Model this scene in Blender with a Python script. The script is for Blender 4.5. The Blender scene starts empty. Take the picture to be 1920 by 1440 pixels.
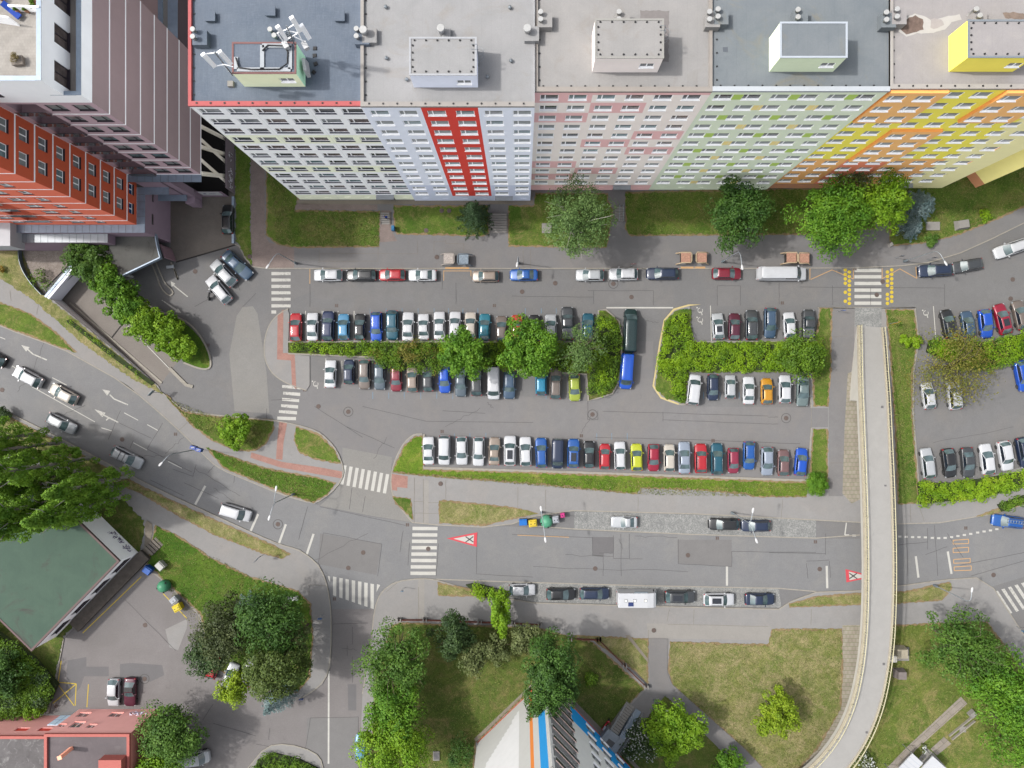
import bpy, bmesh, math, random
import numpy as np
from mathutils import Vector, Matrix
from mathutils.geometry import tessellate_polygon
R = math.radians
random.seed(7); np.random.seed(7)
scene = bpy.context.scene
COL = scene.collection
# ------------------------------------------------------------------ camera
CAM_H = 110.0; FPX = 1320.0; NX, NY = 978.0, 724.0
cam_d = bpy.data.cameras.new('camera'); cam = bpy.data.objects.new('camera', cam_d); COL.objects.link(cam)
cam.location = (0, 0, CAM_H); cam.rotation_euler = (0, 0, 0)
cam_d.sensor_width = 36; cam_d.lens = 36 * FPX / 1920
cam_d.shift_x = -(NX - 960) / 1920; cam_d.shift_y = (NY - 720) / 1920
cam_d.clip_start = 1; cam_d.clip_end = 2000
scene.camera = cam
# ------------------------------------------------------------------ sky and sun
SUN_EL, SUN_AZ = 51.5, 277.0            # azimuth clockwise from +Y (north)
world = bpy.data.worlds.new('World'); scene.world = world; world.use_nodes = True
wn = world.node_tree; wn.nodes.clear()
sky = wn.nodes.new('ShaderNodeTexSky'); sky.sky_type = 'NISHITA'; sky.sun_disc = False
sky.sun_elevation = R(SUN_EL); sky.sun_rotation = R(SUN_AZ); sky.dust_density = 4; sky.air_density = 1.0; sky.ozone_density = 1
hs = wn.nodes.new('ShaderNodeHueSaturation'); hs.inputs['Saturation'].default_value = 0.30
bg = wn.nodes.new('ShaderNodeBackground'); bg.inputs[1].default_value = 0.15
wo = wn.nodes.new('ShaderNodeOutputWorld')
wn.links.new(sky.outputs[0], hs.inputs['Color']); wn.links.new(hs.outputs[0], bg.inputs[0]); wn.links.new(bg.outputs[0], wo.inputs[0])
sun_d = bpy.data.lights.new('sun', 'SUN'); sun_d.energy = 2.0; sun_d.angle = R(2.0); sun_d.color = (1.0, 0.97, 0.93)
sun = bpy.data.objects.new('sun', sun_d); COL.objects.link(sun)
_d = Vector((math.sin(R(SUN_AZ)) * math.cos(R(SUN_EL)), math.cos(R(SUN_AZ)) * math.cos(R(SUN_EL)), math.sin(R(SUN_EL))))
sun.rotation_euler = _d.to_track_quat('Z', 'Y').to_euler(); sun.location = (-60, 20, 150)
vs = scene.view_settings; vs.view_transform = 'Standard'; vs.look = 'None'; vs.exposure = 1.12; vs.gamma = 1; vs.use_curve_mapping = False

# ------------------------------------------------------------------ helpers
def W(px, py, z=0.0):                    # a point of the site, read off the survey grid, at height z
    s = (CAM_H - z) / FPX
    return Vector(((px - NX) * s, (NY - py) * s, z))
def lin(c):
    return tuple((v / 255 / 12.92) if v / 255 <= 0.04045 else ((v / 255 + 0.055) / 1.055) ** 2.4 for v in c)
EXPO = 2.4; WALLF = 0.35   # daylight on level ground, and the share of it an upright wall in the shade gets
def alb(*c):                             # base colour from how bright a surface reads in full daylight
    return tuple(min(0.85, v / EXPO) for v in lin(c))

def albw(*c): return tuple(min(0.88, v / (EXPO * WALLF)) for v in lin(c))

class MB:
    def __init__(s): s.v = []; s.f = []; s.m = []; s.sm = []
    def add(s, vs, fs, m=0, smooth=False):
        b = len(s.v); s.v += [tuple(v) for v in vs]
        for f in fs: s.f.append([b + i for i in f]); s.m.append(m); s.sm.append(smooth)
    def quad(s, a, b, c, d, m=0): s.add([a, b, c, d], [(0, 1, 2, 3)], m)
    def box(s, x0, x1, y0, y1, z0, z1, m=0):
        s.add([(x0,y0,z0),(x1,y0,z0),(x1,y1,z0),(x0,y1,z0),(x0,y0,z1),(x1,y0,z1),(x1,y1,z1),(x0,y1,z1)],
              [(3,2,1,0),(4,5,6,7),(0,1,5,4),(1,2,6,5),(2,3,7,6),(3,0,4,7)], m)
    def obox(s, c, dx, dy, dz, ang=0, m=0, top=1.0):
        ca, sa = math.cos(ang), math.sin(ang); P = []
        for k, z in ((1, 0), (top, dz)):
            for x, y in ((-1,-1),(1,-1),(1,1),(-1,1)):
                X, Y = x*dx/2*k, y*dy/2*k
                P.append((c[0]+X*ca-Y*sa, c[1]+X*sa+Y*ca, c[2]+z))
        s.add(P, [(3,2,1,0),(4,5,6,7),(0,1,5,4),(1,2,6,5),(2,3,7,6),(3,0,4,7)], m)
    def tube(s, pts, r, n=8, m=0, cap=True, r2=None):
        pts = [Vector(p) for p in pts]; rings = []
        for i, p in enumerate(pts):
            d = (pts[min(i+1, len(pts)-1)] - pts[max(i-1, 0)]).normalized()
            u = d.cross(Vector((0,0,1)));
            if u.length < 1e-3: u = Vector((1,0,0))
            u.normalize(); w = d.cross(u)
            rr = r if not hasattr(r, '__len__') else r[i]
            if r2 is not None: rr = r + (r2 - r) * i / (len(pts)-1)
            rings.append([p + (u*math.cos(2*math.pi*k/n) + w*math.sin(2*math.pi*k/n)) * rr for k in range(n)])
        vs = [v for ring in rings for v in ring]; fs = []
        for i in range(len(pts)-1):
            for k in range(n): fs.append((i*n+k, i*n+(k+1)%n, (i+1)*n+(k+1)%n, (i+1)*n+k))
        s.add(vs, fs, m, True)
        if cap:
            s.add(rings[0], [tuple(range(n))], m); s.add(rings[-1], [tuple(reversed(range(n)))], m)
    def lathe(s, c, prof, n=16, m=0):
        vs = []; fs = []
        for r, z in prof:
            for k in range(n): vs.append((c[0]+r*math.cos(2*math.pi*k/n), c[1]+r*math.sin(2*math.pi*k/n), c[2]+z))
        for i in range(len(prof)-1):
            for k in range(n): fs.append((i*n+k, i*n+(k+1)%n, (i+1)*n+(k+1)%n, (i+1)*n+k))
        s.add(vs, fs, m, True)
        s.add(vs[-n:], [tuple(range(n))], m)
    def poly(s, pts, z0, z1, m=0, mside=None, bottom=False):   # extruded polygon (world xy)
        pts = [(p[0], p[1]) for p in pts]
        a = sum(pts[i][0]*pts[(i+1)%len(pts)][1]-pts[(i+1)%len(pts)][0]*pts[i][1] for i in range(len(pts)))
        if a < 0: pts = pts[::-1]
        n = len(pts); tri = tessellate_polygon([[Vector((x, y, 0)) for x, y in pts]])
        fs = []
        for t in tri:
            A, B, C = [pts[i] for i in t]
            if (B[0]-A[0])*(C[1]-A[1])-(B[1]-A[1])*(C[0]-A[0]) < 0: t = (t[0], t[2], t[1])
            fs.append(tuple(t))
        s.add([(x, y, z1) for x, y in pts], fs, m)
        if z0 is not None:
            for i in range(n):
                a, b = pts[i], pts[(i+1) % n]
                s.add([(a[0],a[1],z0),(b[0],b[1],z0),(b[0],b[1],z1),(a[0],a[1],z1)], [(0,1,2,3)], m if mside is None else mside)
    def strip(s, pts, w, z0, z1, m=0, closed=False):           # kerb-like bar along a line
        P = [Vector((p[0], p[1])) for p in pts]; n = len(P); L = []; Rr = []
        for i in range(n):
            a = P[(i-1) % n] if (closed or i > 0) else P[i]; b = P[(i+1) % n] if (closed or i < n-1) else P[i]
            d = (b - a)
            if d.length < 1e-6: d = Vector((1, 0))
            d.normalize(); nn = Vector((-d.y, d.x)) * w / 2
            L.append(P[i] + nn); Rr.append(P[i] - nn)
        zz0 = z0 if hasattr(z0, '__len__') else [z0]*n; zz1 = z1 if hasattr(z1, '__len__') else [z1]*n
        vs = []
        for i in range(n):
            vs += [(L[i].x, L[i].y, zz1[i]), (Rr[i].x, Rr[i].y, zz1[i]), (Rr[i].x, Rr[i].y, zz0[i]), (L[i].x, L[i].y, zz0[i])]
        fs = []
        for i in range(n if closed else n-1):
            j = (i+1) % n
            a, b = i*4, j*4
            fs += [(a, a+1, b+1, b), (a+1, a+2, b+2, b+1), (a, b, b+3, a+3)]
        if not closed: fs += [(0, 3, 2, 1), (4*(n-1), 4*(n-1)+1, 4*(n-1)+2, 4*(n-1)+3)]
        s.add(vs, fs, m)
    def build(s, name, mats, parent=None, world=False):
        if not isinstance(mats, (list, tuple)): mats = [mats]
        vs = s.v
        if world and parent is not None:
            l = Vector((0, 0, 0)); q = parent
            while q: l = l + q.location; q = q.parent
            vs = [(v[0]-l[0], v[1]-l[1], v[2]-l[2]) for v in vs]
        me = bpy.data.meshes.new(name); me.from_pydata(vs, [], s.f)
        for m in mats: me.materials.append(m)
        me.polygons.foreach_set('material_index', s.m); me.polygons.foreach_set('use_smooth', s.sm); me.update()
        o = bpy.data.objects.new(name, me); COL.objects.link(o)
        if parent: o.parent = parent
        return o
def thing(name, label, cat, loc=(0,0,0), rz=0, group=None):
    o = bpy.data.objects.new(name, None); COL.objects.link(o); o.empty_display_size = 0.3
    o.location = loc; o.rotation_euler = (0, 0, rz); o['label'] = label; o['category'] = cat
    if group: o['group'] = group
    return o
def tag(o, label, cat, group=None, kind=None):
    if label: o['label'] = label
    if cat: o['category'] = cat
    if group: o['group'] = group
    if kind: o['kind'] = kind
    return o
def struct(o, label=None, cat=None):
    o['kind'] = 'structure'
    if label: o['label'] = label
    if cat: o['category'] = cat
    return o
def chaikin(pts, k=2, closed=True):
    pts = [tuple(p) for p in pts]
    for _ in range(k):
        out = []
        n = len(pts)
        if not closed: out.append(pts[0])
        for i in range(n if closed else n-1):
            a, b = pts[i], pts[(i+1) % n]
            out.append(tuple(.75*x+.25*y for x, y in zip(a, b))); out.append(tuple(.25*x+.75*y for x, y in zip(a, b)))
        if not closed: out.append(pts[-1])
        pts = out
    return pts
def px(pts, z=0): return [tuple(W(p[0], p[1], z)[:2]) for p in pts]
def ragged(pts, amp=0.12, step=0.35):    # uneven lawn edge
    out = []; n = len(pts)
    for i in range(n):
        a = Vector(pts[i]); b = Vector(pts[(i+1) % n]); L = (b-a).length; k = max(1, int(L/step))
        d = (b-a)/L if L > 0 else Vector((0, 0)); nn = Vector((-d.y, d.x))
        for j in range(k):
            p = a + (b-a)*j/k + nn*random.uniform(-amp, amp)
            out.append((p.x, p.y))
    return out

# ------------------------------------------------------------------ materials
class NT:
    def __init__(s, name):
        s.m = bpy.data.materials.new(name); s.m.use_nodes = True; s.t = s.m.node_tree; s.t.nodes.clear()
        s.out = s.n('ShaderNodeOutputMaterial'); s.b = s.n('ShaderNodeBsdfPrincipled'); s.l(s.b.outputs[0], s.out.inputs[0])
        s.pos = None
    def n(s, t, **k):
        x = s.t.nodes.new(t)
        for a, b in k.items(): setattr(x, a, b)
        return x
    def l(s, a, b): s.t.links.new(a, b)
    def P(s, which='pos'):
        if s.pos is None:
            if which == 'pos': s.pos = s.n('ShaderNodeNewGeometry').outputs['Position']
            else: s.pos = s.n('ShaderNodeTexCoord').outputs['Object']
        return s.pos
    def noise(s, scale, detail=3, rough=.6, vec=None, dist=0):
        x = s.n('ShaderNodeTexNoise'); x.inputs['Scale'].default_value = scale; x.inputs['Detail'].default_value = detail
        x.inputs['Roughness'].default_value = rough; x.inputs['Distortion'].default_value = dist
        s.l(vec if vec is not None else s.P(), x.inputs['Vector']); return x.outputs['Fac']
    def ramp(s, fac, a, b, c0=(0,0,0), c1=(1,1,1)):
        x = s.n('ShaderNodeValToRGB'); s.l(fac, x.inputs[0]); e = x.color_ramp.elements
        e[0].position = a; e[1].position = b; e[0].color = (*c0, 1); e[1].color = (*c1, 1); return x.outputs[0]
    def mix(s, f, a, b, t='MIX'):
        x = s.n('ShaderNodeMix', data_type='RGBA', blend_type=t)
        for v, i in ((f, 0), (a, 6), (b, 7)):
            if isinstance(v, (int, float)): x.inputs[i].default_value = v
            elif isinstance(v, tuple): x.inputs[i].default_value = (*v[:3], 1)
            else: s.l(v, x.inputs[i])
        return x.outputs[2]
    def math(s, op, a, b=0.0):
        x = s.n('ShaderNodeMath', operation=op)
        for v, i in ((a, 0), (b, 1)):
            if isinstance(v, (int, float)): x.inputs[i].default_value = v
            else: s.l(v, x.inputs[i])
        return x.outputs[0]
    def bump(s, h, strength=.3, dist=.02):
        x = s.n('ShaderNodeBump'); x.inputs['Strength'].default_value = strength; x.inputs['Distance'].default_value = dist
        s.l(h, x.inputs['Height']); s.l(x.outputs[0], s.b.inputs['Normal'])
    def set(s, col=None, rough=.8, metal=0, spec=.3, coat=0):
        if col is not None:
            if isinstance(col, tuple): s.b.inputs['Base Color'].default_value = (*col[:3], 1)
            else: s.l(col, s.b.inputs['Base Color'])
        s.b.inputs['Roughness'].default_value = rough; s.b.inputs['Metallic'].default_value = metal
        s.b.inputs['Specular IOR Level'].default_value = spec; s.b.inputs['Coat Weight'].default_value = coat
        s.b.inputs['Coat Roughness'].default_value = .08
        return s.m
def sc(c, k): return tuple(min(.9, v*k) for v in c)
def m_plain(name, c, rough=.7, metal=0, spec=.3, coat=0, var=.12, scale=2.0, obj=False):
    t = NT(name)
    if obj: t.P('obj')
    if var <= 0: return t.set(c, rough, metal, spec, coat)
    f = t.ramp(t.noise(scale, 4, .65), .25, .75)
    return t.set(t.mix(f, sc(c, 1-var), sc(c, 1+var)), rough, metal, spec, coat)
def m_asphalt(name, c, patch=.10, worn=.06, grain=.16, warm=None):
    t = NT(name)
    big = t.ramp(t.noise(.055, 4, .55), .3, .7)
    col = t.mix(big, sc(c, 1-patch), sc(c, 1+patch))
    if warm: col = t.mix(t.ramp(t.noise(.16, 3, .6, dist=.6), .45, .75), col, warm)
    med = t.ramp(t.noise(.7, 5, .7, dist=.5), .35, .8)
    col = t.mix(med, col, sc(c, 1-worn*1.6), 'MIX')
    st = t.ramp(t.noise(.35, 6, .75, dist=1.2), .62, .72)
    col = t.mix(t.math('MULTIPLY', st, .32), col, sc(c, .68))
    oil = t.ramp(t.noise(.9, 4, .6, dist=.3), .70, .76)
    col = t.mix(t.math('MULTIPLY', oil, .35), col, sc(c, .62))
    g = t.noise(26, 3, .8); gg = t.ramp(g, .3, .75, (1-grain,)*3, (1+grain*.9,)*3)
    col = t.mix(1.0, col, gg, 'MULTIPLY')
    g2 = t.ramp(t.noise(4.5, 3, .75), .3, .75, (1-grain*.5,)*3, (1+grain*.4,)*3)
    col = t.mix(1.0, col, g2, 'MULTIPLY')
    t.bump(g, .25, .01)
    return t.set(col, .88, 0, .25)
def m_grass(name, g1, g2, dry, dryness=.5, fine=.5):
    t = NT(name)
    a = t.ramp(t.noise(.22, 4, .65, dist=.8), .35, .65)
    col = t.mix(a, g1, g2)
    d = t.ramp(t.noise(.30, 7, .8, dist=1.2), .60-dryness*.20, .76-dryness*.16)
    col = t.mix(t.math('MULTIPLY', d, .80), col, dry)
    d2 = t.ramp(t.noise(1.1, 8, .9, dist=1.0), .60-dryness*.10, .67-dryness*.08)
    col = t.mix(t.math('MULTIPLY', d2, .62), col, sc(dry, 1.0))
    d3 = t.ramp(t.noise(3.4, 6, .9), .57, .66)
    col = t.mix(t.math('MULTIPLY', d3, .3+.25*dryness), col, sc(dry, 1.08))
    gp = t.ramp(t.noise(.17, 6, .8, dist=1.5), .50, .60)
    col = t.mix(t.math('MULTIPLY', gp, .35), col, sc(g1, .62))
    md = t.ramp(t.noise(2.2, 4, .75), .42, .62)
    col = t.mix(t.math('MULTIPLY', md, .35), col, sc(g1, .6))
    ft = t.noise(9, 4, .85); f2 = t.ramp(ft, .33, .68, (1-fine,)*3, (1+fine*.9,)*3)
    col = t.mix(1.0, col, f2, 'MULTIPLY')
    sp = t.ramp(t.noise(17, 2, .6), .68, .75)
    col = t.mix(t.math('MULTIPLY', sp, .5*dryness+.12), col, sc(dry, 1.3))
    t.bump(ft, .8, .06)
    return t.set(col, .95, 0, .1)
def m_brick(name, c1, c2, mortar, scale=4.0, bw=.5, bh=.25, rot=0, rough=.9):
    t = NT(name); mp = t.n('ShaderNodeMapping'); t.l(t.P(), mp.inputs[0]); mp.inputs['Rotation'].default_value = (0, 0, rot)
    b = t.n('ShaderNodeTexBrick'); t.l(mp.outputs[0], b.inputs['Vector']); b.inputs['Scale'].default_value = scale
    b.inputs['Color1'].default_value = (*c1, 1); b.inputs['Color2'].default_value = (*c2, 1); b.inputs['Mortar'].default_value = (*mortar, 1)
    b.inputs['Brick Width'].default_value = bw; b.inputs['Row Height'].default_value = bh; b.inputs['Mortar Size'].default_value = .015
    f = t.ramp(t.noise(.8, 5, .7), .3, .75, (.82,)*3, (1.12,)*3)
    return t.set(t.mix(1.0, b.outputs[0], f, 'MULTIPLY'), rough, 0, .2)
def m_cobble(name, c1, c2, scale=9):
    t = NT(name); v = t.n('ShaderNodeTexVoronoi'); v.inputs['Scale'].default_value = scale; t.l(t.P(), v.inputs['Vector'])
    bw = t.n('ShaderNodeRGBToBW'); t.l(v.outputs['Color'], bw.inputs[0])
    col = t.mix(t.ramp(bw.outputs[0], .25, .75), c1, c2)
    col = t.mix(t.ramp(t.noise(.9, 4, .7), .4, .8), col, sc(c1, .9))
    t.bump(v.outputs['Distance'], .5, .02)
    return t.set(col, .9, 0, .2)
def m_leaf(name, c1, c2, c3=None, trans=.3, scale=.5):
    t = NT(name); c1, c2 = sc(c1, 1.5), sc(c2, 1.5); c3 = sc(c3, 1.5) if c3 else None
    isl = t.n('ShaderNodeNewGeometry').outputs['Random Per Island']
    col = t.mix(isl, c1, c2)
    col = t.mix(t.ramp(t.noise(scale, 3, .6, vec=t.P('obj')), .35, .7), col, c3 if c3 else sc(c1, .8))
    t.set(col, .6, 0, .25)
    tr = t.n('ShaderNodeBsdfTranslucent'); t.l(col, tr.inputs[0])
    mx = t.n('ShaderNodeMixShader'); mx.inputs[0].default_value = trans
    t.l(t.b.outputs[0], mx.inputs[1]); t.l(tr.outputs[0], mx.inputs[2]); t.l(mx.outputs[0], t.out.inputs[0])
    return t.m
def m_roof(name, c1, c2, stain, amt=.35, weave=False, sscale=.22):
    t = NT(name)
    col = t.mix(t.ramp(t.noise(.35, 5, .7, dist=.6), .3, .7), c1, c2)
    s = t.ramp(t.noise(sscale, 5, .7, dist=1.5), .55, .75)
    col = t.mix(t.math('MULTIPLY', s, amt), col, stain)
    g = t.ramp(t.noise(9, 3, .8), .3, .7, (.93,)*3, (1.06,)*3); col = t.mix(1.0, col, g, 'MULTIPLY')
    sep = t.n('ShaderNodeSeparateXYZ'); t.l(t.P(), sep.inputs[0])
    mo = t.math('MODULO', t.math('ADD', sep.outputs[0], 200.0), 1.02)
    ln = t.math('LESS_THAN', mo, .035)
    col = t.mix(t.math('MULTIPLY', ln, .16), col, sc(c1, .55))
    if weave:
        mp = t.n('ShaderNodeMapping'); t.l(t.P(), mp.inputs[0]); mp.inputs['Scale'].default_value = (1.2, 5.0, 1)
        w1 = t.ramp(t.noise(1.2, 4, .8, vec=mp.outputs[0]), .5, .68)
        mp2 = t.n('ShaderNodeMapping'); t.l(t.P(), mp2.inputs[0]); mp2.inputs['Scale'].default_value = (6.0, .6, 1)
        w2 = t.ramp(t.noise(1.2, 4, .8, vec=mp2.outputs[0]), .5, .68)
        col = t.mix(t.math('MULTIPLY', t.math('ADD', w1, w2), .16), col, alb(165, 175, 190))
    return t.set(col, .85, 0, .25)
def m_paint(name, c, metal=0.0, rough=.38):
    t = NT(name); t.P('obj')
    f = t.ramp(t.noise(1.6, 4, .6), .3, .75, (.95,)*3, (1.03,)*3)
    d = t.ramp(t.noise(12, 3, .7), .45, .8)
    col = t.mix(1.0, t.mix(t.math('MULTIPLY', d, .14), c, alb(120, 115, 105)), f, 'MULTIPLY')
    return t.set(col, rough, metal, .5, .25)

M = {}
M['asphalt'] = m_asphalt('asphalt_yard', alb(139, 138, 138), warm=alb(146, 142, 138))
M['road'] = m_asphalt('asphalt_main_road', alb(147, 147, 148), patch=.07, warm=alb(157, 155, 152))
M['lot'] = m_asphalt('asphalt_old', alb(148, 143, 142), patch=.09, warm=alb(138, 133, 131))
M['pave'] = m_asphalt('pavement_asphalt', alb(166, 164, 162), patch=.07, grain=.1, warm=alb(170, 165, 160))
M['pave2'] = m_asphalt('pavement_grey', alb(145, 143, 143), patch=.08, grain=.1, warm=alb(151, 146, 142))
M['concrete'] = m_asphalt('concrete', alb(172, 168, 162), patch=.07, grain=.08)
M['patch'] = m_asphalt('asphalt_patch', alb(141, 139, 138), patch=.05, grain=.1)
M['patch_dark'] = m_asphalt('asphalt_patch_dark', alb(128, 126, 127), patch=.05, grain=.1)
M['yardc'] = m_asphalt('stained_concrete', alb(142, 134, 126), patch=.14, worn=.12, warm=alb(134, 122, 112))  # base colour lifted to make up for the tower's shade on this yard
M['kerb'] = m_plain('kerb_stone', alb(176, 170, 158), .9, var=.15, scale=2.5)
M['kerb_d'] = m_plain('kerb_stone_dark', alb(140, 132, 122), .9, var=.2, scale=2.5)
M['seam'] = m_plain('tar', alb(88, 86, 86), .8, var=.25, scale=1.0)
M['rbrick'] = m_brick('red_paver', alb(196, 150, 138), alb(184, 138, 126), alb(150, 125, 115), 3.4)
M['pbrick'] = m_brick('pink_paver', alb(166, 150, 143), alb(156, 140, 134), alb(130, 118, 112), 3.4)
M['grasspave'] = m_brick('grass_joint_paver', alb(186, 178, 162), alb(174, 164, 148), alb(110, 118, 66), .8, .5, .5)
M['slabs'] = m_brick('slab_paver', alb(180, 170, 158), alb(168, 158, 148), alb(125, 118, 98), .62, 1.6, .5, R(-42))
M['cobble'] = m_cobble('granite_setts', alb(142, 143, 142), alb(182, 182, 178))
M['gravel'] = m_cobble('gravel', alb(150, 138, 130), alb(192, 180, 170), 14)
M['white_mk'] = m_asphalt('marking_white', alb(222, 220, 212), patch=.05, worn=.09, grain=.10)
def worn_mark(name, c, amt=.5):
    t = NT(name)
    f = t.ramp(t.noise(3.2, 5, .8, dist=.6), .5+(.2-amt*.4), .62+(.2-amt*.4))
    return t.set(t.mix(f, c, alb(150, 147, 144)), .85, 0, .25)
M['white_worn'] = worn_mark('marking_white_worn', alb(216, 214, 206), .45)
M['yellow_mk'] = worn_mark('marking_yellow', alb(228, 200, 70), .2)
M['orange_mk'] = worn_mark('marking_orange', alb(222, 178, 125), .35)
M['red_mk'] = worn_mark('marking_red', alb(226, 88, 98), .12)
M['blue_mk'] = worn_mark('marking_blue', alb(120, 165, 195), .5)
M['grass'] = m_grass('lawn_grass', alb(90, 124, 46), alb(124, 146, 62), alb(168, 152, 102), .60)
M['grass_lush'] = m_grass('lawn_lush', alb(80, 120, 40), alb(108, 138, 50), alb(150, 142, 84), .42)
M['grass_dry'] = m_grass('lawn_dry', alb(118, 136, 66), alb(152, 152, 90), alb(194, 176, 136), .85)
M['grass_mid'] = m_grass('lawn_mixed', alb(100, 126, 52), alb(132, 144, 68), alb(184, 164, 116), .62)
M['grass_bright'] = m_grass('lawn_bright', alb(96, 138, 40), alb(132, 156, 56), alb(172, 162, 92), .48)
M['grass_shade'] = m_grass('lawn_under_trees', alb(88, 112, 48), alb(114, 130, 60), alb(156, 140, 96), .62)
M['soil'] = m_grass('bare_soil_edge', alb(168, 146, 112), alb(156, 140, 96), alb(182, 158, 126), .8, .3)
M['dirt'] = m_asphalt('dirt_path', alb(160, 150, 136), patch=.08)
M['white'] = m_plain('white_render', alb(222, 224, 228), .8, var=.05, scale=.6)
M['pvc'] = m_plain('white_pvc', alb(238, 238, 238), .45, var=.03)
M['pvcw'] = m_plain('white_window_pvc', albw(236, 238, 240), .5, var=.03)
M['steel'] = m_plain('galvanised_steel', alb(178, 186, 192), .4, .6, .5, var=.08, scale=1.5)
M['zinc'] = m_plain('zinc_coping', alb(172, 190, 210), .5, .25, .5, var=.12, scale=1.2)
M['flue'] = m_plain('white_flue', alb(214, 214, 212), .45, .1, var=.08, scale=3)
M['zinc_l'] = m_plain('zinc_seam_sheet', alb(186, 192, 198), .5, .2, .5, var=.1, scale=1.2)
M['black'] = m_plain('black_trim', (.012,.012,.013), .5, var=0)
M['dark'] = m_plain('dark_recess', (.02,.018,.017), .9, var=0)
M['trunk'] = m_plain('bark', alb(110, 98, 84), .95, var=.3, scale=5, obj=True)
M['birch'] = m_plain('pale_bark', alb(205, 200, 190), .9, var=.2, scale=4, obj=True)
def m_glass(name, c, rough=.06): 
    t = NT(name); t.P('obj'); f = t.ramp(t.noise(.9, 2, .5), .35, .7)
    return t.set(t.mix(f, sc(c, .7), sc(c, 1.5)), rough, 0, .8, 0)
M['carglass'] = m_glass('car_glass', (.042, .066, .070))
M['carglass2'] = m_glass('car_glass_tinted', (.010, .015, .022))
M['glass'] = [m_glass('pane_dark', (.045, .05, .055), .12), m_glass('pane_brown', (.09, .07, .065), .15),
              m_glass('pane_teal', (.10, .15, .16), .12), m_plain('pane_with_curtain', alb(176, 184, 184), .35, var=.15, spec=.6),
              m_glass('pane_mid', (.16, .17, .175), .15)]
M['tyre'] = m_plain('tyre', (.02,.02,.02), .9, var=0)
M['rim'] = m_plain('alloy', alb(150, 152, 155), .35, .8, .5, var=0)
M['lamp_w'] = m_plain('headlamp_lens', alb(205, 210, 214), .15, .2, .8, var=0)
M['lamp_r'] = m_plain('tail_lens', alb(190, 20, 30), .2, 0, .6, var=0)
M['pole'] = m_plain('painted_pole', alb(184, 192, 198), .45, .3, .5, var=.05)
M['poled'] = m_plain('grey_pole', alb(140, 152, 160), .5, .3, .5, var=.1)
M['cream'] = m_plain('cream_rail', alb(234, 226, 186), .5, var=.06)
# =================================================================== GROUND
def ground_sheet():
    mb = MB()
    outer = [(-420,-420),(420,-420),(420,420),(-420,420)]
    hole = px([(92,556),(152,505),(240,585),(334,677),(298,724)])
    tri = tessellate_polygon([[Vector((*p,0)) for p in outer], [Vector((*p,0)) for p in hole]])
    pts = outer + hole; fs = []
    for t in tri:
        A, B, C = [pts[i] for i in t]
        if (B[0]-A[0])*(C[1]-A[1])-(B[1]-A[1])*(C[0]-A[0]) < 0: t = (t[0], t[2], t[1])
        fs.append(tuple(t))
    mb.add([(x, y, 0) for x, y in pts], fs)
    struct(mb.build('ground', M['asphalt']))
ground_sheet()
def sheet(name, pts, z, mat, smooth=0, z0=None, mside=None, rag=0, label=None):
    p = px(pts)
    if smooth: p = chaikin(p, smooth)
    if rag: p = ragged(p, rag)
    mb = MB(); mb.poly(p, z0, z, 0, 1 if mside else None)
    return struct(mb.build(name, [mat] + ([mside] if mside else [])), label)
def kerb(pts, closed=False, smooth=0, w=.16, z0=-.05, z1=.14, mat='kerb', wrap=True):
    p = px(pts)
    if smooth: p = chaikin(p, smooth, closed)
    mb = MB(); mb.strip(p, w, z0, z1, 0, closed)
    return struct(mb.build('kerb', M[mat]))
# main road and paved carriageway tones
ROAD = [(-260,470),(0,612),(120,655),(143,668),(240,722),(330,800),(380,850),(410,878),(470,903),(530,928),(590,945),(605,950),(690,968),(773,980),(820,984),(960,987),(1080,995),(1300,1003),(1530,1010),(1612,1010),(1612,978),(1680,982),(1760,980),(1850,965),(1925,945),(2200,820),(2200,1000),(1925,1080),(1860,1100),(1830,1083),(1780,1086),(1620,1107),(1530,1110),(1460,1102),(1200,1099),(960,1092),(820,1087),(790,1083),(740,1090),(712,1110),(700,1142),(622,1142),(612,1090),(595,1058),(560,1030),(520,1020),(400,965),(270,905),(130,830),(0,765),(-260,640)]
sheet('road', ROAD, .004, M['road'])
sheet('road', [(622,1142),(700,1142),(697,1200),(680,1300),(672,1500),(545,1500),(545,1320),(600,1285),(620,1250)], .004, M['lot'])
LOT = [(228,1085),(268,1057),(300,1083),(372,1150),(382,1200),(402,1258),(482,1303),(545,1318),(545,1500),(400,1500),(270,1330),(92,1336),(112,1240),(120,1197)]
sheet('parking_lot', LOT, .004, M['lot'])
sheet('parking_lot', [(584,715),(1104,752),(1140,745),(1163,728),(1163,640),(1225,640),(1225,735),(1245,748),(1290,762),(1521,764),(1521,800),(1515,900),(1180,888),(1000,882),(795,876),(795,815),(770,820),(735,870),(645,860),(600,808),(515,788),(560,740)], .004, M['pave2'])
# ramp down under the building
mb = MB()
A, B = W(334,677), W(298,724); C_, D_ = W(97,453), W(40,513)
def rz(x, y): return -3.4*((298-x)*258+(724-y)*211)/(258**2+211**2)
mb.quad(A, (C_.x, C_.y, -3.4), (D_.x, D_.y, -3.4), B)
r_ = struct(mb.build('ramp_road', m_asphalt('ramp_concrete', alb(150, 143, 136), patch=.12, warm=alb(138, 130, 124))))
mb = MB()
a, b = W(92,556), W(298,724)
mb.strip([(a.x-.12, a.y-.12), (b.x-.12, b.y-.12)], .25, -4.6, .10, 0)
o = mb.build('retaining_wall', m_plain('purple_render', (.86,.85,.87), .85, var=.06)); tag(o, 'pale retaining wall along the outer edge of the sunken garage ramp', 'wall')
mb = MB(); pts = [W(152,505), W(240,585), W(334,677)]
mb.strip([(p.x+.12, p.y+.12) for p in pts], .25, -4.6, .2, 0)
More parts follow.
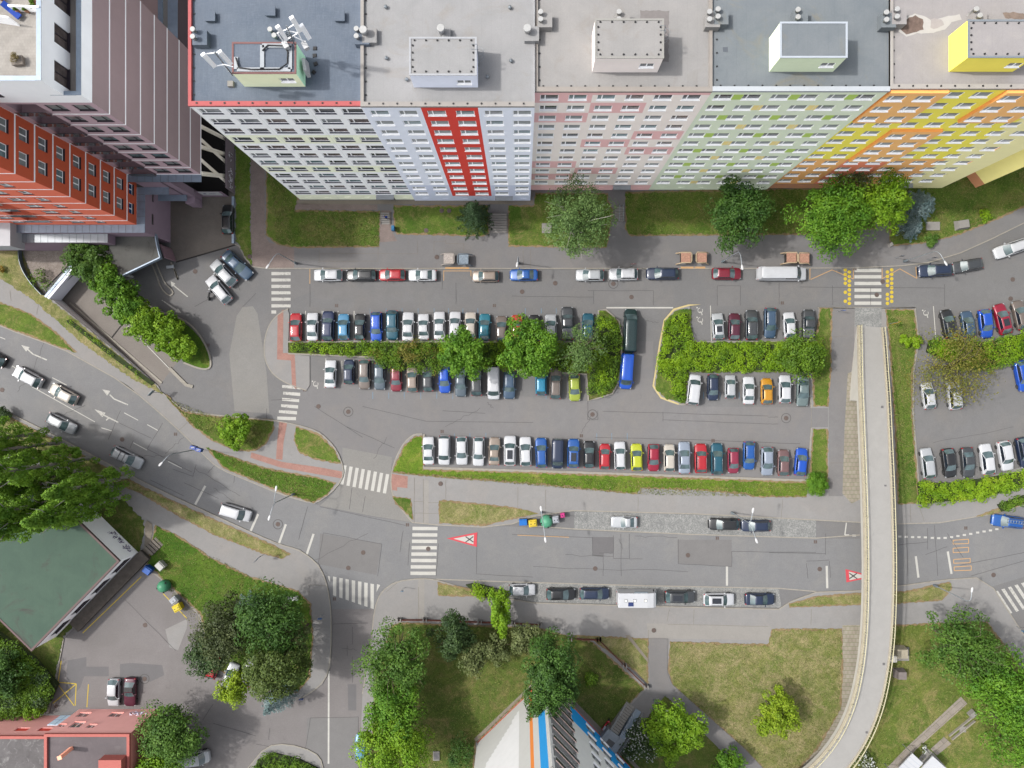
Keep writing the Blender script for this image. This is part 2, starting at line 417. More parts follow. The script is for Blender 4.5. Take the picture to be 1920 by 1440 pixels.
o = mb.build('retaining_wall', M['kerb_d']); tag(o, 'ramp wall at the foot of the clipped round trees', 'wall')
mb = MB(); q = [W(108,575), W(298,731)]
k0, k1 = W(112,564), W(304,718)
mb.strip([(k0.x, k0.y), (k1.x, k1.y)], .3, [rz(108,562)-.3, -.4], [rz(108,562)+.14, .12], 0)
struct(mb.build('ramp_kerb', M['kerb']))
mb = MB(); k0, k1 = W(200,580), W(319,692)
mb.strip([(k0.x, k0.y), (k1.x, k1.y)], .12, [rz(200,580)-.2,-.3], [rz(200,580)+.03,.06], 0); struct(mb.build('ramp_line', M['white_mk']))
mb = MB(); mb.strip(px([(318,690),(350,722),(362,725)]), .5, 0, .16, 0); struct(mb.build('kerb', M['kerb']))
sheet('drain_strip', [(224,600),(199,631),(202,633),(227,602)], rz(212,616)+.03, M['dark'])

# raised slabs (pavements) -------------------------------------------------
K = M['kerb']
P1 = [(441,200),(1950,200),(2200,240),(2200,330),(1990,370),(1925,415),(1860,447),(1800,474),(1740,492),(1690,498),(1600,502),(1400,503),(500,503),(474,500),(460,484),(449,462),(441,458)]
sheet('pavement', P1, .12, M['pave2'], z0=0, mside=K)
kerb([(441,458),(449,462),(460,484),(474,500),(500,503.5),(1400,503.5),(1600,502.5),(1690,498.5),(1740,492.5),(1800,474.5),(1860,447.5),(1925,415.5),(1990,370)])
P3 = [(-200,370),(0,440),(35,447),(92,556),(298,724),(303,735),(345,770),(400,778),(515,788),(560,797),(600,810),(630,840),(645,880),(640,902),(620,925),(590,945),(530,928),(470,903),(410,878),(380,850),(330,800),(240,722),(143,668),(120,655),(0,612),(-200,520)]
sheet('pavement', P3, .12, M['pave'], z0=0, mside=K)
kerb([(303,735),(345,770),(400,778),(515,788),(560,797),(600,810),(630,840),(646,880),(640,902),(620,925),(590,945),(530,928),(470,903),(410,878),(380,850),(330,800),(240,722),(143,668),(120,655),(0,612),(-200,520)], smooth=1)
P4 = [(-200,680),(0,765),(130,830),(270,905),(400,965),(520,1020),(562,1030),(598,1058),(614,1095),(622,1150),(620,1250),(605,1282),(570,1307),(545,1313),(482,1303),(402,1258),(382,1200),(372,1150),(300,1083),(268,1057),(228,1085),(120,1197),(112,1240),(92,1336),(60,1350),(-200,1380)]
sheet('pavement', P4, .12, M['pave'], z0=0, mside=K)
kerb([(-200,680),(0,765),(130,830),(270,905),(400,965),(520,1020),(562,1030),(598,1058),(614,1095),(622,1150),(620,1250),(605,1282),(570,1307),(545,1313),(482,1303)], smooth=2)
kerb([(402,1258),(382,1200),(372,1150),(300,1083),(268,1057)]); kerb([(120,1197),(112,1240),(92,1336)])
P2 = [(735,862),(795,815),(792,813),(775,814),(755,832),(738,868),(732,900),(737,935),(773,979),(820,984),(905,988),(960,982),(1000,968),(1075,957),(1300,963),(1440,970),(1612,979),(1680,982),(1760,980),(1850,965),(1925,945),(2200,820),(2200,700),(1925,872),(1820,903),(1722,903),(1712,780),(1712,700),(1722,640),(1715,577),(1535,577),(1533,640),(1298,641),(1293,573),(1265,579),(1245,600),(1237,650),(1228,700),(1225,730),(1245,750),(1275,759),(1286,758),(1293,696),(1515,697),(1521,765),(1521,802),(1514,900),(1180,889),(1000,883),(795,877),(795,815)]
sheet('pavement', P2[2:-1], .12, M['pave'], z0=0, mside=K)
kerb([(792,813.5),(775,814),(755,832),(738,868),(732,900),(737,935),(773,979)], smooth=2); kerb([(773,979),(820,984),(905,988),(960,982),(1000,968),(1075,957),(1300,963),(1440,970),(1612,979),(1680,982),(1760,980),(1850,965),(1925,945)])
kerb([(1533,577),(1298,577)][:1] + [(1715,577.5),(1535,577.5),(1534,640),(1298,641)]); kerb([(1715,577.5),(1722,640),(1712,700),(1712,780),(1722,903)])
kerb([(1293,573),(1265,579),(1245,600),(1237,650),(1228,700),(1225,730),(1245,750),(1275,759),(1286,758)], smooth=2, w=.2)
sheet('painted_kerb_line', [(1314,571),(1290,574),(1264,582),(1247,601),(1239,640),(1230,700),(1226,722),(1240,744),(1272,756),(1272,759),(1238,747),(1223,724),(1227,700),(1236,640),(1244,600),(1262,579),(1290,571)], .148, m_plain('kerb_yellow_cream', alb(228, 208, 150), .8, var=.12, scale=2))
kerb([(1293,696),(1515,697),(1521,765)]); kerb([(1521,802),(1514,900)]); kerb([(795,814),(795,877),(1000,883),(1180,889),(1514,901)], w=.35, mat='kerb')
P5 = [(672,1500),(680,1300),(697,1200),(702,1142),(714,1110),(742,1090),(790,1084),(818,1087),(870,1103),(950,1122),(1000,1130),(1200,1136),(1460,1142),(1482,1128),(1530,1110),(1620,1107),(1780,1086),(1830,1083),(1862,1103),(1925,1200),(1990,1300),(2250,1600),(672,1600)]
sheet('pavement', P5, .12, M['pave'], z0=0, mside=K)
kerb([(680,1300),(697,1200),(702,1142),(714,1110),(742,1090),(790,1084),(818,1087)], smooth=1); kerb([(818,1087),(870,1103),(950,1122),(1000,1130),(1200,1136),(1460,1142),(1482,1128),(1530,1110),(1620,1107),(1780,1086),(1830,1083),(1862,1103),(1925,1200),(1990,1300)])
kerb([(818,1086),(960,1091),(1200,1098),(1460,1103),(1530,1109)], z0=0, z1=.03); kerb([(1000,986),(1080,992),(1300,1002),(1530,1009),(1612,1003)], z0=0, z1=.03)
sheet('cobbled_bay', [(955,1091),(1460,1103),(1465,1139),(1200,1134),(1000,1128),(905,1110)], .012, M['cobble'])
sheet('cobbled_bay', [(1077,959),(1300,965),(1530,975),(1530,1008),(1300,1001),(1077,992)], .012, M['cobble'])
# parking islands
I1 = [(540,579),(520,590),(503,612),(495,645),(497,675),(510,700),(535,718),(575,732),(581,722),(581,668),(543,663),(541,640),(543,590)]
sheet('pavement', I1, .12, M['pave'], z0=0, mside=K); kerb([(541,579),(520,590),(503,612),(495,645),(497,675),(510,700),(535,718),(575,732)], smooth=2)
H1 = [(541,641),(1120,641),(1122,582),(1136,582),(1160,602),(1165,630),(1163,690),(1158,718),(1148,736),(1120,746),(1103,750),(1100,702),(820,684),(700,670),(541,663)]
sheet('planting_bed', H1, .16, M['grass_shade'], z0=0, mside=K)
kerb([(541,641),(1120,641),(1122,582),(1136,581),(1160,602),(1166,630),(1164,690),(1158,720),(1148,738),(1120,747),(1103,751),(1100,702),(820,684),(700,670),(541,663)], closed=True, w=.22, z1=.24)
sheet('traffic_island', [(395,690),(397,684),(392,660),(370,625),(340,600),(330,590),(322,600),(335,677),(378,695)], .12, M['grass_lush'], smooth=1, z0=0, mside=K)
kerb([(215,500),(258,560),(300,585),(345,598),(372,622),(392,658),(397,684),(392,692),(376,692),(345,680)], smooth=2, w=.25, z1=.18)
kerb([(283,492),(292,510),(302,540),(318,556),(326,550),(322,543),(310,532),(298,505),(292,490)], smooth=1, w=.2, z1=.14)
kerb([(321,492),(330,510),(334,524),(327,505)], w=.25, z1=.14)
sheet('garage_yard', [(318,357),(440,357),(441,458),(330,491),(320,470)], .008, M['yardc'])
kerb([(330,491.5),(441,459.5)], w=.22, z0=0, z1=.02, mat='dark')
sheet('gravel_bed', [(44,448),(128,448),(134,478),(126,500),(86,540),(64,520),(46,480)], .20, M['gravel'], z0=.05)
M['kerb_d2'] = M['kerb_d']
# tone patches --------------------------------------------------------------
Lc = m_asphalt('worn_light_asphalt', alb(157, 155, 151), patch=.06, warm=alb(160, 156, 150))
sheet('road_patch', [(474,574),(483,588),(500,700),(505,775),(440,771),(430,664),(444,592),(455,576)], .008, Lc)
sheet('road_patch', [(642,839),(735,857),(732,900),(737,935),(772,979),(700,968),(600,948),(625,925),(642,895)], .010, Lc)
for p, m in [([(505,503),(590,503),(590,545),(505,578)], 'patch'), ([(700,545),(590,530),(590,560),(650,560)], 'patch'),
             ([(127,1238),(162,1232),(162,1250),(204,1250),(204,1268),(158,1268),(150,1290),(122,1320),(125,1260)], 'patch_dark'),
             ([(225,1245),(245,1243),(304,1247),(308,1266),(282,1278),(225,1270)], 'patch_dark'),
             ([(1115,545),(1225,545),(1225,572),(1115,570)], 'patch'), ([(1345,536),(1388,536),(1388,574),(1345,574)], 'patch'),
             ([(1110,1007),(1150,1007),(1150,1037),(1132,1037),(1132,1045),(1112,1042)], 'patch_dark'),
             ([(575,1346),(672,1344),(672,1440),(575,1440)], 'patch'), ([(652,1283),(668,1283),(668,1332),(653,1332)], 'patch_dark'),
             ([(1270,1012),(1372,1012),(1372,1062),(1271,1056)], 'patch'), ([(600,1000),(715,1020),(706,1078),(598,1058)], 'patch'),
             ([(490,1250+0),(490,1250),(492,1251)], 'patch')][:-1]:
    sheet('road_patch', p, .010, M[m])
for p in [([(553,468),(600,468),(600,490),(553,490)]), ([(310,1180),(352,1160),(350,1178),(334,1219),(318,1214)])]:
    sheet('pavement_patch', p, .128 if p[0][1] < 1000 else .012, M['patch'] if p[0][1] < 1000 else M['pave'])
# brick paths
def ov(name, pts, m, z=.128, **k): return sheet(name, pts, z, M[m], **k)
ov('brick_path', [(471,200),(497,200),(497,440),(505,455),(552,466),(552,502),(500,503),(474,500),(471,440)], 'pbrick')
ov('brick_path', [(715,395),(733,395),(733,430),(745,452),(708,455),(713,430)], 'pbrick')
ov('brick_strip', [(521,592),(532,580),(531,662),(553,662),(556,730),(548,722),(546,676),(520,674)], 'rbrick')
ov('brick_strip', [(524,790),(539,793),(532,830),(530,862),(518,861),(520,830)], 'rbrick')
ov('brick_strip', [(472,848),(530,866),(600,876),(642,884),(642,897),(590,888),(525,876),(470,858)], 'rbrick', z=.132)
ov('brick_strip', [(734,888),(765,893),(764,915),(745,913),(745,920),(733,918)], 'rbrick')
ov('concrete_strip', [(794,900),(804,900),(804,983),(794,982)], 'concrete'); ov('concrete_strip', [(784,1084),(796,1084),(796,1160),(784,1160)], 'concrete')
ov('paved_path', [(553,382),(708,384),(708,394),(553,393)], 'pbrick'); ov('dirt_strip', [(548,376),(1000,376),(1000,383),(548,383)], 'dirt')
ov('cobbled_ramp_start', [(1602,577),(1652,577),(1652,613),(1602,613)], 'cobble', z=.15)
ov('grass_joint_paving', [(1589,700),(1612,690),(1614,935),(1596,944),(1579,925),(1583,800)], 'grasspave')
ov('grass_joint_paving', [(1579,1172),(1614,1171),(1614,1250),(1600,1330),(1552,1400),(1500,1460),(1480,1460),(1545,1365),(1578,1285)], 'grasspave')
ov('slab_path', [(1800,1305),(1812,1318),(1715,1405),(1672,1460),(1640,1460),(1700,1398)], 'slabs', z=.24)
ov('slab_path', [(1768,1380),(1782,1393),(1755,1415),(1743,1403)], 'slabs', z=.24)
ov('pavement_strip', [(1212,1168),(1446,1174),(1446,1200),(1252,1197),(1216,1195)], 'concrete')
ov('pavement_strip', [(1521,765),(1552,765),(1552,801),(1521,801)], 'pave2')
ov('pavement_strip', [(1560,578),(1602,578),(1600,700),(1585,760),(1580,930),(1553,930),(1553,700)], 'pave2', z=.124)

# lawns ----------------------------------------------------------------------
LZ = [.15]
def lawn(pts, m='grass', z=None, edge=True, rag=.16, smooth=0):
    LZ[0] += .0016; z = LZ[0]
    p = px(pts)
    if smooth: p = chaikin(p, smooth)
    c = np.mean(np.array(p), axis=0)
    if edge:
        mb = MB(); mb.poly(ragged(p, .10), .1, z-.0268); struct(mb.build('bare_soil', M['soil']))
        q = []
        n = len(p)
        ar = sum(p[i][0]*p[(i+1)%n][1]-p[(i+1)%n][0]*p[i][1] for i in range(n)); sg = 1 if ar > 0 else -1
        for i in range(n):
            a, b = Vector(p[i-1]), Vector(p[(i+1) % n]); d = b-a
            d = d.normalized() if d.length > 0 else Vector((1,0))
            q.append((p[i][0]-d.y*sg*.26, p[i][1]+d.x*sg*.26))
        p = q
    mb = MB(); mb.poly(ragged(p, rag, .3), .12, z)
    return struct(mb.build('lawn', M[m]))
lawn([(441,260),(470,260),(470,440),(473,497),(458,480),(449,460),(443,452)], 'grass', edge=False)
lawn([(499,200),(560,200),(560,383),(553,394),(713,396),(712,464),(545,465),(520,460),(499,440)], 'grass')
lawn([(738,385),(915,385),(917,440),(905,444),(745,440),(738,430)], 'grass')
lawn([(952,385),(1000,385),(1004,362),(1140,362),(1140,375),(1150,395),(1138,465),(953,463)], 'grass')
lawn([(1172,360),(1640,350),(1640,430),(1500,441),(1180,443),(1172,430)], 'grass')
lawn([(1668,352),(1800,300),(2000,260),(2000,345),(1920,388),(1870,412),(1800,440),(1740,456),(1674,462),(1666,450)], 'grass')
lawn([(0,462),(35,450),(60,520),(92,560),(150,605),(298,727),(306,740),(250,712),(150,640),(60,560),(0,523)], 'grass_dry', edge=False)
lawn([(-100,530),(0,566),(60,588),(110,625),(146,662),(120,655),(0,610),(-100,570)], 'grass')
lawn([(312,738),(345,771),(400,779),(513,787),(515,802),(500,832),(480,846),(445,846),(400,828),(360,798),(318,752)], 'grass')
lawn([(555,799),(598,812),(628,842),(640,870),(590,862),(560,848),(551,825)], 'grass')
lawn([(385,838),(420,850),(500,877),(590,893),(632,905),(615,928),(588,943),(530,925),(470,899),(420,878)], 'grass_lush')
lawn([(793,816),(776,818),(757,836),(741,870),(736,886),(800,893),(1000,908),(1195,927),(1200,916),(1300,919),(1400,927),(1412,932),(1512,932),(1516,903),(1180,891),(1000,885),(794,879)], 'grass_bright')
lawn([(1523,804),(1552,804),(1552,905),(1516,903)], 'grass'); lawn([(1522,700),(1520,700),(1536,578),(1560,578),(1558,700),(1553,762),(1524,762)], 'grass')
lawn([(1266,582),(1247,602),(1239,650),(1231,700),(1229,728),(1247,748),(1284,757),(1291,698),(1515,698),(1540,640),(1298,642),(1294,578)], 'grass', edge=False, smooth=0)
lawn([(823,938),(832,937),(960,950),(1010,962),(960,974),(905,986),(823,981)], 'grass_dry'); lawn([(736,930),(771,934),(775,975),(742,945)], 'grass')
lawn([(1659,580),(1714,580),(1720,640),(1710,700),(1710,780),(1720,905),(1720,944),(1690,946),(1682,945),(1676,800),(1666,640)], 'grass')
lawn([(1828,968),(1880,948),(1925,930),(1925,943),(1870,962)], 'grass_dry'); 
lawn([(-100,720),(0,771),(130,838),(270,912),(400,972),(515,1022),(546,1038),(530,1048),(490,1037),(400,1002),(330,965),(262,925),(150,880),(0,845)], 'grass_dry', rag=.2)
lawn([(-100,850),(150,888),(235,940),(270,975),(272,1000),(262,1035),(262,1052),(228,1083),(120,1192),(110,1240),(90,1330),(60,1348),(-100,1360)], 'grass_shade', edge=False)
ov('dirt_path', [(272,972),(290,984),(280,1030),(275,1060),(262,1050),(274,1020)], 'dirt', z=.195, smooth=1)
lawn([(292,984),(335,1003),(400,1047),(470,1080),(560,1107),(584,1132),(588,1200),(582,1268),(560,1298),(482,1296),(404,1252),(386,1200),(376,1150),(302,1082),(276,1056)], 'grass_lush')
lawn([(820,1091),(870,1101),(945,1119),(935,1120),(822,1117)], 'grass_dry')
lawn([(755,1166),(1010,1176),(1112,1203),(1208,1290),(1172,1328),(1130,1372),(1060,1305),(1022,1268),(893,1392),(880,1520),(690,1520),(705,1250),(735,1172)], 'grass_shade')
lawn([(1070,1190),(1215,1196),(1215,1282),(1195,1262),(1112,1200)], 'grass_dry')
ov('dirt_path', [(1172,1190),(1180,1190),(1216,1236),(1216,1243)], 'dirt', z=.23)
lawn([(1256,1202),(1440,1207),(1447,1178),(1578,1178),(1580,1250),(1576,1330),(1535,1400),(1490,1450),(1440,1452),(1380,1390),(1262,1287),(1252,1258)], 'grass_dry', rag=.2)
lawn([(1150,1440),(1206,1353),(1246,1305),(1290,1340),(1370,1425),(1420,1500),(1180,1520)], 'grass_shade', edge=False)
lawn([(1614,1174),(1740,1168),(1850,1165),(1900,1232),(1965,1330),(2200,1560),(1500,1560),(1560,1440),(1620,1330)], 'grass_mid', rag=.2)
lawn([(1478,1131),(1530,1117),(1620,1110),(1700,1107),(1780,1090),(1785,1102),(1765,1126),(1690,1131),(1480,1139)], 'grass_dry')
ov('paved_path', [(1217,1196),(1252,1196),(1250,1258),(1260,1282),(1395,1402),(1450,1460),(1410,1475),(1365,1420),(1268,1322),(1246,1302),(1206,1352),(1176,1328),(1207,1296),(1217,1282)], 'pave2', z=.235)

# painted markings -------------------------------------------------------------
def marks(name, polys, mat, z=.016, label=None):
    mb = MB()
    for p in polys: mb.poly(px(p), None, z)
    return struct(mb.build(name, M[mat]))
def barv(x0, x1, y, h): return [(x0,y-h/2),(x1,y-h/2),(x1,y+h/2),(x0,y+h/2)]
ys = [513,525,537,549,561,573.5,585]
marks('zebra_crossing', [barv(509, 523 if i < 6 else 518, y, 6) for i, y in enumerate(ys)], 'white_mk')
marks('zebra_crossing', [barv(523, 545, y, 5.5) for y in ys[:6]], 'white_worn')
z2 = [(529,564,726),(531,563,738.5),(529,561,750),(527,559,762),(523,557,773),(520,555,784)]
marks('zebra_crossing', [[(b-13 if i < 5 else a, y-3),(b,y-2),(b,y+4),(b-13 if i < 5 else a,y+3)] for i,(a,b,y) in enumerate(z2)], 'white_mk')
marks('zebra_crossing', [[(a,y-4),(b-13,y-3),(b-13,y+3),(a,y+1)] for a,b,y in z2[:5]], 'white_worn')
marks('zebra_crossing', [[(644+11.4*k,872+2.35*k),(650+11.4*k,873+2.35*k),(644+11.4*k,909+2.35*k),(638+11.4*k,908+2.35*k)] for k in range(8)], 'white_mk')
marks('zebra_crossing', [[(773.5-.55*k,y-3.4),(820.5-.5*k,y-3.2),(820.5-.5*k,y+3.2),(773.5-.55*k,y+3)] for k, y in enumerate([991,1003,1015,1027,1039,1051,1063,1075])], 'white_mk')
marks('zebra_crossing', [[(624.5+11.7*k,1081+2.2*k),(631+11.7*k,1082+2.2*k),(630.5+11.7*k,1118+4*k),(624.5+11.7*k,1116+4*k)] for k in range(7)] + [[(707,1095),(713,1097),(710,1102),(706,1110)],[(614.5,1080),(619,1081),(619,1092),(616,1086)]], 'white_mk')
marks('zebra_crossing', [barv(1602,1652.5,y,6.2) for y in (507,519,531.5,544,556,568.5)], 'white_mk')
marks('zebra_crossing', [[(1865+12.3*k,1109-3.9*k),(1871+12.3*k,1107.5-3.9*k),(1898+12.3*k,1149-3.9*k),(1893+12.3*k,1151-3.9*k)] for k in range(6)], 'white_worn')
def dots():
    mb = MB()
    for x, y0 in ((1585,506),(1592.5,510),(1664,510),(1672,506)):
        for i in range(8):
            if x in (1585,) and i in (4,6) or x == 1664 and i in (4,): continue
            c = W(x, y0+8.4*i, .016); r = .28
            mb.add([(c.x+r*math.cos(a*.524), c.y+r*math.sin(a*.524), .016) for a in range(12)], [tuple(range(12))])
    struct(mb.build('crossing_dots', M['yellow_mk']))
dots()
def lines(name, segs, w, mat, z=.014):
    mb = MB()
    for s in segs:
        P = [Vector(q) for q in px(s)]
        for a, b in zip(P, P[1:]):
            d = (b-a).normalized(); n = Vector((-d.y, d.x))*w/2
            mb.quad((*(a-n), z), (*(b-n), z), (*(b+n), z), (*(a+n), z))
        z += .00005
    return struct(mb.build(name, M[mat]))
lines('zigzag_line', [[(1518.5,503),(1518.5,524)],[(1520,524),(1560,506)],[(1560,506),(1600,523)],[(1600,523),(1600,503)],[(1654,503),(1654,523)],[(1655,522),(1687,504)],[(1687,504),(1719,522)],[(1719,522),(1717,500)]], .11, 'orange_mk')
lines('road_line', [[(1137,577),(1262,577)]], .22, 'white_mk')
lines('road_line', [[(616.5,1258),(616,1432)]], .26, 'white_mk')
lines('road_line', [[(385,911),(366,946)],[(1363,1062),(1363,1098)],[(1550,1061),(1551,1103)],[(1717,1043),(1722,1083)],[(1777,1034),(1784,1076)],[(484,964),(468,1000)],[(536,983),(522,1022)],[(588,1001),(575,1040)]], .34, 'white_mk')
lines('lane_dash', [[(233,774),(259,788)],[(276,796),(296,807)],[(250,830),(276,844)],[(315,865),(341,878)],[(60,725),(178,791)],[(23,686),(40,697)],[(98,708),(125,722)],[(190,802),(210,808)],[(0,640-8),(10,636)]], .13, 'white_mk')
lines('boundary_dash', [[(1598,1004),(1605,1004)]] + [[(x, y), (x+6, y)] for x, y in [(1684,1006),(1696,1006.5),(1708,1007),(1720,1007),(1732,1007.5),(1745,1008.5),(1757,1009),(1769,1008.5),(1781,1007),(1793,1005),(1805,1003),(1817,1001),(1830,998.5),(1842,996.5),(1854,994.5),(1866,992)]], .3, 'white_mk')
lines('road_line', [[(1587,980),(1584,1003)],[(1584,1003),(1592,1003)]], .18, 'white_mk')
lines('yellow_line', [[(970,1003),(1067,1007)]], .14, 'orange_mk')
lines('yellow_line', [[(155,1187),(265,1081)],[(166,1283),(163,1326)],[(115,1239),(109,1279)],[(107,1279),(143,1282)],[(143,1282),(141,1323)],[(108,1282),(139,1323)],[(142,1283),(99,1319)],[(306,1113),(350,1159)]], .13, 'yellow_mk')
lines('orange_line', [[(581,504),(581,532)],[(832,507),(832,526)],[(883,507),(883,518)],[(832,508),(883,508)]], .10, 'orange_mk')
lines('bay_line', [[(x,583),(x,641)] for x in (573,604,634,664)] + [[(1332,573),(1334,640)],[(1750,574),(1755,642)],[(1753,574),(1758,642)]][:2] + [[(611,672),(608,727)],[(1713*1.0,0),(1713,0.1)]][:1], .12, 'white_mk')
lines('bay_line', [[(x,578),(x,588)] for x in (694,724,754,784,814,841,868,896,985,1015,1043)] + [[(x,812),(x,824)] for x in (852,881,911,1119,1147,1176)] + [[(x,735),(x,748)] for x in (699,729,758,789,819,849,1024,1319,1350,1386)], .07, 'blue_mk')
lines('bay_line', [[(x,676),(x,700)] for x in (641,668,698,727)], .08, 'white_worn')
for bx in ((1787,1011,1816,1020),(1787,1026,1816,1036),(1788,1047,1819,1056),(1789,1061,1821,1070)):
    a, b, c, d = bx; lines('yellow_box', [[(a,b+2),(c,b)],[(c,b),(c,d-1)],[(c,d-1),(a,d)],[(a,d),(a,b+2)]], .12, 'orange_mk', z=.014)
def arrow(pts, name='lane_arrow', mat='white_mk'): marks(name, [pts], mat)
lines('lane_arrow', [[(88,675),(62,664),(52,655)],[(240,759),(214,748),(206,740)],[(222,792),(194,778)],[(205,783),(199,788)]], .2, 'white_worn', z=.02)
marks('lane_arrow', [[(40,647),(56,651),(49,659)],[(192,730),(207,733),(201,742)],[(177,767),(198,774),(192,782)]], 'white_worn', z=.016)
arrow([(320,527),(329,532),(326,534),(353,556),(351,557),(325,536),(322,538)], mat='white_worn'); arrow([(304,562),(332,580),(334,578),(340,587),(328,585),(330,583),(303,563)], mat='white_worn')
def wheelchair(x, y, s=1.0, mat='white_mk'):
    mb = MB(); c = W(x, y)
    n = 18; z = .016
    for i in range(3, n):
        a0, a1 = 2*math.pi*i/n+.6, 2*math.pi*(i+1)/n+.6; r0, r1 = .33*s, .42*s
        mb.quad((c.x+r0*math.cos(a0), c.y+r0*math.sin(a0), z), (c.x+r1*math.cos(a0), c.y+r1*math.sin(a0), z), (c.x+r1*math.cos(a1), c.y+r1*math.sin(a1), z), (c.x+r0*math.cos(a1), c.y+r0*math.sin(a1), z))
    mb.obox((c.x-.5*s, c.y+.42*s, z), .2*s, .2*s, .001); mb.obox((c.x+.25*s, c.y-.55*s, z), .13*s, .4*s, .001, .2); mb.obox((c.x-.05*s, c.y-.25*s, z-.002), .42*s, .1*s, .001, .2)
    struct(mb.build('wheelchair_symbol', M[mat]))
wheelchair(592,720); wheelchair(1313,582); wheelchair(1313,600, mat='white_worn'); wheelchair(1736,587)
def warn(P, zc):
    P = [Vector(p) for p in px(P)]; c = sum(P, Vector((0,0)))/3
    mb = MB(); mb.add([(*p, .014) for p in P], [(0,1,2)])
    if ((P[1]-P[0]).cross(P[2]-P[0])) < 0: mb.f[0] = mb.f[0][::-1]
    mb.add([(*(c+(p-c)*.66), .018) for p in P], [(0,1,2) if ((P[1]-P[0]).cross(P[2]-P[0])) > 0 else (2,1,0)], 1)
    cc = c + (c - P[0])*.12
    for a in (.62, -.62): mb.obox((cc.x, cc.y, .019), 1.5, .17, .002, a, 2)
    struct(mb.build('warning_triangle_marking', [M['red_mk'], M['white_mk'], M['seam']]))
warn([(837.5,1009.5),(895.5,998),(894,1025.5)], 0); warn([(1640,1081),(1585,1067),(1587,1092)], 0)
# tar seams and cracks -------------------------------------------------------
random.seed(21)
def wob(a, b, n=6, amp=1.2):
    return [(a[0]+(b[0]-a[0])*i/n+(random.uniform(-amp,amp) if 0 < i < n else 0), a[1]+(b[1]-a[1])*i/n+(random.uniform(-amp,amp) if 0 < i < n else 0)) for i in range(n+1)]
SE = [[(1111,1008),(1111,1042)],[(1111,1042),(1131,1043)],[(1131,1045),(1131,1080)],[(1164,1001),(1165,1080)],[(1180,1001),(1180,1047)],[(1150,1004),(1150,1046)],[(1150,1047),(1205,1048)],[(1124,1037),(1150,1037)],
 [(960,1002),(1112,1008)],[(1272,1011),(1272,1057)],[(1272,1057),(1372,1062)],[(1372,1034),(1372,1062)],[(1372,1034),(1530,1036)],[(895,998),(893,1076)],[(893,1076),(1000,1082)],[(606,1000),(596,1060)],[(606,999),(716,1020)],[(716,1020),(708,1080)],[(756,995),(750,1035)],
 [(768,1017),(765,1060)],[(822,1019),(818,1080)],[(577,950),(560,1012)],[(600,950),(760,985)],[(1512,1052),(1555,1050)],[(1512,1056),(1515,1085)],[(1555,1052),(1557,1083)],[(1548,1000),(1548,1040)],[(1442,1036),(1548,1038)],
 [(226,770),(203,824)],[(224,793),(285,822)],[(305,793),(276,842)],[(276,842),(360,885)],[(345,905),(410,935)],[(250,826),(244,840)],[(282,900),(345,930)],[(368,871),(362,893)],[(362,893),(325,880)],[(405,870),(390,886)],[(440,892),(438,905)],
 [(1102,545),(1225,545)],[(1225,545),(1225,572)],[(1113,546),(1113,570)],[(1345,536),(1345,573)],[(1388,536),(1388,573)],[(1345,536),(1388,536)],[(960,555),(1113,557)],[(829,515),(829,543)],[(855,530),(855,570)],[(581,532),(581,575)],
 [(1461,530),(1461,570)],[(1561,535),(1561,572)],[(1632,540),(1632,572)],[(1771,533),(1771,575)],[(1500,538),(1770,540)],[(1635,465),(1700,463)],
 [(1130,771),(1440,780)],[(1243,772),(1243,790)],[(1243,787),(1440,795)],[(1102,750),(1102,787)],[(1102,787),(1121,787)],[(1121,770),(1121,787)],[(680,762),(800,790)],[(800,790),(1000,792)],[(830,770),(910,775)],[(590,762),(680,820)],[(650,800),(740,840)],
 [(1115,820),(1320,825)],[(1320,825),(1500,832)],[(1440,782),(1459,782)],[(1440,795),(1459,795)],[(500,766),(500,785)],[(508,750),(560,748)],[(660,915),(655,955)],[(685,930),(680,960)],
 [(661,1175),(661,1208)],[(651,1210),(651,1230)],[(661,1231),(661,1280)],[(625,1170),(690,1168)],[(582,1346),(672,1344)],[(582,1346),(573,1402)],[(672,1344),(672,1440)],[(506,1365),(504,1387)],[(480,1395),(550,1408)],
 [(235,1125),(290,1180)],[(290,1180),(330,1220)],[(400,1320),(380,1350)],[(400,1356),(480,1380)],[(1700,1000),(1702,1080)],[(1752,985),(1758,1080)],[(1739,990),(1739,1030)],[(1776,1000),(1806,1045)],[(1684,1022),(1739,1016)],[(1820,1080),(1925,1050)],[(1800,1060),(1925,1035)],
 [(1735,1040),(1776,1025)],[(1711,770),(1711,770.5)],[(480,550),(455,575)],[(420,545),(365,575)],[(445,530),(450,545)]]
lines('tar_seam', [wob(a, b, 5, .5) for a, b in SE], .055, 'seam', z=.018)
CR = [((90,620),(60,700)),((33,735),(57,700)),((345,820),(310,850)),((365,877),(450,930)),((440,940),(400,915)),((725,820),(700,860)),((1090,812),(1110,775)),((835,800),(900,765)),((925,765),(913,755)),((1190,1005),(1270,1008)),((1060,1040),(1150,1043)),((1000,1062),(1290,1072)),((1210,602),(1235,605)),((800,585),(880,590)),((1050,620),(1075,640)),((110,780),(160,760)),((1160,1010),(1168,1030)),((270,855),(310,855)),((1750,830),(1900,800)),((1760,880),(1800,840)),((640,1215),(670,1218)),((690,1000),(590,1050))]
lines('crack', [wob(a, b, 9, 2.2) for a, b in CR], .045, 'seam', z=.017)
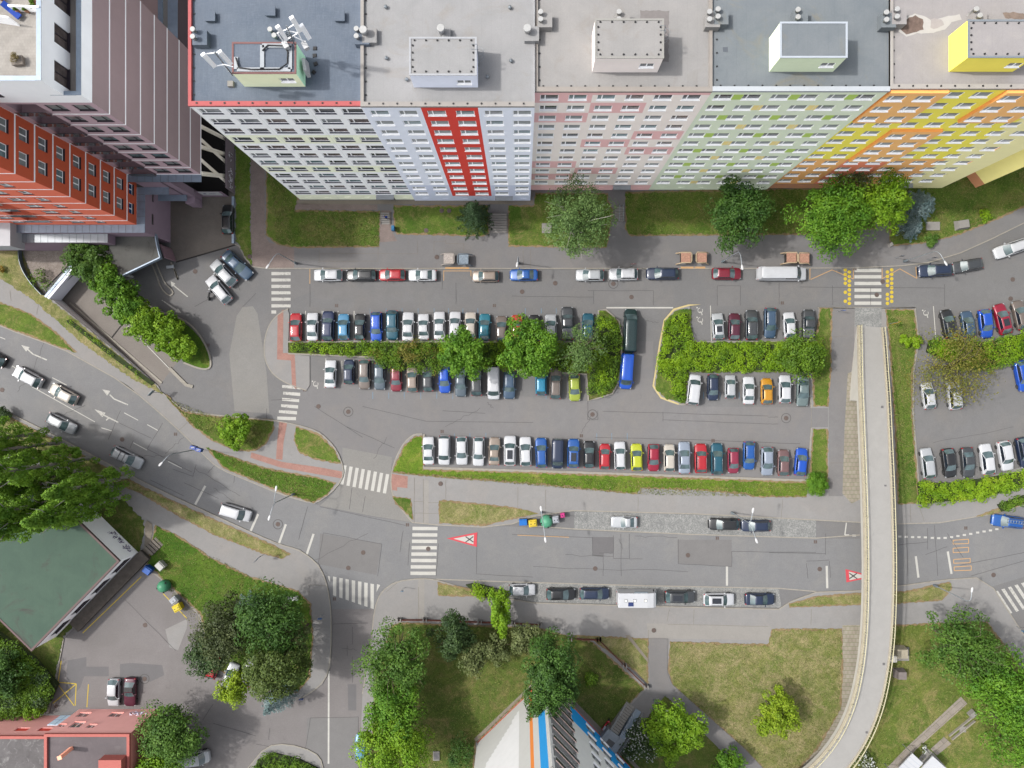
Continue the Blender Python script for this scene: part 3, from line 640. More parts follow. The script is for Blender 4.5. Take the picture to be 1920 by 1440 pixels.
PV = [((709,450),(709,490)),((598,490),(709,490)),((598,476),(783,476)),((767,452),(767,460)),((783,453),(783,476)),((814,453),(814,476)),((814,453),(836,453)),((836,450),(836,457)),((836,457),(870,457)),((870,457),(870,470)),((599,468),(599,494)),((981,468),(981,505)),((995,468),(995,505)),((971,913),(971,955)),((1023,918),(1023,955)),((1196,930),(1196,960)),((1467,935),(1464,972)),((1720,940),(1732,978)),((1706,945),(1707,978)),((777,895),(777,980)),((794,898),(794,980)),((836,900),(836,935)),((776,940),(795,940)),((803,942),(823,942)),((777,962),(823,962)),((1252,1170),(1440,1174)),((1301,1142),(1300,1170)),((1255,1142),(1250,1165)),((1521,1142),(1520,1172)),((352,792),(333,810)),((75,560),(70,590)),((20,545),(22,565)),((1555,868),(1580,868)),((785,1100),(785,1160)),((724,1110),(745,1092)),((580,1096),(580,1118)),((580,1096),(612,1098)),((1562,632),(1590,630)),((1216,1180),(1216,1250)),((940,1110),(938,1160))]
lines('pavement_joint', [wob(a, b, 4, .4) for a, b in PV], .05, 'kerb_d', z=.14)
# manholes and gullies ---------------------------------------------------------
mst = m_plain('rusty_iron', alb(118, 104, 98), .8, .2, var=.25, scale=6); ring = m_plain('manhole_ring', alb(96, 94, 92), .85, var=.2, scale=6)
def manhole(x, y, r=.36, z=.02, big=False):
    mb = MB(); c = W(x, y, z)
    mb.lathe((c.x, c.y, z-.015), [(r, 0), (r, .015), (r*.9, .018)], 18)
    if big:
        n = 24
        for i in range(n):
            a0, a1 = 2*math.pi*i/n, 2*math.pi*(i+1)/n; r0, r1 = r*1.9, r*2.15
            mb.quad(*[(c.x+q*math.cos(a), c.y+q*math.sin(a), z) for q, a in ((r0,a0),(r1,a0),(r1,a1),(r0,a1))], 1)
    struct(mb.build('manhole_cover', [mst, ring]))
for x, y, b in ((521,983,1),(681,1036,0),(653,1065,0),(653,772,1),(597,762,0),(1111,777,1),(1184,557,0),(1150,532,1),(1290,1041,0),(1116,1066,0),(1474,784,1),(1655,528,0),(1644,553,0),(1899,524,0),(1041,531,0),(979,547,0),(229,824,0),(803,1029,0),(4,731,0),(366,509,0),(1537,1067,0),(1895,560,0),(1863,1078,0),(105,1323,0),(272,1172,0),(271,1273,1)): manhole(x, y, big=bool(b))
for x, y in ((826,907),(1226,1182),(819,482),(828,395),(842,395),(799,432),(468,481)): manhole(x, y, z=.17)
def gully(x, y, z=.02, m=mst):
    mb = MB(); c = W(x, y, z); mb.box(c.x-.25, c.x-.03, c.y-.25, c.y+.25, z-.015, z); mb.box(c.x+.03, c.x+.25, c.y-.25, c.y+.25, z-.015, z); struct(mb.build('drain_grate', m))
for x, y in ((631,573),(927,573),(571,731),(829,809),(764,984),(1090,817),(1337,826),(1345,1009),(1529,1016),(1603,504),(1467,568),(627,1123),(390,647),(412,1278),(329,814),(1811,990)): gully(x, y)
# =================================================================== BUILDINGS
WALLC = {}
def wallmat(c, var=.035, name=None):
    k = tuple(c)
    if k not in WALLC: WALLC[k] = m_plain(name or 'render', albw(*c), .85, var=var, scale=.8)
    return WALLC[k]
def flatmat(c):
    k = ('f',) + tuple(c)
    if k not in WALLC: WALLC[k] = m_plain('coping', alb(*c), .8, var=.06, scale=1.2)
    return WALLC[k]
def facade(root, origin, ang, width, z0, z1, openings, cell_mat, mats, recess=.15, cuts_u=(), cuts_z=(), name='wall', reveal=None):
    """wall in plane through origin (world x,y), running along ang, outward normal = (sin ang, -cos ang); openings = (u0,u1,z0,z1)"""
    ux, uy = math.cos(ang), math.sin(ang); nx, ny = math.sin(ang), -math.cos(ang)
    us = sorted(set([0, width] + [round(u, 4) for o in openings for u in o[:2]] + [round(u, 4) for u in cuts_u]))
    zs = sorted(set([z0, z1] + [round(z, 4) for o in openings for z in o[2:4]] + [round(z, 4) for z in cuts_z]))
    ops = [tuple(round(q, 4) for q in o[:4]) for o in openings]
    mb = MB()
    def P(u, z, d=0): return (origin[0]+ux*u+nx*d, origin[1]+uy*u+ny*d, z)
    for a, b in zip(us, us[1:]):
        for c, d in zip(zs, zs[1:]):
            mu, mz = (a+b)/2, (c+d)/2
            if any(o[0] < mu < o[1] and o[2] < mz < o[3] for o in ops): continue
            mb.quad(P(a,c), P(b,c), P(b,d), P(a,d), cell_mat(mu, mz))
    for i, o in enumerate(ops):
        a, b, c, d = o; rc = openings[i][4] if len(openings[i]) > 4 else recess
        rm = reveal if reveal is not None else cell_mat((a+b)/2, (c+d)/2)
        mb.quad(P(a,c), P(a,c,-rc), P(b,c,-rc), P(b,c), rm); mb.quad(P(a,d), P(b,d), P(b,d,-rc), P(a,d,-rc), rm)
        mb.quad(P(a,c), P(a,d), P(a,d,-rc), P(a,c,-rc), rm); mb.quad(P(b,c), P(b,c,-rc), P(b,d,-rc), P(b,d), rm)
    return mb.build(name, mats, root, world=True)
WM = {}
def window_meshes(w, h, frame, sillm, narrow=.55, sill_out=.1, rec=.15, side=1, sill_h=.05, bars=None):
    k = (w, h, frame.name, sillm.name, narrow, sill_out, rec, side)
    if k in WM: return WM[k]
    f = MB(); t = .085
    d0, d1 = .0, .06                        # frame stands d1 proud of the pane
    f.box(0, w, -d1, 0, 0, t); f.box(0, w, -d1, 0, h-t, h); f.box(0, t, -d1, 0, t, h-t); f.box(w-t, w, -d1, 0, t, h-t)
    xs = bars if bars is not None else ([narrow] if side > 0 else [w-narrow])
    for x in xs: f.box(x-.06, x+.06, -d1-.003, 0, t, h-t)
    p = MB(); p.quad((0,-.02,0),(w,-.02,0),(w,-.02,h),(0,-.02,h))
    s = MB(); s.box(-.03, w+.03, -rec-sill_out, -d1-.006, -sill_h, .012)
    def md(mb, nm, mats):
        o = mb.build(nm, mats); me = o.data; bpy.data.objects.remove(o); return me
    r = (md(f, 'window', frame), md(p, 'pane', M['glass'][0]), md(s, 'sill', sillm))
    WM[k] = r; return r
def put_window(root, origin, ang, u, z, w, h, frame, sillm, rec=.15, narrow=.55, pane=None, side=1, sill_out=.1, bars=None):
    ux, uy = math.cos(ang), math.sin(ang); nx, ny = math.sin(ang), -math.cos(ang)
    a, b, c = window_meshes(w, h, frame, sillm, narrow, sill_out, rec, side, bars=bars)
    o = bpy.data.objects.new('window', a); COL.objects.link(o); o.parent = root
    rl = root.location
    o.location = (origin[0]+ux*u-nx*rec-rl.x, origin[1]+uy*u-ny*rec-rl.y, z-rl.z); o.rotation_euler = (0, 0, ang)
    q = bpy.data.objects.new('pane', b); COL.objects.link(q); q.parent = o
    q.material_slots[0].link = 'OBJECT'; q.material_slots[0].material = pane or random.choice(M['glass'])
    s = bpy.data.objects.new('sill', c); COL.objects.link(s); s.parent = o
    return o
FLOORS = [3.5 + 2.83*k for k in range(12)]
YF = (NY-374.3)/12; ZR = 37.0
SCR = (CAM_H-ZR)/FPX
def X37(p): return (p-NX)*SCR
BN = {'c0': (352.5, 677), }
def panel_block(name, label, x0, x1, base_c, feature, roof_m, coping_c, sill_m, y_front=YF, zr=ZR, ncol=6, off=.42, pitch=3.02, panes=None, extra_mats=(), ww=1.98, wh=1.32, depth=13.0, skip=(), side_c=None, cuts_u=None, sides='L'):
    w = x1-x0
    root = thing(name, label, 'apartment block', ((x0+x1)/2, y_front+depth/2, 0), 0, 'panel apartment blocks in a terrace')
    mats = [wallmat(base_c)] + [wallmat(c) for c in extra_mats]
    wins = []
    for k, z in enumerate(FLOORS):
        for c in range(ncol):
            if (k, c) in skip: continue
            u = off + c*pitch
            wins.append((u, u+ww, z, z+wh, k, c))
    vents = [(off+c*pitch+.7, off+c*pitch+1.7, 1.3, 1.65) for c in range(ncol)]
    ops = [q[:4] for q in wins] + [v for i, v in enumerate(vents) if i not in (ncol-2,)]
    door = (off+(ncol-2)*pitch+.1, off+(ncol-2)*pitch+2.4, 0.12, 2.5, .9)
    cu = cuts_u if cuts_u is not None else [.085+c*pitch for c in range(ncol+1)]
    cu = [min(max(u, 0), w) for u in cu]
    facade(root, (x0, y_front), 0, w, 0, zr, ops+[door], feature, mats, cuts_u=cu, cuts_z=[2.8+2.83*j for j in range(12)], reveal=None)
    b = MB(); y1 = y_front+depth
    b.quad((x1,y_front,0),(x1,y1,0),(x1,y1,zr),(x1,y_front,zr)); b.quad((x0,y1,0),(x0,y_front,0),(x0,y_front,zr),(x0,y1,zr)); b.quad((x1,y1,0),(x0,y1,0),(x0,y1,zr),(x1,y1,zr))
    b.build('wall', [wallmat(side_c or base_c)], root, world=True)
    # vent panes, entrance
    for q in vents: v = MB(); v.quad((x0+q[0], y_front+.12, q[2]), (x0+q[1], y_front+.12, q[2]), (x0+q[1], y_front+.12, q[3]), (x0+q[0], y_front+.12, q[3])); v.build('vent_grille', M['pvcw'], root, world=True)
    d = MB(); xa, xb = x0+door[0], x0+door[1]
    d.box(xa, xb, y_front+.85, y_front+.9, .12, 2.5); dd = d.build('door', M['glass'][2], root, world=True)
    f = MB(); f.box(xa+1.1, xa+1.18, y_front+.8, y_front+.85, .12, 2.5); f.box(xa, xa+.1, y_front+.8, y_front+.85, .12, 2.5); f.box(xb-.1, xb, y_front+.8, y_front+.85, .12, 2.5)
    f.build('door_frame', M['pvc'], dd, world=True)
    f = MB(); f.box(xa-.2, xb+.2, y_front-.7, y_front+.0-.003, 2.62, 2.78); f.build('canopy', M['zinc_l'], root, world=True)
    # panel joints
    j = MB()
    if 'white' in label or 'pale green' in label:
        for u in [off+c*pitch-.335 for c in range(0, ncol+1, 2)]:
            if .05 < u < w-.05: j.box(x0+u-.02, x0+u+.02, y_front-.004, y_front+.01, .3, zr-.3)
        for z in FLOORS: j.box(x0+.02, x1-.02, y_front-.003, y_front+.01, z-.72, z-.69)
        j.build('panel_joint', wallmat((196, 200, 196)), root, world=True)
    rf = MB(); rf.box(x0+.003, x1-.003, y_front+.35, y1-.3, zr-1.0, zr-.28); rf.build('roof', roof_m, root, world=True)
    cp = MB(); cm = [coping_c]
    cp.box(x0+.004, x1-.004, y_front-.08, y_front+.42, zr-.3, zr+.02); cp.box(x0+.004, x1-.004, y1-.4, y1+.05, zr-.3, zr+.02)
    if 'L' in sides: cp.box(x0+.004, x0+.34, y_front+.42, y1-.4, zr-.3, zr+.018)
    if 'R' in sides: cp.box(x1-.34, x1-.004, y_front+.42, y1-.4, zr-.3, zr+.018)
    cp.build('parapet', cm, root, world=True)
    nb = int(w/1.45)
    for i in range(nb): bolts = MB(); bolts.obox((x0+.9+i*1.45, y_front+.2 if 'grey' in label or 'yellow' in label else y_front+.6, zr+(.021 if 'grey' in label or 'yellow' in label else -.28)), .16, .16, .07, .3*i); bolts.build('conductor_block', M['black'], root, world=True)
    for i in range(8): bolts = MB(); bolts.obox((x0+.52 if i % 1 == 0 else 0, y_front+1.2+i*1.4, zr-.279), .15, .15, .08, .2*i); bolts.build('conductor_block', M['black'], root, world=True)
    for (a, b_, c, d_, k, cc) in wins:
        pn = None
        if panes: pn = M['glass'][random.choice(panes(k, cc))]
        put_window(root, (x0, y_front), 0, a, c, ww, wh, M['pvcw'], sill_m, pane=pn, sill_out=.10 if sill_m is M['pvcw'] else .05)
    return root
roofA = m_roof('bitumen_blue_grey', alb(112, 124, 140), alb(126, 136, 150), alb(140, 148, 158), .2, weave=True)
roofB = m_roof('bitumen_beige', alb(185, 184, 184), alb(172, 172, 172), alb(166, 156, 142), .5)
roofC = m_roof('bitumen_warm', alb(184, 181, 178), alb(172, 170, 168), alb(160, 150, 138), .5)
roofD = m_roof('bitumen_slate', alb(132, 140, 146), alb(146, 152, 156), alb(168, 152, 110), .5, sscale=.16)
roofE = m_roof('bitumen_pale', alb(188, 183, 182), alb(176, 171, 170), alb(200, 194, 186), .5)
xb = [X37(352.5), X37(677), X37(1002.5), X37(1336), X37(1669)]
def fA(u, z):
    k = int((z-2.8)/2.83)
    if z < 2.8: return 1
    return 1 if k in (4, 8) else 0
A1 = panel_block('apartment_block', 'white apartment block with pale green bands and a blue-grey roof carrying antennas', xb[0], xb[1], (224, 226, 232), fA, roofA, flatmat((212, 112, 112)), m_plain('dark_sill', alb(52, 50, 80), .6, var=0), off=.45, ww=2.28, wh=1.38, extra_mats=((220, 228, 198),), panes=lambda k, c: (0, 1, 1, 4) if k > 5 else (1, 2, 2, 4, 0), side_c=(214, 218, 224))
def fB(u, z):
    if z > 3.0 and 6.15 < u < 12.1: return 1
    return 2 if z < 8.5 else 0
xw = xb[1]
A2 = panel_block('apartment_block', 'pale grey apartment block with a bright red vertical stripe down its front', xb[1], xb[2], (208, 212, 222), fB, roofB, flatmat((186, 180, 174)), M['pvcw'], y_front=YF-.18, zr=37.3, extra_mats=((196, 62, 52), (186, 192, 210)), panes=lambda k, c: (3, 3, 4, 2), cuts_u=[6.15, 12.1], off=.62)
PINK = {11:(0,1), 10:(2,3), 9:(0,1), 7:(4,5), 6:(2,3), 5:(4,5), 3:(0,1), 2:(2,3), 1:(0,1)}
def fC(u, z):
    if z < 2.8 or z > 36.4: return 1
    k = min(11, int((z-2.8)/2.83)); c = int((u-.085)/3.02)
    return 1 if k in PINK and c in PINK[k] else 0
A3 = panel_block('apartment_block', 'cream and pink checked apartment block in the middle of the terrace', xb[2], xb[3], (226, 212, 204), fC, roofC, flatmat((180, 172, 164)), M['pvcw'], y_front=(NY-356.5)/12, sides='LR', off=.6, extra_mats=((212, 168, 166),), panes=lambda k, c: (1, 0, 4, 3, 3, 2) if k > 3 else (3, 3, 4))
def fD(u, z):
    k = min(11, int((z-2.8)/2.83))
    if z < 2.8: return 0
    zz = FLOORS[k]
    if not (zz-.05 < z < zz+1.36): return 0
    for c in range(5):
        g0, g1 = .6+c*3.02+1.98, .6+(c+1)*3.02
        if g0 < u < g1:
            if (11-k) % 2 == 0 and c in (0, 2, 4): return 1
            if (11-k) % 2 == 1 and c in (1, 3): return 2
    return 0
A4 = panel_block('apartment_block', 'pale green apartment block with olive and tan patches between its windows', xb[3], xb[4], (202, 210, 186), fD, roofD, m_plain('white_metal_coping', alb(214, 220, 226), .5, var=.05), M['pvcw'], y_front=(NY-356)/12, sides='', off=.6, extra_mats=((160, 184, 92), (216, 196, 132)), panes=lambda k, c: (3, 3, 4, 3, 0))
Y5 = (NY-353)/12
def fE(u, z):
    k = min(11, int((z-2.8)/2.83)); c = int((u-.2)/3.05)
    if u > 19.7:
        if k in (3, 5, 7) and 22.3 < u < 23.5 and FLOORS[k] < z < FLOORS[k]+1.33: return 1
        return 3
    if z < 2.4: return 4
    if k >= 4: return 0
    return 2 if c in (2, 3) else 1
w5 = 27.3
A5 = panel_block('apartment_block', 'yellow and orange apartment block at the right end with projecting orange bays', xb[4], xb[4]+w5, (230, 210, 84), fE, roofE, flatmat((196, 190, 184)), M['pvcw'], y_front=Y5, ncol=8, pitch=3.05, off=.5, extra_mats=((228, 166, 104), (216, 126, 96), (222, 214, 160), (170, 120, 90)), panes=lambda k, c: (3, 3, 4), cuts_u=[.2+3.05*c for c in range(7)]+[19.7], skip=[(k, c) for c, ks in ((0,(9,10,11)),(1,(9,10,11)),(4,(9,10,11)),(5,(9,10,11)),(2,(4,5,6,7)),(3,(4,5,6,7))) for k in ks], side_c=(222, 214, 160))
for c0, k0, k1 in ((0, 9, 11), (4, 9, 11), (2, 4, 7)):          # projecting orange bays
    u0, u1 = .22+c0*3.05, .22+(c0+2)*3.05; zA, zB = FLOORS[k0]-.7, (FLOORS[k1]+2.1 if k1 < 11 else 36.68)
    ops = []
    for k in range(k0, k1+1):
        for c in (c0, c0+1): ops.append((.5+c*3.05-u0, .5+c*3.05+1.98-u0, FLOORS[k], FLOORS[k]+1.32))
    X0 = xb[4]+u0; yb = Y5-.4
    facade(A5, (X0, yb), 0, u1-u0, zA, zB, ops, lambda u, z: 0, [wallmat((230, 170, 108))], name='bay')
    s = MB(); s.quad((X0, yb, zA), (X0, yb, zB), (X0, Y5, zB), (X0, Y5, zA)); s.quad((X0+u1-u0, yb, zA), (X0+u1-u0, Y5, zA), (X0+u1-u0, Y5, zB), (X0+u1-u0, yb, zB))
    s.quad((X0, yb, zA), (X0, Y5, zA), (X0+u1-u0, Y5, zA), (X0+u1-u0, yb, zA)); s.quad((X0, yb, zB), (X0+u1-u0, yb, zB), (X0+u1-u0, Y5, zB), (X0, Y5, zB))
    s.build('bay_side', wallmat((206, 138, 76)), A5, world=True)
    for o in ops: put_window(A5, (X0, yb), 0, o[0], o[2], 1.98, 1.32, M['pvcw'], M['pvcw'], pane=M['glass'][random.choice((3,3,4))], sill_out=.12)
# diagonal end block beyond the yellow one
def P2w(x, y): return W(x, y)
pa, pb_ = W(1806, 325), W(1828, 353)
ang = math.atan2(pb_.y-pa.y, pb_.x-pa.x)
root = thing('apartment_block', 'pale yellow end block with a brown plinth, turned at an angle beside the grass', 'apartment block', ((pa.x+pb_.x)/2+8, pa.y+4, 0))
mb = MB(); d = Vector((pb_.x-pa.x, pb_.y-pa.y)).normalized(); e = Vector((-d.y, d.x)); 
Q = [(pa.x, pa.y), (pb_.x, pb_.y), (pb_.x+e.x*26, pb_.y+e.y*26+2.5), (pa.x+e.x*26, pa.y+e.y*26+4)]
mb.poly(Q, 2.3, 37, 0); mb.build('wall', wallmat((222, 212, 140)), root, world=True)
mb = MB(); mb.poly([(q[0], q[1]) for q in Q], -.1, 2.3, 0); mb.build('plinth', wallmat((178, 124, 92)), root, world=True)

# rooftop lift houses ---------------------------------------------------------
def lift_house(label, x0, x1, y0, y1, zt, wall_c, top_m, edge_m, win, group='lift houses on the apartment roofs', zb=36.72, bolts=True, left_c=None):
    a, b = W(x0, y1, zt), W(x1, y0, zt)
    root = thing('lift_house', label, 'roof house', ((a.x+b.x)/2, (a.y+b.y)/2, zb), 0, group)
    ops = []
    wx = (win-NX)*(CAM_H-38.6)/FPX - a.x
    ww = 1.5; ops = [(wx, wx+ww, zb+1.1, zb+2.0)]
    facade(root, (a.x, a.y), 0, b.x-a.x, zb, zt, ops, lambda u, z: 0, [wallmat(wall_c)])
    m = MB(); m.quad((b.x,a.y,zb),(b.x,b.y,zb),(b.x,b.y,zt),(b.x,a.y,zt)); m.quad((b.x,b.y,zb),(a.x,b.y,zb),(a.x,b.y,zt),(b.x,b.y,zt)); m.build('wall', wallmat(left_c or wall_c), root, world=True)
    m = MB(); m.quad((a.x,b.y,zb),(a.x,a.y,zb),(a.x,a.y,zt),(a.x,b.y,zt)); m.build('wall', wallmat(wall_c), root, world=True)
    m = MB(); m.box(a.x+.1, b.x-.1, a.y+.1, b.y-.1, zt-.1, zt+.012); m.build('roof', top_m, root, world=True)
    m = MB(); e = .14
    m.box(a.x-.05, b.x+.05, a.y-.05, a.y+e, zt, zt+.07); m.box(a.x-.05, b.x+.05, b.y-e, b.y+.05, zt, zt+.07); m.box(a.x-.05, a.x+e, a.y+e, b.y-e, zt, zt+.068); m.box(b.x-e, b.x+.05, a.y+e, b.y-e, zt, zt+.068)
    m.build('coping', edge_m, root, world=True)
    if bolts:
        for i in range(6):
            for y in (a.y+.35, b.y-.3): m = MB(); m.obox((a.x+.5+i*(b.x-a.x-1)/5, y, zt+.012), .16, .14, .1, .2*i); m.build('conductor_block', M['black'], root, world=True)
        for i in range(4):
            for x in (a.x+.3, b.x-.3): m = MB(); m.obox((x, a.y+.8+i*(b.y-a.y-1.6)/3, zt+.012), .14, .16, .1, .2*i); m.build('conductor_block', M['black'], root, world=True)
    put_window(root, (a.x, a.y), 0, wx, zb+1.1, ww, .9, M['pvcw'], M['pvcw'], narrow=.75, pane=M['glass'][0])
    return root, a, b
h1 = lift_house('pale green lift house with grey cable trays on the blue-grey roof', 436, 555, 80, 138, 39.8, (216, 224, 186), roofA, flatmat((150, 110, 108)), 523, bolts=False, left_c=(176, 220, 186))
h2 = lift_house('pale grey lift house on the roof of the red striped block', 768, 893, 70.5, 141, 39.9, (204, 208, 220), roofB, flatmat((198, 200, 204)), 856)
h3 = lift_house('cream lift house on the roof of the pink block', 1116, 1244, 36, 109, 39.9, (216, 206, 200), roofC, flatmat((180, 178, 172)), 1200)
h4 = lift_house('pale green lift house with white coping on the slate roof', 1463, 1588, 42, 108, 39.9, (194, 204, 174), roofD, m_plain('white_coping', alb(208, 216, 226), .5, var=.04), 1541, bolts=False)
h5 = lift_house('bright yellow lift house on the pale roof at the right end', 1815, 1940, 38, 108, 39.9, (222, 206, 88), roofE, flatmat((150, 158, 165)), 1893)
root, a, b = h1                           # cable trays round the first lift house
m = MB(); z = 39.83
for s in (((a.x+.5,a.y+.35),(b.x-.5,a.y+.35)), ((a.x+3.0,a.y+.4),(a.x+3.0,b.y-.3)), ((a.x+3.0,b.y-.35),(b.x-.4,b.y-.35)), ((b.x-.55,a.y+.4),(b.x-.55,b.y-.4)), ((a.x+.4,a.y+.4),(a.x+.4,a.y+1.6))): m.strip(s, .4, z, z+.12)
m.build('cable_tray', M['zinc_l'], root, world=True)
m = MB(); m.tube([(a.x+.4,a.y+1.5,z+.2),(a.x+.7,a.y+.5,z+.2),(a.x+2,a.y+.32,z+.2),(b.x-1.6,a.y+.35,z+.2),(b.x-.8,a.y+.9,z+.2),(b.x-.75,b.y-1,z+.2),(b.x-1.2,b.y-.4,z+.2),(a.x+3.6,b.y-.35,z+.2),(a.x+3.05,b.y-.9,z+.2)], .07, 6); m.build('cable', M['black'], root, world=True)
def ladder(a, b, root):
    m = MB()
    for dy in (0, .5): m.tube([(b.x+.12, b.y-1.0-dy, 36.8), (b.x+.12, b.y-1.0-dy, 40.6), (b.x-.5, b.y-1.0-dy, 40.6)], .025, 5)
    for k in range(10): m.tube([(b.x+.12, b.y-1.0, 37.1+.35*k), (b.x+.12, b.y-1.5, 37.1+.35*k)], .018, 4)
    for k in range(3): m.tube([(b.x+.12+.6*math.sin(t), b.y-1.25+.45*math.cos(t), 38.4+.7*k) for t in np.linspace(0, math.pi, 7)], .018, 4)
    m.build('ladder', M['steel'], root, world=True)
ladder(h2[1], h2[2], h2[0]); ladder(h3[1], h3[2], h3[0])
# chimneys, vents, hatches on the roofs ---------------------------------------
BOXN = [0]
def twin_vent(x, y, label, n=2, big=False, box=(1.5, 1.5, .8), mm='steel', ang=0, zt=38.6, boxm=None):
    c = W(x, y, zt); s = (CAM_H-zt)/FPX
    root = thing('roof_vent', label, 'roof vent', (c.x, c.y, 36.72), 0, 'metal flues on the apartment roofs')
    BOXN[0] += .013; m = MB(); m.obox((c.x+.45, c.y-.2, 36.72), box[0], box[1], box[2]+BOXN[0], 0); m.build('vent_box', boxm or roofB, root, world=True)
    if big:
        m = MB(); m.lathe((c.x, c.y, 36.8), [(.28, 0), (.28, 1.2), (.40, 1.3), (.40, 1.6), (.37, 1.64), (.36, 1.642)], 16); m.build('cowl', M['flue'], root, world=True)
    else:
        for k in range(n):
            m = MB(); m.lathe((c.x+math.sin(ang)*(k-.5)*.75, c.y+math.cos(ang)*(k-.5)*.75, 36.8), [(.17, 0), (.17, 1.2), (.26, 1.21), (.26, 1.38), (.25, 1.39), (.245, 1.391)], 14); m.build('cowl', M['flue'], root, world=True)
    return root
twin_vent(357, 57, 'pair of white flue caps at the left edge of the blue-grey roof', boxm=roofA)
twin_vent(507, 56, 'pair of beige flue caps on a dark box above the pale green lift house', ang=-.6, boxm=roofA)
twin_vent(666, 56, 'pair of small flue caps beside the parapet of the blue-grey roof', boxm=roofA)
twin_vent(680, 53, 'large round steel cowl standing on the parapet between the blue-grey and beige roofs', big=True)
twin_vent(826, 50, 'large round steel cowl above the pale grey lift house', big=True, box=(.9, 1.3, .7))
twin_vent(989, 50, 'large round steel cowl at the right edge of the beige roof', big=True)
twin_vent(1014, 24, 'pair of steel flues at the left edge of the warm beige roof', boxm=roofC)
twin_vent(1162, 24, 'pair of steel flues above the cream lift house', boxm=roofC)
twin_vent(1333, 24, 'pair of steel flues at the right edge of the warm beige roof', boxm=roofC)
twin_vent(1349, 19, 'pair of steel flues at the left edge of the slate roof', boxm=roofD)
twin_vent(1500, 20, 'pair of steel flues above the pale green lift house with white coping', boxm=roofD)
twin_vent(1667, 25, 'pair of steel flues at the right edge of the slate roof', boxm=roofD)
twin_vent(1687, 19, 'pair of grey flues at the left edge of the pale roof', boxm=roofE)
twin_vent(1840, 18, 'pair of leaning flues above the yellow lift house', ang=-.5, boxm=roofE)
def roof_box(x0, y0, x1, y1, h, label, mat, cat='roof hatch', name='roof_hatch'):
    z = 36.72; a, b = W(x0, y1, z+h), W(x1, y0, z+h); m = MB(); m.box(a.x, b.x, a.y, b.y, z, z+h*.8); m.box(a.x-.06, b.x+.06, a.y-.06, b.y+.06, z+h*.8, z+h)
    o = m.build(name, mat); tag(o, label, cat); return o
roof_box(384, 22, 402, 38, .45, 'low square hatch at the upper left of the blue-grey roof', roofA)
roof_box(498, 12, 515, 28, .45, 'low square hatch near the middle of the blue-grey roof', roofA)
roof_box(628, 21, 645, 38, .45, 'low square hatch at the upper right of the blue-grey roof', roofA)
def blackpad(x, y, i):
    c = W(x, y, 36.72); m = MB(); m.obox((c.x, c.y, 36.725), .42, .40, .1, .1*i*i, 0, .85); o = m.build('ballast_pad', M['black']); tag(o, '%s black square pad in the column beside the pale green lift house' % ['topmost', 'second highest', 'third highest', 'lowest, most tilted'][i], 'ballast pad', 'black pads on the blue-grey roof')
for i, (x, y) in enumerate(((590.5, 91), (590, 104.5), (592, 120), (588.5, 135.5))): blackpad(x, y, i)
def mush(x, y, lab):
    c = W(x, y, 37.3); m = MB(); m.lathe((c.x, c.y, 36.72), [(.1, 0), (.1, .45), (.2, .48), (.18, .6), (.03, .68)], 12); o = m.build('vent_cap', M['steel']); tag(o, lab, 'vent cap', 'small vent caps on the beige roof')
for x, y, l in ((723,12,'small silver vent cap at the top left of the beige roof'),(724,108,'small silver vent cap left of the pale grey lift house'),(762,148,'small silver vent cap by the lower left corner of the pale grey lift house'),(914,143,'small silver vent cap right of the caged ladder'),(956,13,'small silver vent cap at the top right of the beige roof'),(958,113,'small silver vent cap near the right parapet of the beige roof')): mush(x, y, l)
def stain_patch(name, pts, m, z=36.735):
    mb = MB(); mb.poly(ragged([tuple(W(p[0], p[1], z)[:2]) for p in pts], .08, .3), None, z); return struct(mb.build(name, m))
stain_patch('roof_patch', [(1200,20),(1254,20),(1254,116),(1240,116),(1244,36),(1200,36)], m_plain('dark_felt', alb(150,144,142), .9, var=.1))
stain_patch('roof_patch', [(1355,88),(1365,88),(1365,97),(1355,97)], m_plain('dark_felt2', alb(112,118,126), .9, var=.1))
stain_patch('roof_stain', [(1684,48),(1695,34),(1715,25),(1730,28),(1745,38),(1765,33),(1785,30),(1800,26),(1803,36),(1785,42),(1772,56),(1745,62),(1720,62),(1700,68),(1688,60)], m_plain('lime_stain', alb(216,212,206), .9, var=.06), 36.730)
stain_patch('roof_stain', [(1687,52),(1700,36),(1716,29),(1730,36),(1732,56),(1712,62),(1700,64)], m_plain('moss_stain', alb(132,112,102), .95, var=.4, scale=2.2), 36.736)
stain_patch('roof_stain', [(1745,35),(1765,36),(1770,46),(1758,54),(1744,52)], m_plain('grey_stain', alb(196,188,184), .95, var=.1, scale=2), 36.736)
stain_patch('roof_stain', [(1880,25),(1900,22),(1930,28),(1930,36),(1885,34)], m_plain('moss_stain2', alb(150,132,120), .95, var=.3, scale=2), 36.736)
# antenna masts ---------------------------------------------------------------
def antenna(label, base, tip, panels, extra=()):
    root = thing('antenna_mast', label, 'antenna mast', base, 0, 'mobile phone antenna masts on the blue-grey roof')
    B0, T0 = Vector(base), Vector(tip)
    m = MB(); m.tube([B0, T0], .07, 8); 
    m.build('mast', M['steel'], root, world=True)
    for s in extra:
        m = MB(); m.tube([s[0], s[1]], .06, 6); m.build('arm', M['pvcw'], root, world=True)
    for p in panels:
        m = MB(); c = Vector(p)
        m.obox((c.x, c.y, c.z), .42, .28, 2.4, .6); m.obox((c.x, c.y, c.z+2.4), .44, .30, .08, .6, 0, .8)
        m.build('panel_antenna', M['pvcw'], root, world=True)
    m = MB(); 
    for k in range(6): m.obox((B0.x+.12, B0.y-.08, B0.z+1.2+.3*k), .3, .03, .03, .5)
    m.build('dipole', M['steel'], root, world=True)
    return root
b0 = W(435, 140, 39.4); zt = 45.2
def at(x, y, z): v = W(x, y, z); return (v.x, v.y, v.z)
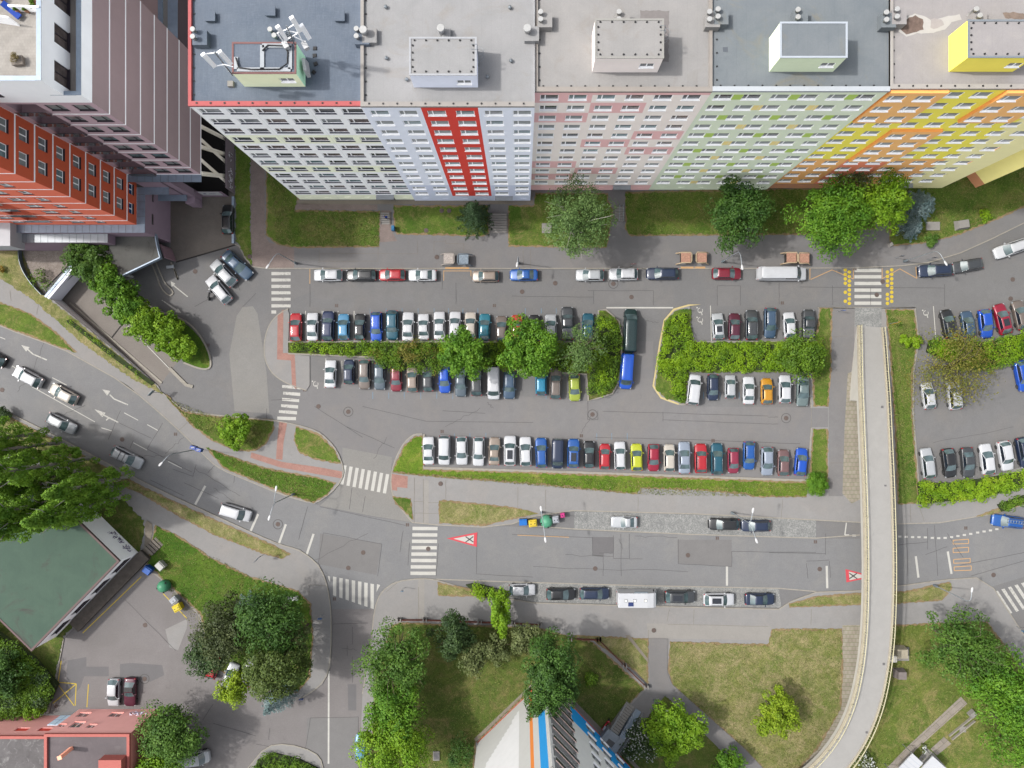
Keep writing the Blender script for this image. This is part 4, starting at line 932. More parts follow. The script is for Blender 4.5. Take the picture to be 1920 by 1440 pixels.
antenna('leaning antenna mast with two white panels at the left corner of the lift house', (b0.x, b0.y, 39.2), at(402, 97, 44.6),
        [(W(382,103,44.6).x, W(382,103,44.6).y, 42.3), (W(413,98,44.6).x, W(413,98,44.6).y, 42.3)],
        [(at(402,99,44.4), at(381,102,44.4)), (at(402,99,44.4), at(414,97,44.4)), (at(420,121,42.3), at(405,124,42.3)), (at(420,121,42.3), at(437,125,42.3))])
b0 = W(551, 82, 39.8)
antenna('tall antenna mast with white panels and struts at the right corner of the lift house', (b0.x, b0.y, 39.6), at(537, 48, 44.8),
        [(W(520,49,45.4).x, W(520,49,45.4).y, 42.9), (W(547,33,46).x, W(547,33,46).y, 43.6), (W(556,33,46).x, W(556,33,46).y, 42.2)],
        [(at(536,56,44), at(520,62,44)), (at(536,56,44), at(551,46,44.3)), (at(541,58,43.5), at(559,62,43)), (at(559,62,43), at(538,74,41)), (at(520,62,44), at(532,79,40.6)), (at(549,40,45), at(569,82,40)), (at(552,69,42), at(570,77,41))])
for p, lab in (((W(536,85,40.2)), 'small white radio box on the cable trays'), ((W(574,88,40.0)), 'grey radio box hung on the right side of the green lift house')):
    m = MB(); m.obox((p.x, p.y, 39.95), .5, .7, .5, .5); tag(m.build('radio_box', M['pvc']), lab, 'radio box')
p = W(571, 122, 38.6); m = MB(); m.obox((p.x, p.y, 37.4), .35, 1.5, 1.4, .15, 0, .85); tag(m.build('equipment_cabinet', M['pvc']), 'white cabinet against the mint side wall of the lift house', 'cabinet')
p = W(432, 157, 37); m = MB(); m.obox((p.x, p.y, 36.73), .6, .6, .35, 0, 0, .95); tag(m.build('ballast_block', M['concrete']), 'pale concrete ballast block left of the pale green lift house', 'ballast block')

# =================================================================== HIGH-RISE, LEFT
white_l = m_plain('line_white', albw(232, 226, 226), .7, var=.03)
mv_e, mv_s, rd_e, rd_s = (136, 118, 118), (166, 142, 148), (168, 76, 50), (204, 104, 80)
FL = [10.3+3.155*k for k in range(8)]          # floor lines 10.3 .. 32.4
AX, AY = -45.45, 30.0
tow = thing('tower_block', 'tall mauve apartment tower with white floor lines and a white penthouse', 'tower block', (-60, 38, 0))
cellm = lambda u, z: 0
# east face
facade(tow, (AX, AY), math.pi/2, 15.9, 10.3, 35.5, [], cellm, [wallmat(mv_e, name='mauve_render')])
# south face with windows and loggias
S0 = -55.9; ops = []; wn_ = []
for k in range(8):
    z = FL[k] + .95
    for xa in (-51.1, -48.1): ops.append((xa-S0, xa-S0+1.95, z, z+1.55)); wn_.append((xa-S0, z))
    ops.append((-55.0-S0, -51.7-S0, FL[k]+.15, FL[k]+2.7, 1.4))
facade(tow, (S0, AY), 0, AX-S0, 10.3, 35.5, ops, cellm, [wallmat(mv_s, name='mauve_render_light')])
dk = m_plain('dark_frame', alb(72, 62, 72), .5, var=0)
for u, z in wn_: put_window(tow, (S0, AY), 0, u, z, 1.95, 1.55, dk, dk, narrow=1.2, pane=M['glass'][random.choice((3,4,2,3))], sill_out=.06)
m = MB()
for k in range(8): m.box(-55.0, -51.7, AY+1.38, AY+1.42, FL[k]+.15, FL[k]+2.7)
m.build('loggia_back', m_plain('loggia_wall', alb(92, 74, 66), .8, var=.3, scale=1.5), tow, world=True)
for k in range(8):
    m = MB(); m.box(-55.05, -51.65, AY-.35, AY-.3, FL[k]+.2, FL[k]+1.2); m.build('balcony_glass', M['glass'][0], tow, world=True)
    m = MB(); m.box(-55.05, -51.65, AY-.33, AY-.004, FL[k]+.12, FL[k]+.2); m.build('balcony_slab', wallmat((120, 104, 108)), tow, world=True)
m = MB()
for z in FL: m.box(S0+.02, AX+.03, AY-.03, AY-.004, z-.09, z+.09); m.box(AX+.004, AX+.03, AY-.004, AY+15.9, z-.09, z+.09)
m.build('floor_line', white_l, tow, world=True)
m = MB(); m.box(-80, AX-.01, AY+.01, AY+15.9, 10.0, 10.3); m.quad((AX,AY+15.9,10.3),(-80,AY+15.9,10.3),(-80,AY+15.9,35.5),(AX,AY+15.9,35.5)); m.build('wall', wallmat(mv_e), tow, world=True)
# penthouse
pw = wallmat((226, 228, 236))
ops = [(-60.3-(-80), -58.0-(-80), 37.1, 38.7), (-56.2+80, -53.6+80, 37.1, 38.7), (-65+80, -62.5+80, 37.1, 38.7)]
facade(tow, (-80, AY+.0), 0, 80-47.2, 35.5, 40.9, ops, cellm, [pw])
for o in ops: put_window(tow, (-80, AY), 0, o[0], o[2], round(o[1]-o[0], 2), 1.6, dk, dk, narrow=1.5, pane=M['glass'][1])
facade(tow, (-47.2, AY+.0), 0, 47.2-45.45, 35.5, 37.4, [], cellm, [pw]); facade(tow, (AX, AY), math.pi/2, 15.9, 35.5, 37.4, [], cellm, [pw])
ops = [(.9, 3.0, 36.6, 38.9), (4.8, 6.8, 36.6, 38.9), (8.6, 10.6, 36.6, 38.9)]
facade(tow, (-47.2, AY), math.pi/2, 15.9, 36.4, 40.9, ops, cellm, [pw])
for o in ops: put_window(tow, (-47.2, AY), math.pi/2, o[0], o[2], round(o[1]-o[0], 2), 2.3, dk, dk, bars=[1.05], pane=M['glass'][1])
m = MB(); m.box(-47.2, AX-.25, AY+.4, AY+15.9, 36.2, 36.4); m.build('terrace_floor', m_plain('terrace_beige', alb(190, 182, 174), .9, var=.06), tow, world=True)
m = MB(); m.quad((AX-.33,AY+.4,36.4),(AX-.33,AY+15.9,36.4),(AX-.33,AY+15.9,37.4),(AX-.33,AY+.4,37.4)); m.quad((-47.2,AY+.4,36.4),(AX-.33,AY+.4,36.4),(AX-.33,AY+.4,37.4),(-47.2,AY+.4,37.4)); m.build('parapet_inside', pw, tow, world=True)
m = MB(); m.box(AX-.48, AX+.04, AY+.0, AY+15.9, 37.4, 37.45); m.box(-48.6, AX-.48, AY-.02, AY+.42, 37.4, 37.45)
m.box(-47.62, -47.14, AY-.0, AY+15.9, 40.9, 40.95); m.box(-80, -47.62, AY-.03, AY+.45, 40.9, 40.95); m.build('coping', M['zinc'], tow, world=True)
m = MB(); m.box(-80, -47.6, AY+.44, AY+15.9, 39.9, 40.1); m.build('roof_terrace', m_brick('terrace_tiles', alb(196, 190, 182), alb(190, 184, 176), alb(176, 170, 162), 1.6, .5, .5), tow, world=True)
m = MB(); m.quad((-47.62,AY+.44,40.1),(-47.62,AY+15.9,40.1),(-47.62,AY+15.9,40.9),(-47.62,AY+.44,40.9)); m.quad((-80,AY+.45,40.1),(-47.6,AY+.45,40.1),(-47.6,AY+.45,40.9),(-80,AY+.45,40.9)); m.build('parapet_inside', pw, tow, world=True)
z = 40.1; a = W(-60, 36, z+1.6); b = W(26, 20, z+1.6)
m = MB(); m.strip([(W(-60,20,z+1.6).x, W(-60,20,z+1.6).y), (W(15,32,z+1.6).x, W(15,32,z+1.6).y)], .15, z, z+1.6); m.strip([(W(14,10,z+1).x, W(14,10,z+1).y), (W(72,12,z+1).x, W(72,12,z+1).y)], .15, z, z+1.0); m.build('terrace_screen', pw, tow, world=True)
m = MB(); m.box(AX-.6, AX+.5, AY+7.5, AY+7.56, 36.4, 38.6); m.strip([(-47.2,AY+11.4),(-45.6,AY+11.4)], .06, 36.4, 38.6); m.v = m.v[8:]; m.f = [[i-8 for i in f] for f in m.f[6:]]; m.m = m.m[6:]; m.sm = m.sm[6:]; m.build('privacy_screen', dk, tow, world=True)
def sunbed():
    c = W(22, 20, 40.6); root = thing('sun_lounger', 'blue cushioned sun lounger on the white penthouse roof terrace', 'sun lounger', (c.x, c.y, 40.1), -.7)
    m = MB(); m.box(-.9, .9, -.3, .3, .3, .42); m.build('cushion', m_plain('blue_cushion', alb(30, 80, 190), .8, var=.1), root)
    m = MB(); m.add([(-.9,-.3,.42),(-.9,.3,.42),(-.35,.3,.43),(-.35,-.3,.43),(-1.0,-.3,.8),(-1.0,.3,.8)], [(3,2,5,4),(4,5,1,0),(2,1,5),(0,3,4)]); m.build('backrest', m_plain('blue_cushion_back', alb(34, 84, 196), .8, var=.1), root)
    for x in (-.8, .8):
        for y in (-.25, .25): m = MB(); m.box(x-.03, x+.03, y-.03, y+.03, 0, .3); m.build('leg', M['pole'], root)
sunbed()
def planter(x, y, z, lab, r=.5, boxy=True):
    c = W(x, y, z); root = thing('planter', lab, 'planter', (c.x, c.y, z), 0, 'planters on the penthouse terrace')
    m = MB()
    if boxy: m.obox((0,0,0), r*2, r*1.6, .5, .1, 0, 1.1)
    else: m.lathe((0,0,0), [(r*.7, 0), (r, .45), (r*.92, .46)], 14)
    m.build('pot', m_plain('pot_grey' if boxy else 'terracotta', alb(150,140,130) if boxy else alb(190,140,110), .9), root)
    return root
PLANTERS = [(planter(38, 117, 40.1, 'grey box planter with a dry brown shrub in the middle of the roof terrace'), .75, .5, 'dry'), (planter(68, 8, 40.1, 'terracotta pot in the corner of the roof terrace', .32, False), .4, .5, 'g'), (planter(68, 17, 40.1, 'terracotta pot with a green plant just below the corner pot', .32, False), .4, .5, 'g'),
            (planter(37, 23, 40.1, 'low pot of green leaves beside the blue lounger', .2, False), .3, .5, 'g'), (planter(54, 23, 40.1, 'small pot of green leaves between the lounger and the terracotta pots', .2, False), .3, .5, 'g'), (planter(8, 2, 40.1, 'potted plant at the top left of the roof terrace', .2, False), .3, .5, 'g')]
# red wing
BX, BY = -55.9, 23.45
red = thing('red_wing', 'brick red wing of the tower with white floor lines and grey metal ledges', 'tower block', (-70, 26.5, 0))
ops = []; 
for k in range(-1, 9):
    z = FL[0]+3.155*k+1.0
    if k == -1: z = 8.6
    h = 1.5 if k >= 0 else 1.2
    for u in (1.25, 4.0): ops.append((u, u+1.55, z, z+h))
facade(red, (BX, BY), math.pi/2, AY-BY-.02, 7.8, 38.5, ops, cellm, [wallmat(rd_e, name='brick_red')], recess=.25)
for o in ops: put_window(red, (BX, BY), math.pi/2, o[0], o[2], 1.55, round(o[3]-o[2], 2), M['pvcw'], dk, rec=.25, bars=[.75], pane=M['glass'][random.choice((3,3,4,2))] if o[2] > 9 else m_plain('blue_blind', alb(30,84,140), .6, var=.1), sill_out=.04)
ops = []; SW = -82
for k in range(-1, 9):
    z = FL[0]+3.155*k+1.0
    if k == -1: z = 8.9
    h = 1.4 if k >= 0 else 1.0
    for xa, w in ((-64.5, 1.9), (-60.9, 1.3), (-73, 1.9), (-77.5, 1.9)): ops.append((xa-SW, xa-SW+w, z, z+h))
lo = [(-69.8-SW, -66.3-SW, FL[0]+3.155*k+.15, FL[0]+3.155*k+2.7, 1.3) for k in range(0, 9)]
facade(red, (SW, BY), 0, BX-SW, 7.8, 38.5, ops+lo, cellm, [wallmat(rd_s, name='brick_red_light')])
for o in ops: put_window(red, (SW, BY), 0, o[0], o[2], round(o[1]-o[0], 2), round(o[3]-o[2], 2), M['pvcw'], dk, bars=[(o[1]-o[0])*.6], pane=M['glass'][random.choice((3,4,3))], sill_out=.04)
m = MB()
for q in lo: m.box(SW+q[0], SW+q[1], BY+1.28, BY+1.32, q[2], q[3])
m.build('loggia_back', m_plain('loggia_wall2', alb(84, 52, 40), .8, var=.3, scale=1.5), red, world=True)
for q in lo:
    m = MB(); m.box(SW+q[0]-.05, SW+q[1]+.05, BY-.35, BY-.3, q[2]+.05, q[2]+1.0); m.build('balcony_glass', M['glass'][0], red, world=True)
m = MB()
for z in FL + [35.55]: m.box(SW, BX+.04, BY-.03, BY-.004, z-.09, z+.09); m.box(BX+.004, BX+.04, BY-.004, AY-.03, z-.09, z+.09)
m.build('floor_line', white_l, red, world=True)
m = MB(); m.box(-82, BX-.3, BY+.3, AY+6, 38.2, 38.5); m.quad((-82,BY,7.8),(-82,BY,38.5),(-82,AY+6,38.5),(-82,AY+6,7.8)); m.build('roof', roofA, red, world=True)
# podium
pod = thing('podium', 'mauve podium with pale grey metal ledges under the tower, facing the small yard', 'building base', (-62, 28, 0))
pm = wallmat((120, 104, 114), name='mauve_dark'); pm2 = wallmat((112, 96, 106))
facade(pod, (-54.85, 22.4), math.pi/2, 6.5, 0, 7.6, [(1.6,3.2,4.9,5.6,.12),(5.0,6.3,4.9,5.5,.12)], cellm, [pm])
facade(pod, (-85, 22.4), 0, 30.15, 0, 7.6, [], cellm, [pm2]); facade(pod, (-54.85, 28.9), 0, 5.0, 0, 10.2, [], cellm, [pm]); facade(pod, (-49.9, 28.9), math.pi/2, 1.1, 0, 10.2, [], cellm, [pm])
facade(pod, (-49.9, 29.6), 0, 4.2, 0, 2.9, [], cellm, [pm2])
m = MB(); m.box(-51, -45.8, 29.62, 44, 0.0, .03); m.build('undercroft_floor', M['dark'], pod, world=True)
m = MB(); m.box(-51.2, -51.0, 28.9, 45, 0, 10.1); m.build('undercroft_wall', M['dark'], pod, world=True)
m = MB(); m.box(-55.95, -54.75, 22.3, 28.9, 7.6, 7.72); m.box(-85, -55.95, 22.3, 23.44, 7.6, 7.72); m.box(-54.75, -51.3, 27.85, 28.9, 7.6, 7.71); m.build('ledge', M['zinc'], pod, world=True)
m = MB(); m.box(-85, -60.8, 21.1, 22.39, 6.5, 6.62); m.build('ledge', M['zinc_l'], pod, world=True)
m = MB(); m.quad((-85,21.12,0),(-60.8,21.12,0),(-60.8,21.12,6.5),(-85,21.12,6.5)); m.quad((-60.8,21.12,0),(-60.8,22.39,0),(-60.8,22.39,6.5),(-60.8,21.12,6.5)); m.build('wall', pm2, pod, world=True)
m = MB(); m.box(-56.2, AX+.04, 28.95, 29.98, 10.1, 10.22); m.build('ledge', M['zinc'], pod, world=True)
m = MB()
for i in range(22): m.box(-60.9-i*1.05, -60.88-i*1.05, 21.05, 23.43, 6.6 if i < 0 else 6.625, 7.76)
m.v = []; m.f = []; m.m = []; m.sm = []
seams = []
for i in range(22):
    x = -56.5-i*1.05; seams.append((x, x+.04, 22.28, 23.43, 7.70, 7.745))
    x = -61.2-i*1.05; seams.append((x, x+.04, 21.08, 22.36, 6.60, 6.645))
for i in range(5): seams.append((-55.94, -54.74, 23.6+i*1.05, 23.64+i*1.05, 7.70, 7.745))
for i in range(9): seams.append((-55.6+i*1.1, -55.56+i*1.1, 28.94, 29.97, 10.20, 10.245))
for q in seams: m = MB(); m.box(*q); m.build('ledge_seam', M['poled'], pod, world=True)
m = MB(); m.box(-55.4, -50.6, 28.0, 28.88, 3.5, 3.75); m.build('canopy', M['zinc'], pod, world=True)
m = MB(); m.box(-51.3, -49.9, 27.9, 28.88, 0, 2.6); m.build('pier', pm, pod, world=True)
def board(x0, x1, y, z0, z1, lab):
    root = thing('sign_board', lab, 'sign', ((x0+x1)/2, y, (z0+z1)/2))
    m = MB(); m.box(x0, x1, y-.06, y-.004, z0, z1); m.build('panel', M['pvc'], root, world=True)
    m = MB(); zc = (z0+z1)/2; w = x1-x0
    for i in range(4): m.box(x0+w*.45+i*w*.08, x0+w*.45+i*w*.08+w*.05, y-.068, y-.061, zc-.12, zc+.12)
    m.lathe((x0+w*.2, y-.05, 0), [], 3) if False else None
    m.box(x0+w*.15, x0+w*.28, y-.068, y-.061, zc-.2, zc+.2); m.build('lettering', wallmat((70, 60, 100)), root, world=True)
board(-54.3, -51.6, 28.9, .9, 2.4, 'white sign board under the small grey canopy of the yard'); board(-49.3, -46.2, 29.6, 1.0, 2.8, 'larger white sign board at the back of the yard beside the retaining wall')
for i, (x0, y0, x1, y1) in enumerate([(382,237,418,265),(382,262,420,312),(382,275,418,292),(382,300,418,348),(382,325,420,331)]):
    pt, pb2 = W(x0, y0, 10.2), W(x1, y1, .1); m = MB(); m.strip([(0,0),(1,0)], .1, 0, 1); m.v = []; m.f = []; m.m = []; m.sm = []
    m.tube([(AX+.0, pt.y, 10.1), (AX-.0, pb2.y, 0)], .32, 4); m.build('slanted_column', wallmat((214, 206, 190)), pod, world=True)
# lower wing north of the tower
nb = thing('building_wing', 'lower dark wing with blue-grey metal ledges behind the mauve tower', 'building', (-60, 60, 0))
facade(nb, (AX, 45.95), math.pi/2, 34, 0, 17, [(1+3*i, 3.4+3*i, zz, zz+1.6, .2) for i in range(10) for zz in (3, 6, 9, 12)], cellm, [wallmat((72, 62, 64))])
m = MB(); m.box(-46.7, AX+.03, 45.95, 80, 17, 17.12); m.box(-47.8, -47.3, 45.95, 80, 17, 17.5); m.build('ledge', M['zinc'], nb, world=True)
m = MB(); m.box(-47.3, -46.7, 45.95, 80, 16.8, 17.1); m.build('gutter', M['concrete'], nb, world=True)
m = MB(); m.box(-80, -47.8, 47.4, 80, 17, 39); m.build('wall', wallmat((124, 104, 102)), nb, world=True)
# graffiti wall and yard walls
gw = thing('garden_wall', 'dark wall with pale graffiti scrawl beside the grass strip', 'wall', (-44.9, 34, 0))
x = -44.85; y0 = W(440, 362).y; y1 = 45
m = MB(); m.box(x-.2, x, y0, y1, 0, 3.0); m.build('wall', wallmat((98, 88, 92)), gw, world=True)
random.seed(4); m = MB()
for i in range(26):
    yy = y0+.3+random.random()*5.5; zz = 1.0+random.random()*1.3
    P = [(x+.012, yy+random.uniform(-.25,.25), zz+random.uniform(-.35,.35)) for _ in range(4)]; m.tube(P, .025, 4, cap=False)
m.build('graffiti', wallmat((196, 196, 200)), gw, world=True)
m = MB()
for i in range(14): m.tube([(x-.1, y0+.3+i, 3.0), (x-.1, y0+.3+i, 4.0)], .03, 5)
for z in (3.3, 3.65, 4.0): m.tube([(x-.1, y0, z), (x-.1, y1, z)], .02, 5)
m.build('railing', M['black'], gw, world=True)
a, b = W(439, 367), W(439, 457); m = MB(); m.box(a.x-.17, a.x+.17, b.y, a.y-.25, 0, .55); o = m.build('yard_wall', M['zinc']); tag(o, 'narrow wall with pale blue metal capping beside the parked black car', 'wall')
m = MB(); a = W(300, 440); m.strip(chaikin([(W(271,436).x+1.6, 22.2), (W(320,447).x-.1, 21.5), (W(322,470).x, W(322,470).y), (W(329,490).x, W(329,490).y)], 2, False), .25, 0, [3.4]*13 if False else 3.2); o = m.build('curved_wall', wallmat((108, 86, 92))); tag(o, 'dark purple curved wall beside the garage entrance', 'wall')
# curved ramp canopy
cv = thing('ramp_canopy', 'stained dark grey curved concrete canopy over the garage ramp', 'canopy', (-57, 19, 0))
zc = 4.6; pts = [(201,437),(290,437),(294,460),(300,483),(224,519),(208,490)]
pp = [tuple(W(p[0], p[1], zc)[:2]) for p in pts]; m = MB(); m.poly(pp, zc-.5, zc); m.build('roof_slab', m_roof('mossy_concrete', alb(96, 96, 92), alb(112, 112, 108), alb(58, 50, 44), .75, sscale=.5), cv, world=True)
m = MB(); m.strip([pp[3], pp[4]], .18, zc-.6, zc+.12); m.strip(pp[1:4], .14, zc-.6, zc+.1); m.build('edge', M['zinc'], cv, world=True)
for x, y in ((228, 505), (292, 480), (210, 470)): c = W(x, y, 2); m = MB(); m.tube([(c.x, c.y, -4), (c.x, c.y, zc-.5)], .2, 8); m.build('column', M['concrete'], cv, world=True)
m = MB(); c0, c1 = W(250,520,0), W(232,515,0); m.strip([(c1.x-.5, c1.y+1.6), (c0.x, c0.y)], .3, 0, 3.9); m.build('side_wall', M['pvc'], cv, world=True)
c = W(318, 500, 1.0); m = MB(); m.obox((c.x, c.y, .9), 1.2, .5, .12, .1, 0, .7); m.tube([(c.x+.3, c.y, 0), (c.x+.3, c.y, .9)], .05, 6); tag(m.build('ticket_machine', M['zinc_l']), 'pale metal hood of the ticket machine at the garage lane', 'ticket machine')
# portal beam above the sunken ramp
pb3 = thing('portal_beam', 'pale metal-capped beam across the mouth of the sunken ramp', 'beam', (-75, 15, 0))
a, b = W(88, 558, .6), W(137, 500, .6)
m = MB(); m.strip([(a.x, a.y), (b.x, b.y)], .75, -2.2, .6); m.build('beam', wallmat((190, 190, 200)), pb3, world=True); m = MB(); m.strip([(a.x-.25, a.y+.1), (b.x-.25, b.y+.1)], .35, .6, .68); m.build('capping', M['zinc'], pb3, world=True)
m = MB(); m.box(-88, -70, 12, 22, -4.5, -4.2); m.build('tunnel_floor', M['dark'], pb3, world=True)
m = MB(); pts = chaikin([(41,448),(36,470),(40,500),(58,530),(80,553)], 2, False); m.strip([tuple(W(p[0], p[1], .6)[:2]) for p in pts], .08, .1, 1.0); tag(m.build('metal_fence', M['poled']), 'low curved metal fence round the gravel bed', 'fence')
c = W(9, 437, 9); m = MB(); m.box(c.x-8, W(19, 400, 9).x, W(0, 461, 9).y, W(0, 399, 9).y, 6.0, 9); tag(m.build('stair_tower', M['white']), 'plain white low block at the left edge below the red wing', 'building')
# =================================================================== OTHER BUILDINGS
# green-roofed pavilion
gz = 5.6
def gp(x, y): v = W(x, y, gz); return (v.x, v.y)
Rr = gp(222, 1052); Bt = gp(59, 1219); d1 = Vector((Bt[0]-Rr[0], Bt[1]-Rr[1])); e1 = Vector((d1.y, -d1.x)).normalized()
if e1.x > 0: e1 = -e1
Lg = 16.5
C0 = Vector(Rr); C1 = Vector(Bt); C2 = C1 + e1*Lg; C3 = C0 + e1*Lg
pav = thing('pavilion', 'low white pavilion with a large flat green roof below the poplars', 'pavilion', (C0.x-6, C0.y-3, 0))
m = MB(); m.poly([tuple(C0), tuple(C1), tuple(C2), tuple(C3)], gz-.3, gz); m.build('roof', m_roof('green_felt', alb(78, 102, 88), alb(88, 112, 96), alb(84, 70, 70), .9, sscale=.16), pav, world=True)
m = MB(); m.strip([tuple(C0), tuple(C1), tuple(C2), tuple(C3)], .4, gz-.35, gz+.05, closed=True); m.build('parapet', flatmat((124, 102, 100)), pav, world=True)
for P, Q, n in ((C1, C0, 1), (C0, C3, 0), (C3, C2, 0), (C2, C1, 0)):
    d = Q-P; ang = math.atan2(d.y, d.x); w = d.length
    # outward normal = (sin,-cos)
    if n:
        ops = [(1.5+i*4.4, 4.6+i*4.4, 1.7, 3.3) for i in range(4)]
        facade(pav, tuple(P), ang, w, -.1, gz-.35, ops, lambda u, z: 0, [wallmat((236, 236, 240))])
        for o in ops: put_window(pav, tuple(P), ang, o[0], o[2], 3.1, 1.6, dk, dk, bars=[1, 2.05], pane=M['glass'][0])
    else: facade(pav, tuple(P), ang, w, -.1, gz-.35, [], lambda u, z: 0, [wallmat((236, 234, 240))])
random.seed(9); g1, g2 = C0+(C3-C0)*.02, C0+(C3-C0)*.35; m = MB()
nd = (C3-C0).normalized(); no = Vector((nd.y, -nd.x)); no = no if no.dot(Vector((1, 1))) > 0 else -no
for i in range(30):
    t0 = random.uniform(.8, 5.2); zz = random.uniform(.9, 2.1); P = []
    for j in range(5): q = C0+nd*(t0+random.uniform(-.3, .3))+no*.02; P.append((q.x, q.y, zz+random.uniform(-.4, .4)))
    m.tube(P, .03, 4, cap=False)
m.build('graffiti', [wallmat((88, 74, 110))], pav, world=True)
# loading ledge in front of it
m = MB(); ed = (C0-C1).normalized(); eo = Vector((ed.y, -ed.x)); eo = eo if eo.x > 0 else -eo
q0, q1 = C1+ed*3.5+eo*1.1, C0+ed*.8+eo*1.1
m.strip([tuple(q0), tuple(q1)], 1.9, 0, .9); tag(m.build('loading_ramp', m_plain('weathered_concrete', alb(112, 104, 96), .95, var=.3, scale=1.2)), 'weathered concrete ledge along the front of the green-roofed pavilion', 'ramp')
m = MB()
for i in range(5): q = q1+ed*(.8+.45*i)-eo*.0; m.obox((q.x, q.y, 0), .4, 1.7, .8-.15*i, math.atan2(ed.y, ed.x)); 
tag(m.build('steps', M['kerb_d']), 'short flight of steps at the corner of the green-roofed pavilion', 'steps')
# pink building, two volumes
pk = (200, 146, 140); red_c = m_plain('coral_coping', alb(208, 116, 106), .7, var=.06)
pk_top = m_roof('grey_slate_roof', alb(112, 104, 106), alb(128, 118, 120), alb(150, 146, 146), .4, sscale=.5)
pb = thing('pink_building', 'pink rendered building with coral parapets and a mottled dark flat roof at the bottom left', 'building', (-62, -58, 0))
z1 = 8.0; sA = (CAM_H-z1)/FPX; xr = (242-NX)*sA; xl = (84-NX)*sA; yt = (NY-1377)*sA
dwin = m_plain('dark_window_pink', alb(60, 48, 46), .4, var=.2)
def px2u(p, z): return (p-NX)*(CAM_H-z)/FPX
ops = [(.9, 2.6, 1.2, 2.5), (5.8, 7.6, 1.2, 2.5), (2.0, 3.6, 4.2, 5.9), (.2, 1.2, 4.9, 5.7), (4.6, 5.8, 5.0, 6.0)]
W_ = xr-xl
ops = [(W_-a-(b-a), W_-a, c, d) for a, b, c, d in []] or ops
facade(pb, (xr, yt), math.pi, W_, -.05, z1, [(W_-o[1], W_-o[0], o[2], o[3]) for o in ops], lambda u, z: 0, [wallmat(pk)], recess=.2)
for o in ops: put_window(pb, (xr, yt), math.pi, W_-o[1], o[2], round(o[1]-o[0], 2), round(o[3]-o[2], 2), wallmat((200, 190, 186)), wallmat((190, 126, 118)), rec=.2, bars=[(o[1]-o[0])/2], pane=M['glass'][0])
facade(pb, (xr, yt-16), math.pi/2, 16, -.05, z1, [], lambda u, z: 0, [wallmat((176, 112, 104))])
m = MB(); m.box(xl+.3, xr-.3, yt-16, yt-.3, z1-.5, z1-.3); m.build('roof', pk_top, pb, world=True)
m = MB(); m.box(xl-.1, xr+.06, yt-.34, yt+.06, z1-.35, z1+.05); m.box(xr-.34, xr+.06, yt-16, yt-.34, z1-.35, z1+.048); m.box(xl-.1, xl+.32, yt-16, yt-.34, z1-.35, z1+.048); m.build('parapet', red_c, pb, world=True)
z2 = 6.6; s2 = (CAM_H-z2)/FPX; yt2 = (NY-1381)*s2; xl2 = -96
ops = [(xl-3.3-xl2, xl-1.5-xl2, 3.9, 4.9), (xl-6.8-xl2, xl-4.9-xl2, 3.9, 4.9)]
W2 = xl-xl2
facade(pb, (xl, yt2), math.pi, W2, -.05, z2, [(W2-o[1], W2-o[0], o[2], o[3]) for o in ops], lambda u, z: 0, [wallmat((192, 136, 130))], recess=.15)
m = MB()
for o in ops: m.quad((xl2+o[1], yt2-.14, o[2]), (xl2+o[0], yt2-.14, o[2]), (xl2+o[0], yt2-.14, o[3]), (xl2+o[1], yt2-.14, o[3]))
m.build('red_panel', wallmat((186, 66, 54)), pb, world=True)
m = MB(); m.box(xl2, xl-.11, yt2-14, yt2-.3, z2-.5, z2-.3); m.build('roof', m_roof('lichen_roof', alb(104, 100, 100), alb(130, 126, 126), alb(186, 184, 182), .8, sscale=.8), pb, world=True)
m = MB(); m.box(xl2, xl-.11, yt2-.34, yt2+.06, z2-.35, z2+.05); m.build('parapet', red_c, pb, world=True)
gt = wallmat((176, 196, 210)); g0, g1 = xl-2.9, xl+1.0
m = MB(); m.box(xl-2.9, xl-.02, yt2+.004, yt2+.08, .1, 3.2); m.build('garage_door', gt, pb, world=True)
m = MB()
for i in range(1, 3): m.box(xl-2.9+i*.97, xl-2.87+i*.97, yt2+.081, yt2+.1, .1, 3.2)
m.box(xl-2.9, xl-.02, yt2+.081, yt2+.1, 1.6, 1.64); m.build('garage_door_rib', wallmat((90, 110, 140)), pb, world=True)
random.seed(13); m = MB()
for i in range(16):
    xx = xr-1.0-random.random()*2.6; zz = random.uniform(1.0, 1.9); m.tube([(xx+random.uniform(-.3,.3), yt+.02, zz+random.uniform(-.4,.4)) for _ in range(4)], .05, 4, cap=False)
m.build('graffiti', wallmat((206, 206, 222)), pb, world=True)
c0 = W(186, 1424, z1+1); m = MB(); m.box(c0.x, W(227,1424,z1+1.2).x, -62, c0.y, z1-.3, z1+1.2); o = m.build('roof_unit', red_c); tag(o, 'coral red rectangular unit standing on the pink building roof', 'roof unit')
c0 = W(119, 1415, z1+1.5); m = MB(); m.obox((c0.x, c0.y, z1-.3), .5, .45, 2.6, .3); m.obox((c0.x, c0.y, z1+2.3), .62, .55, .1, .3); o = m.build('chimney', wallmat((206, 142, 118))); tag(o, 'slim brick chimney in the middle of the pink building roof', 'chimney')
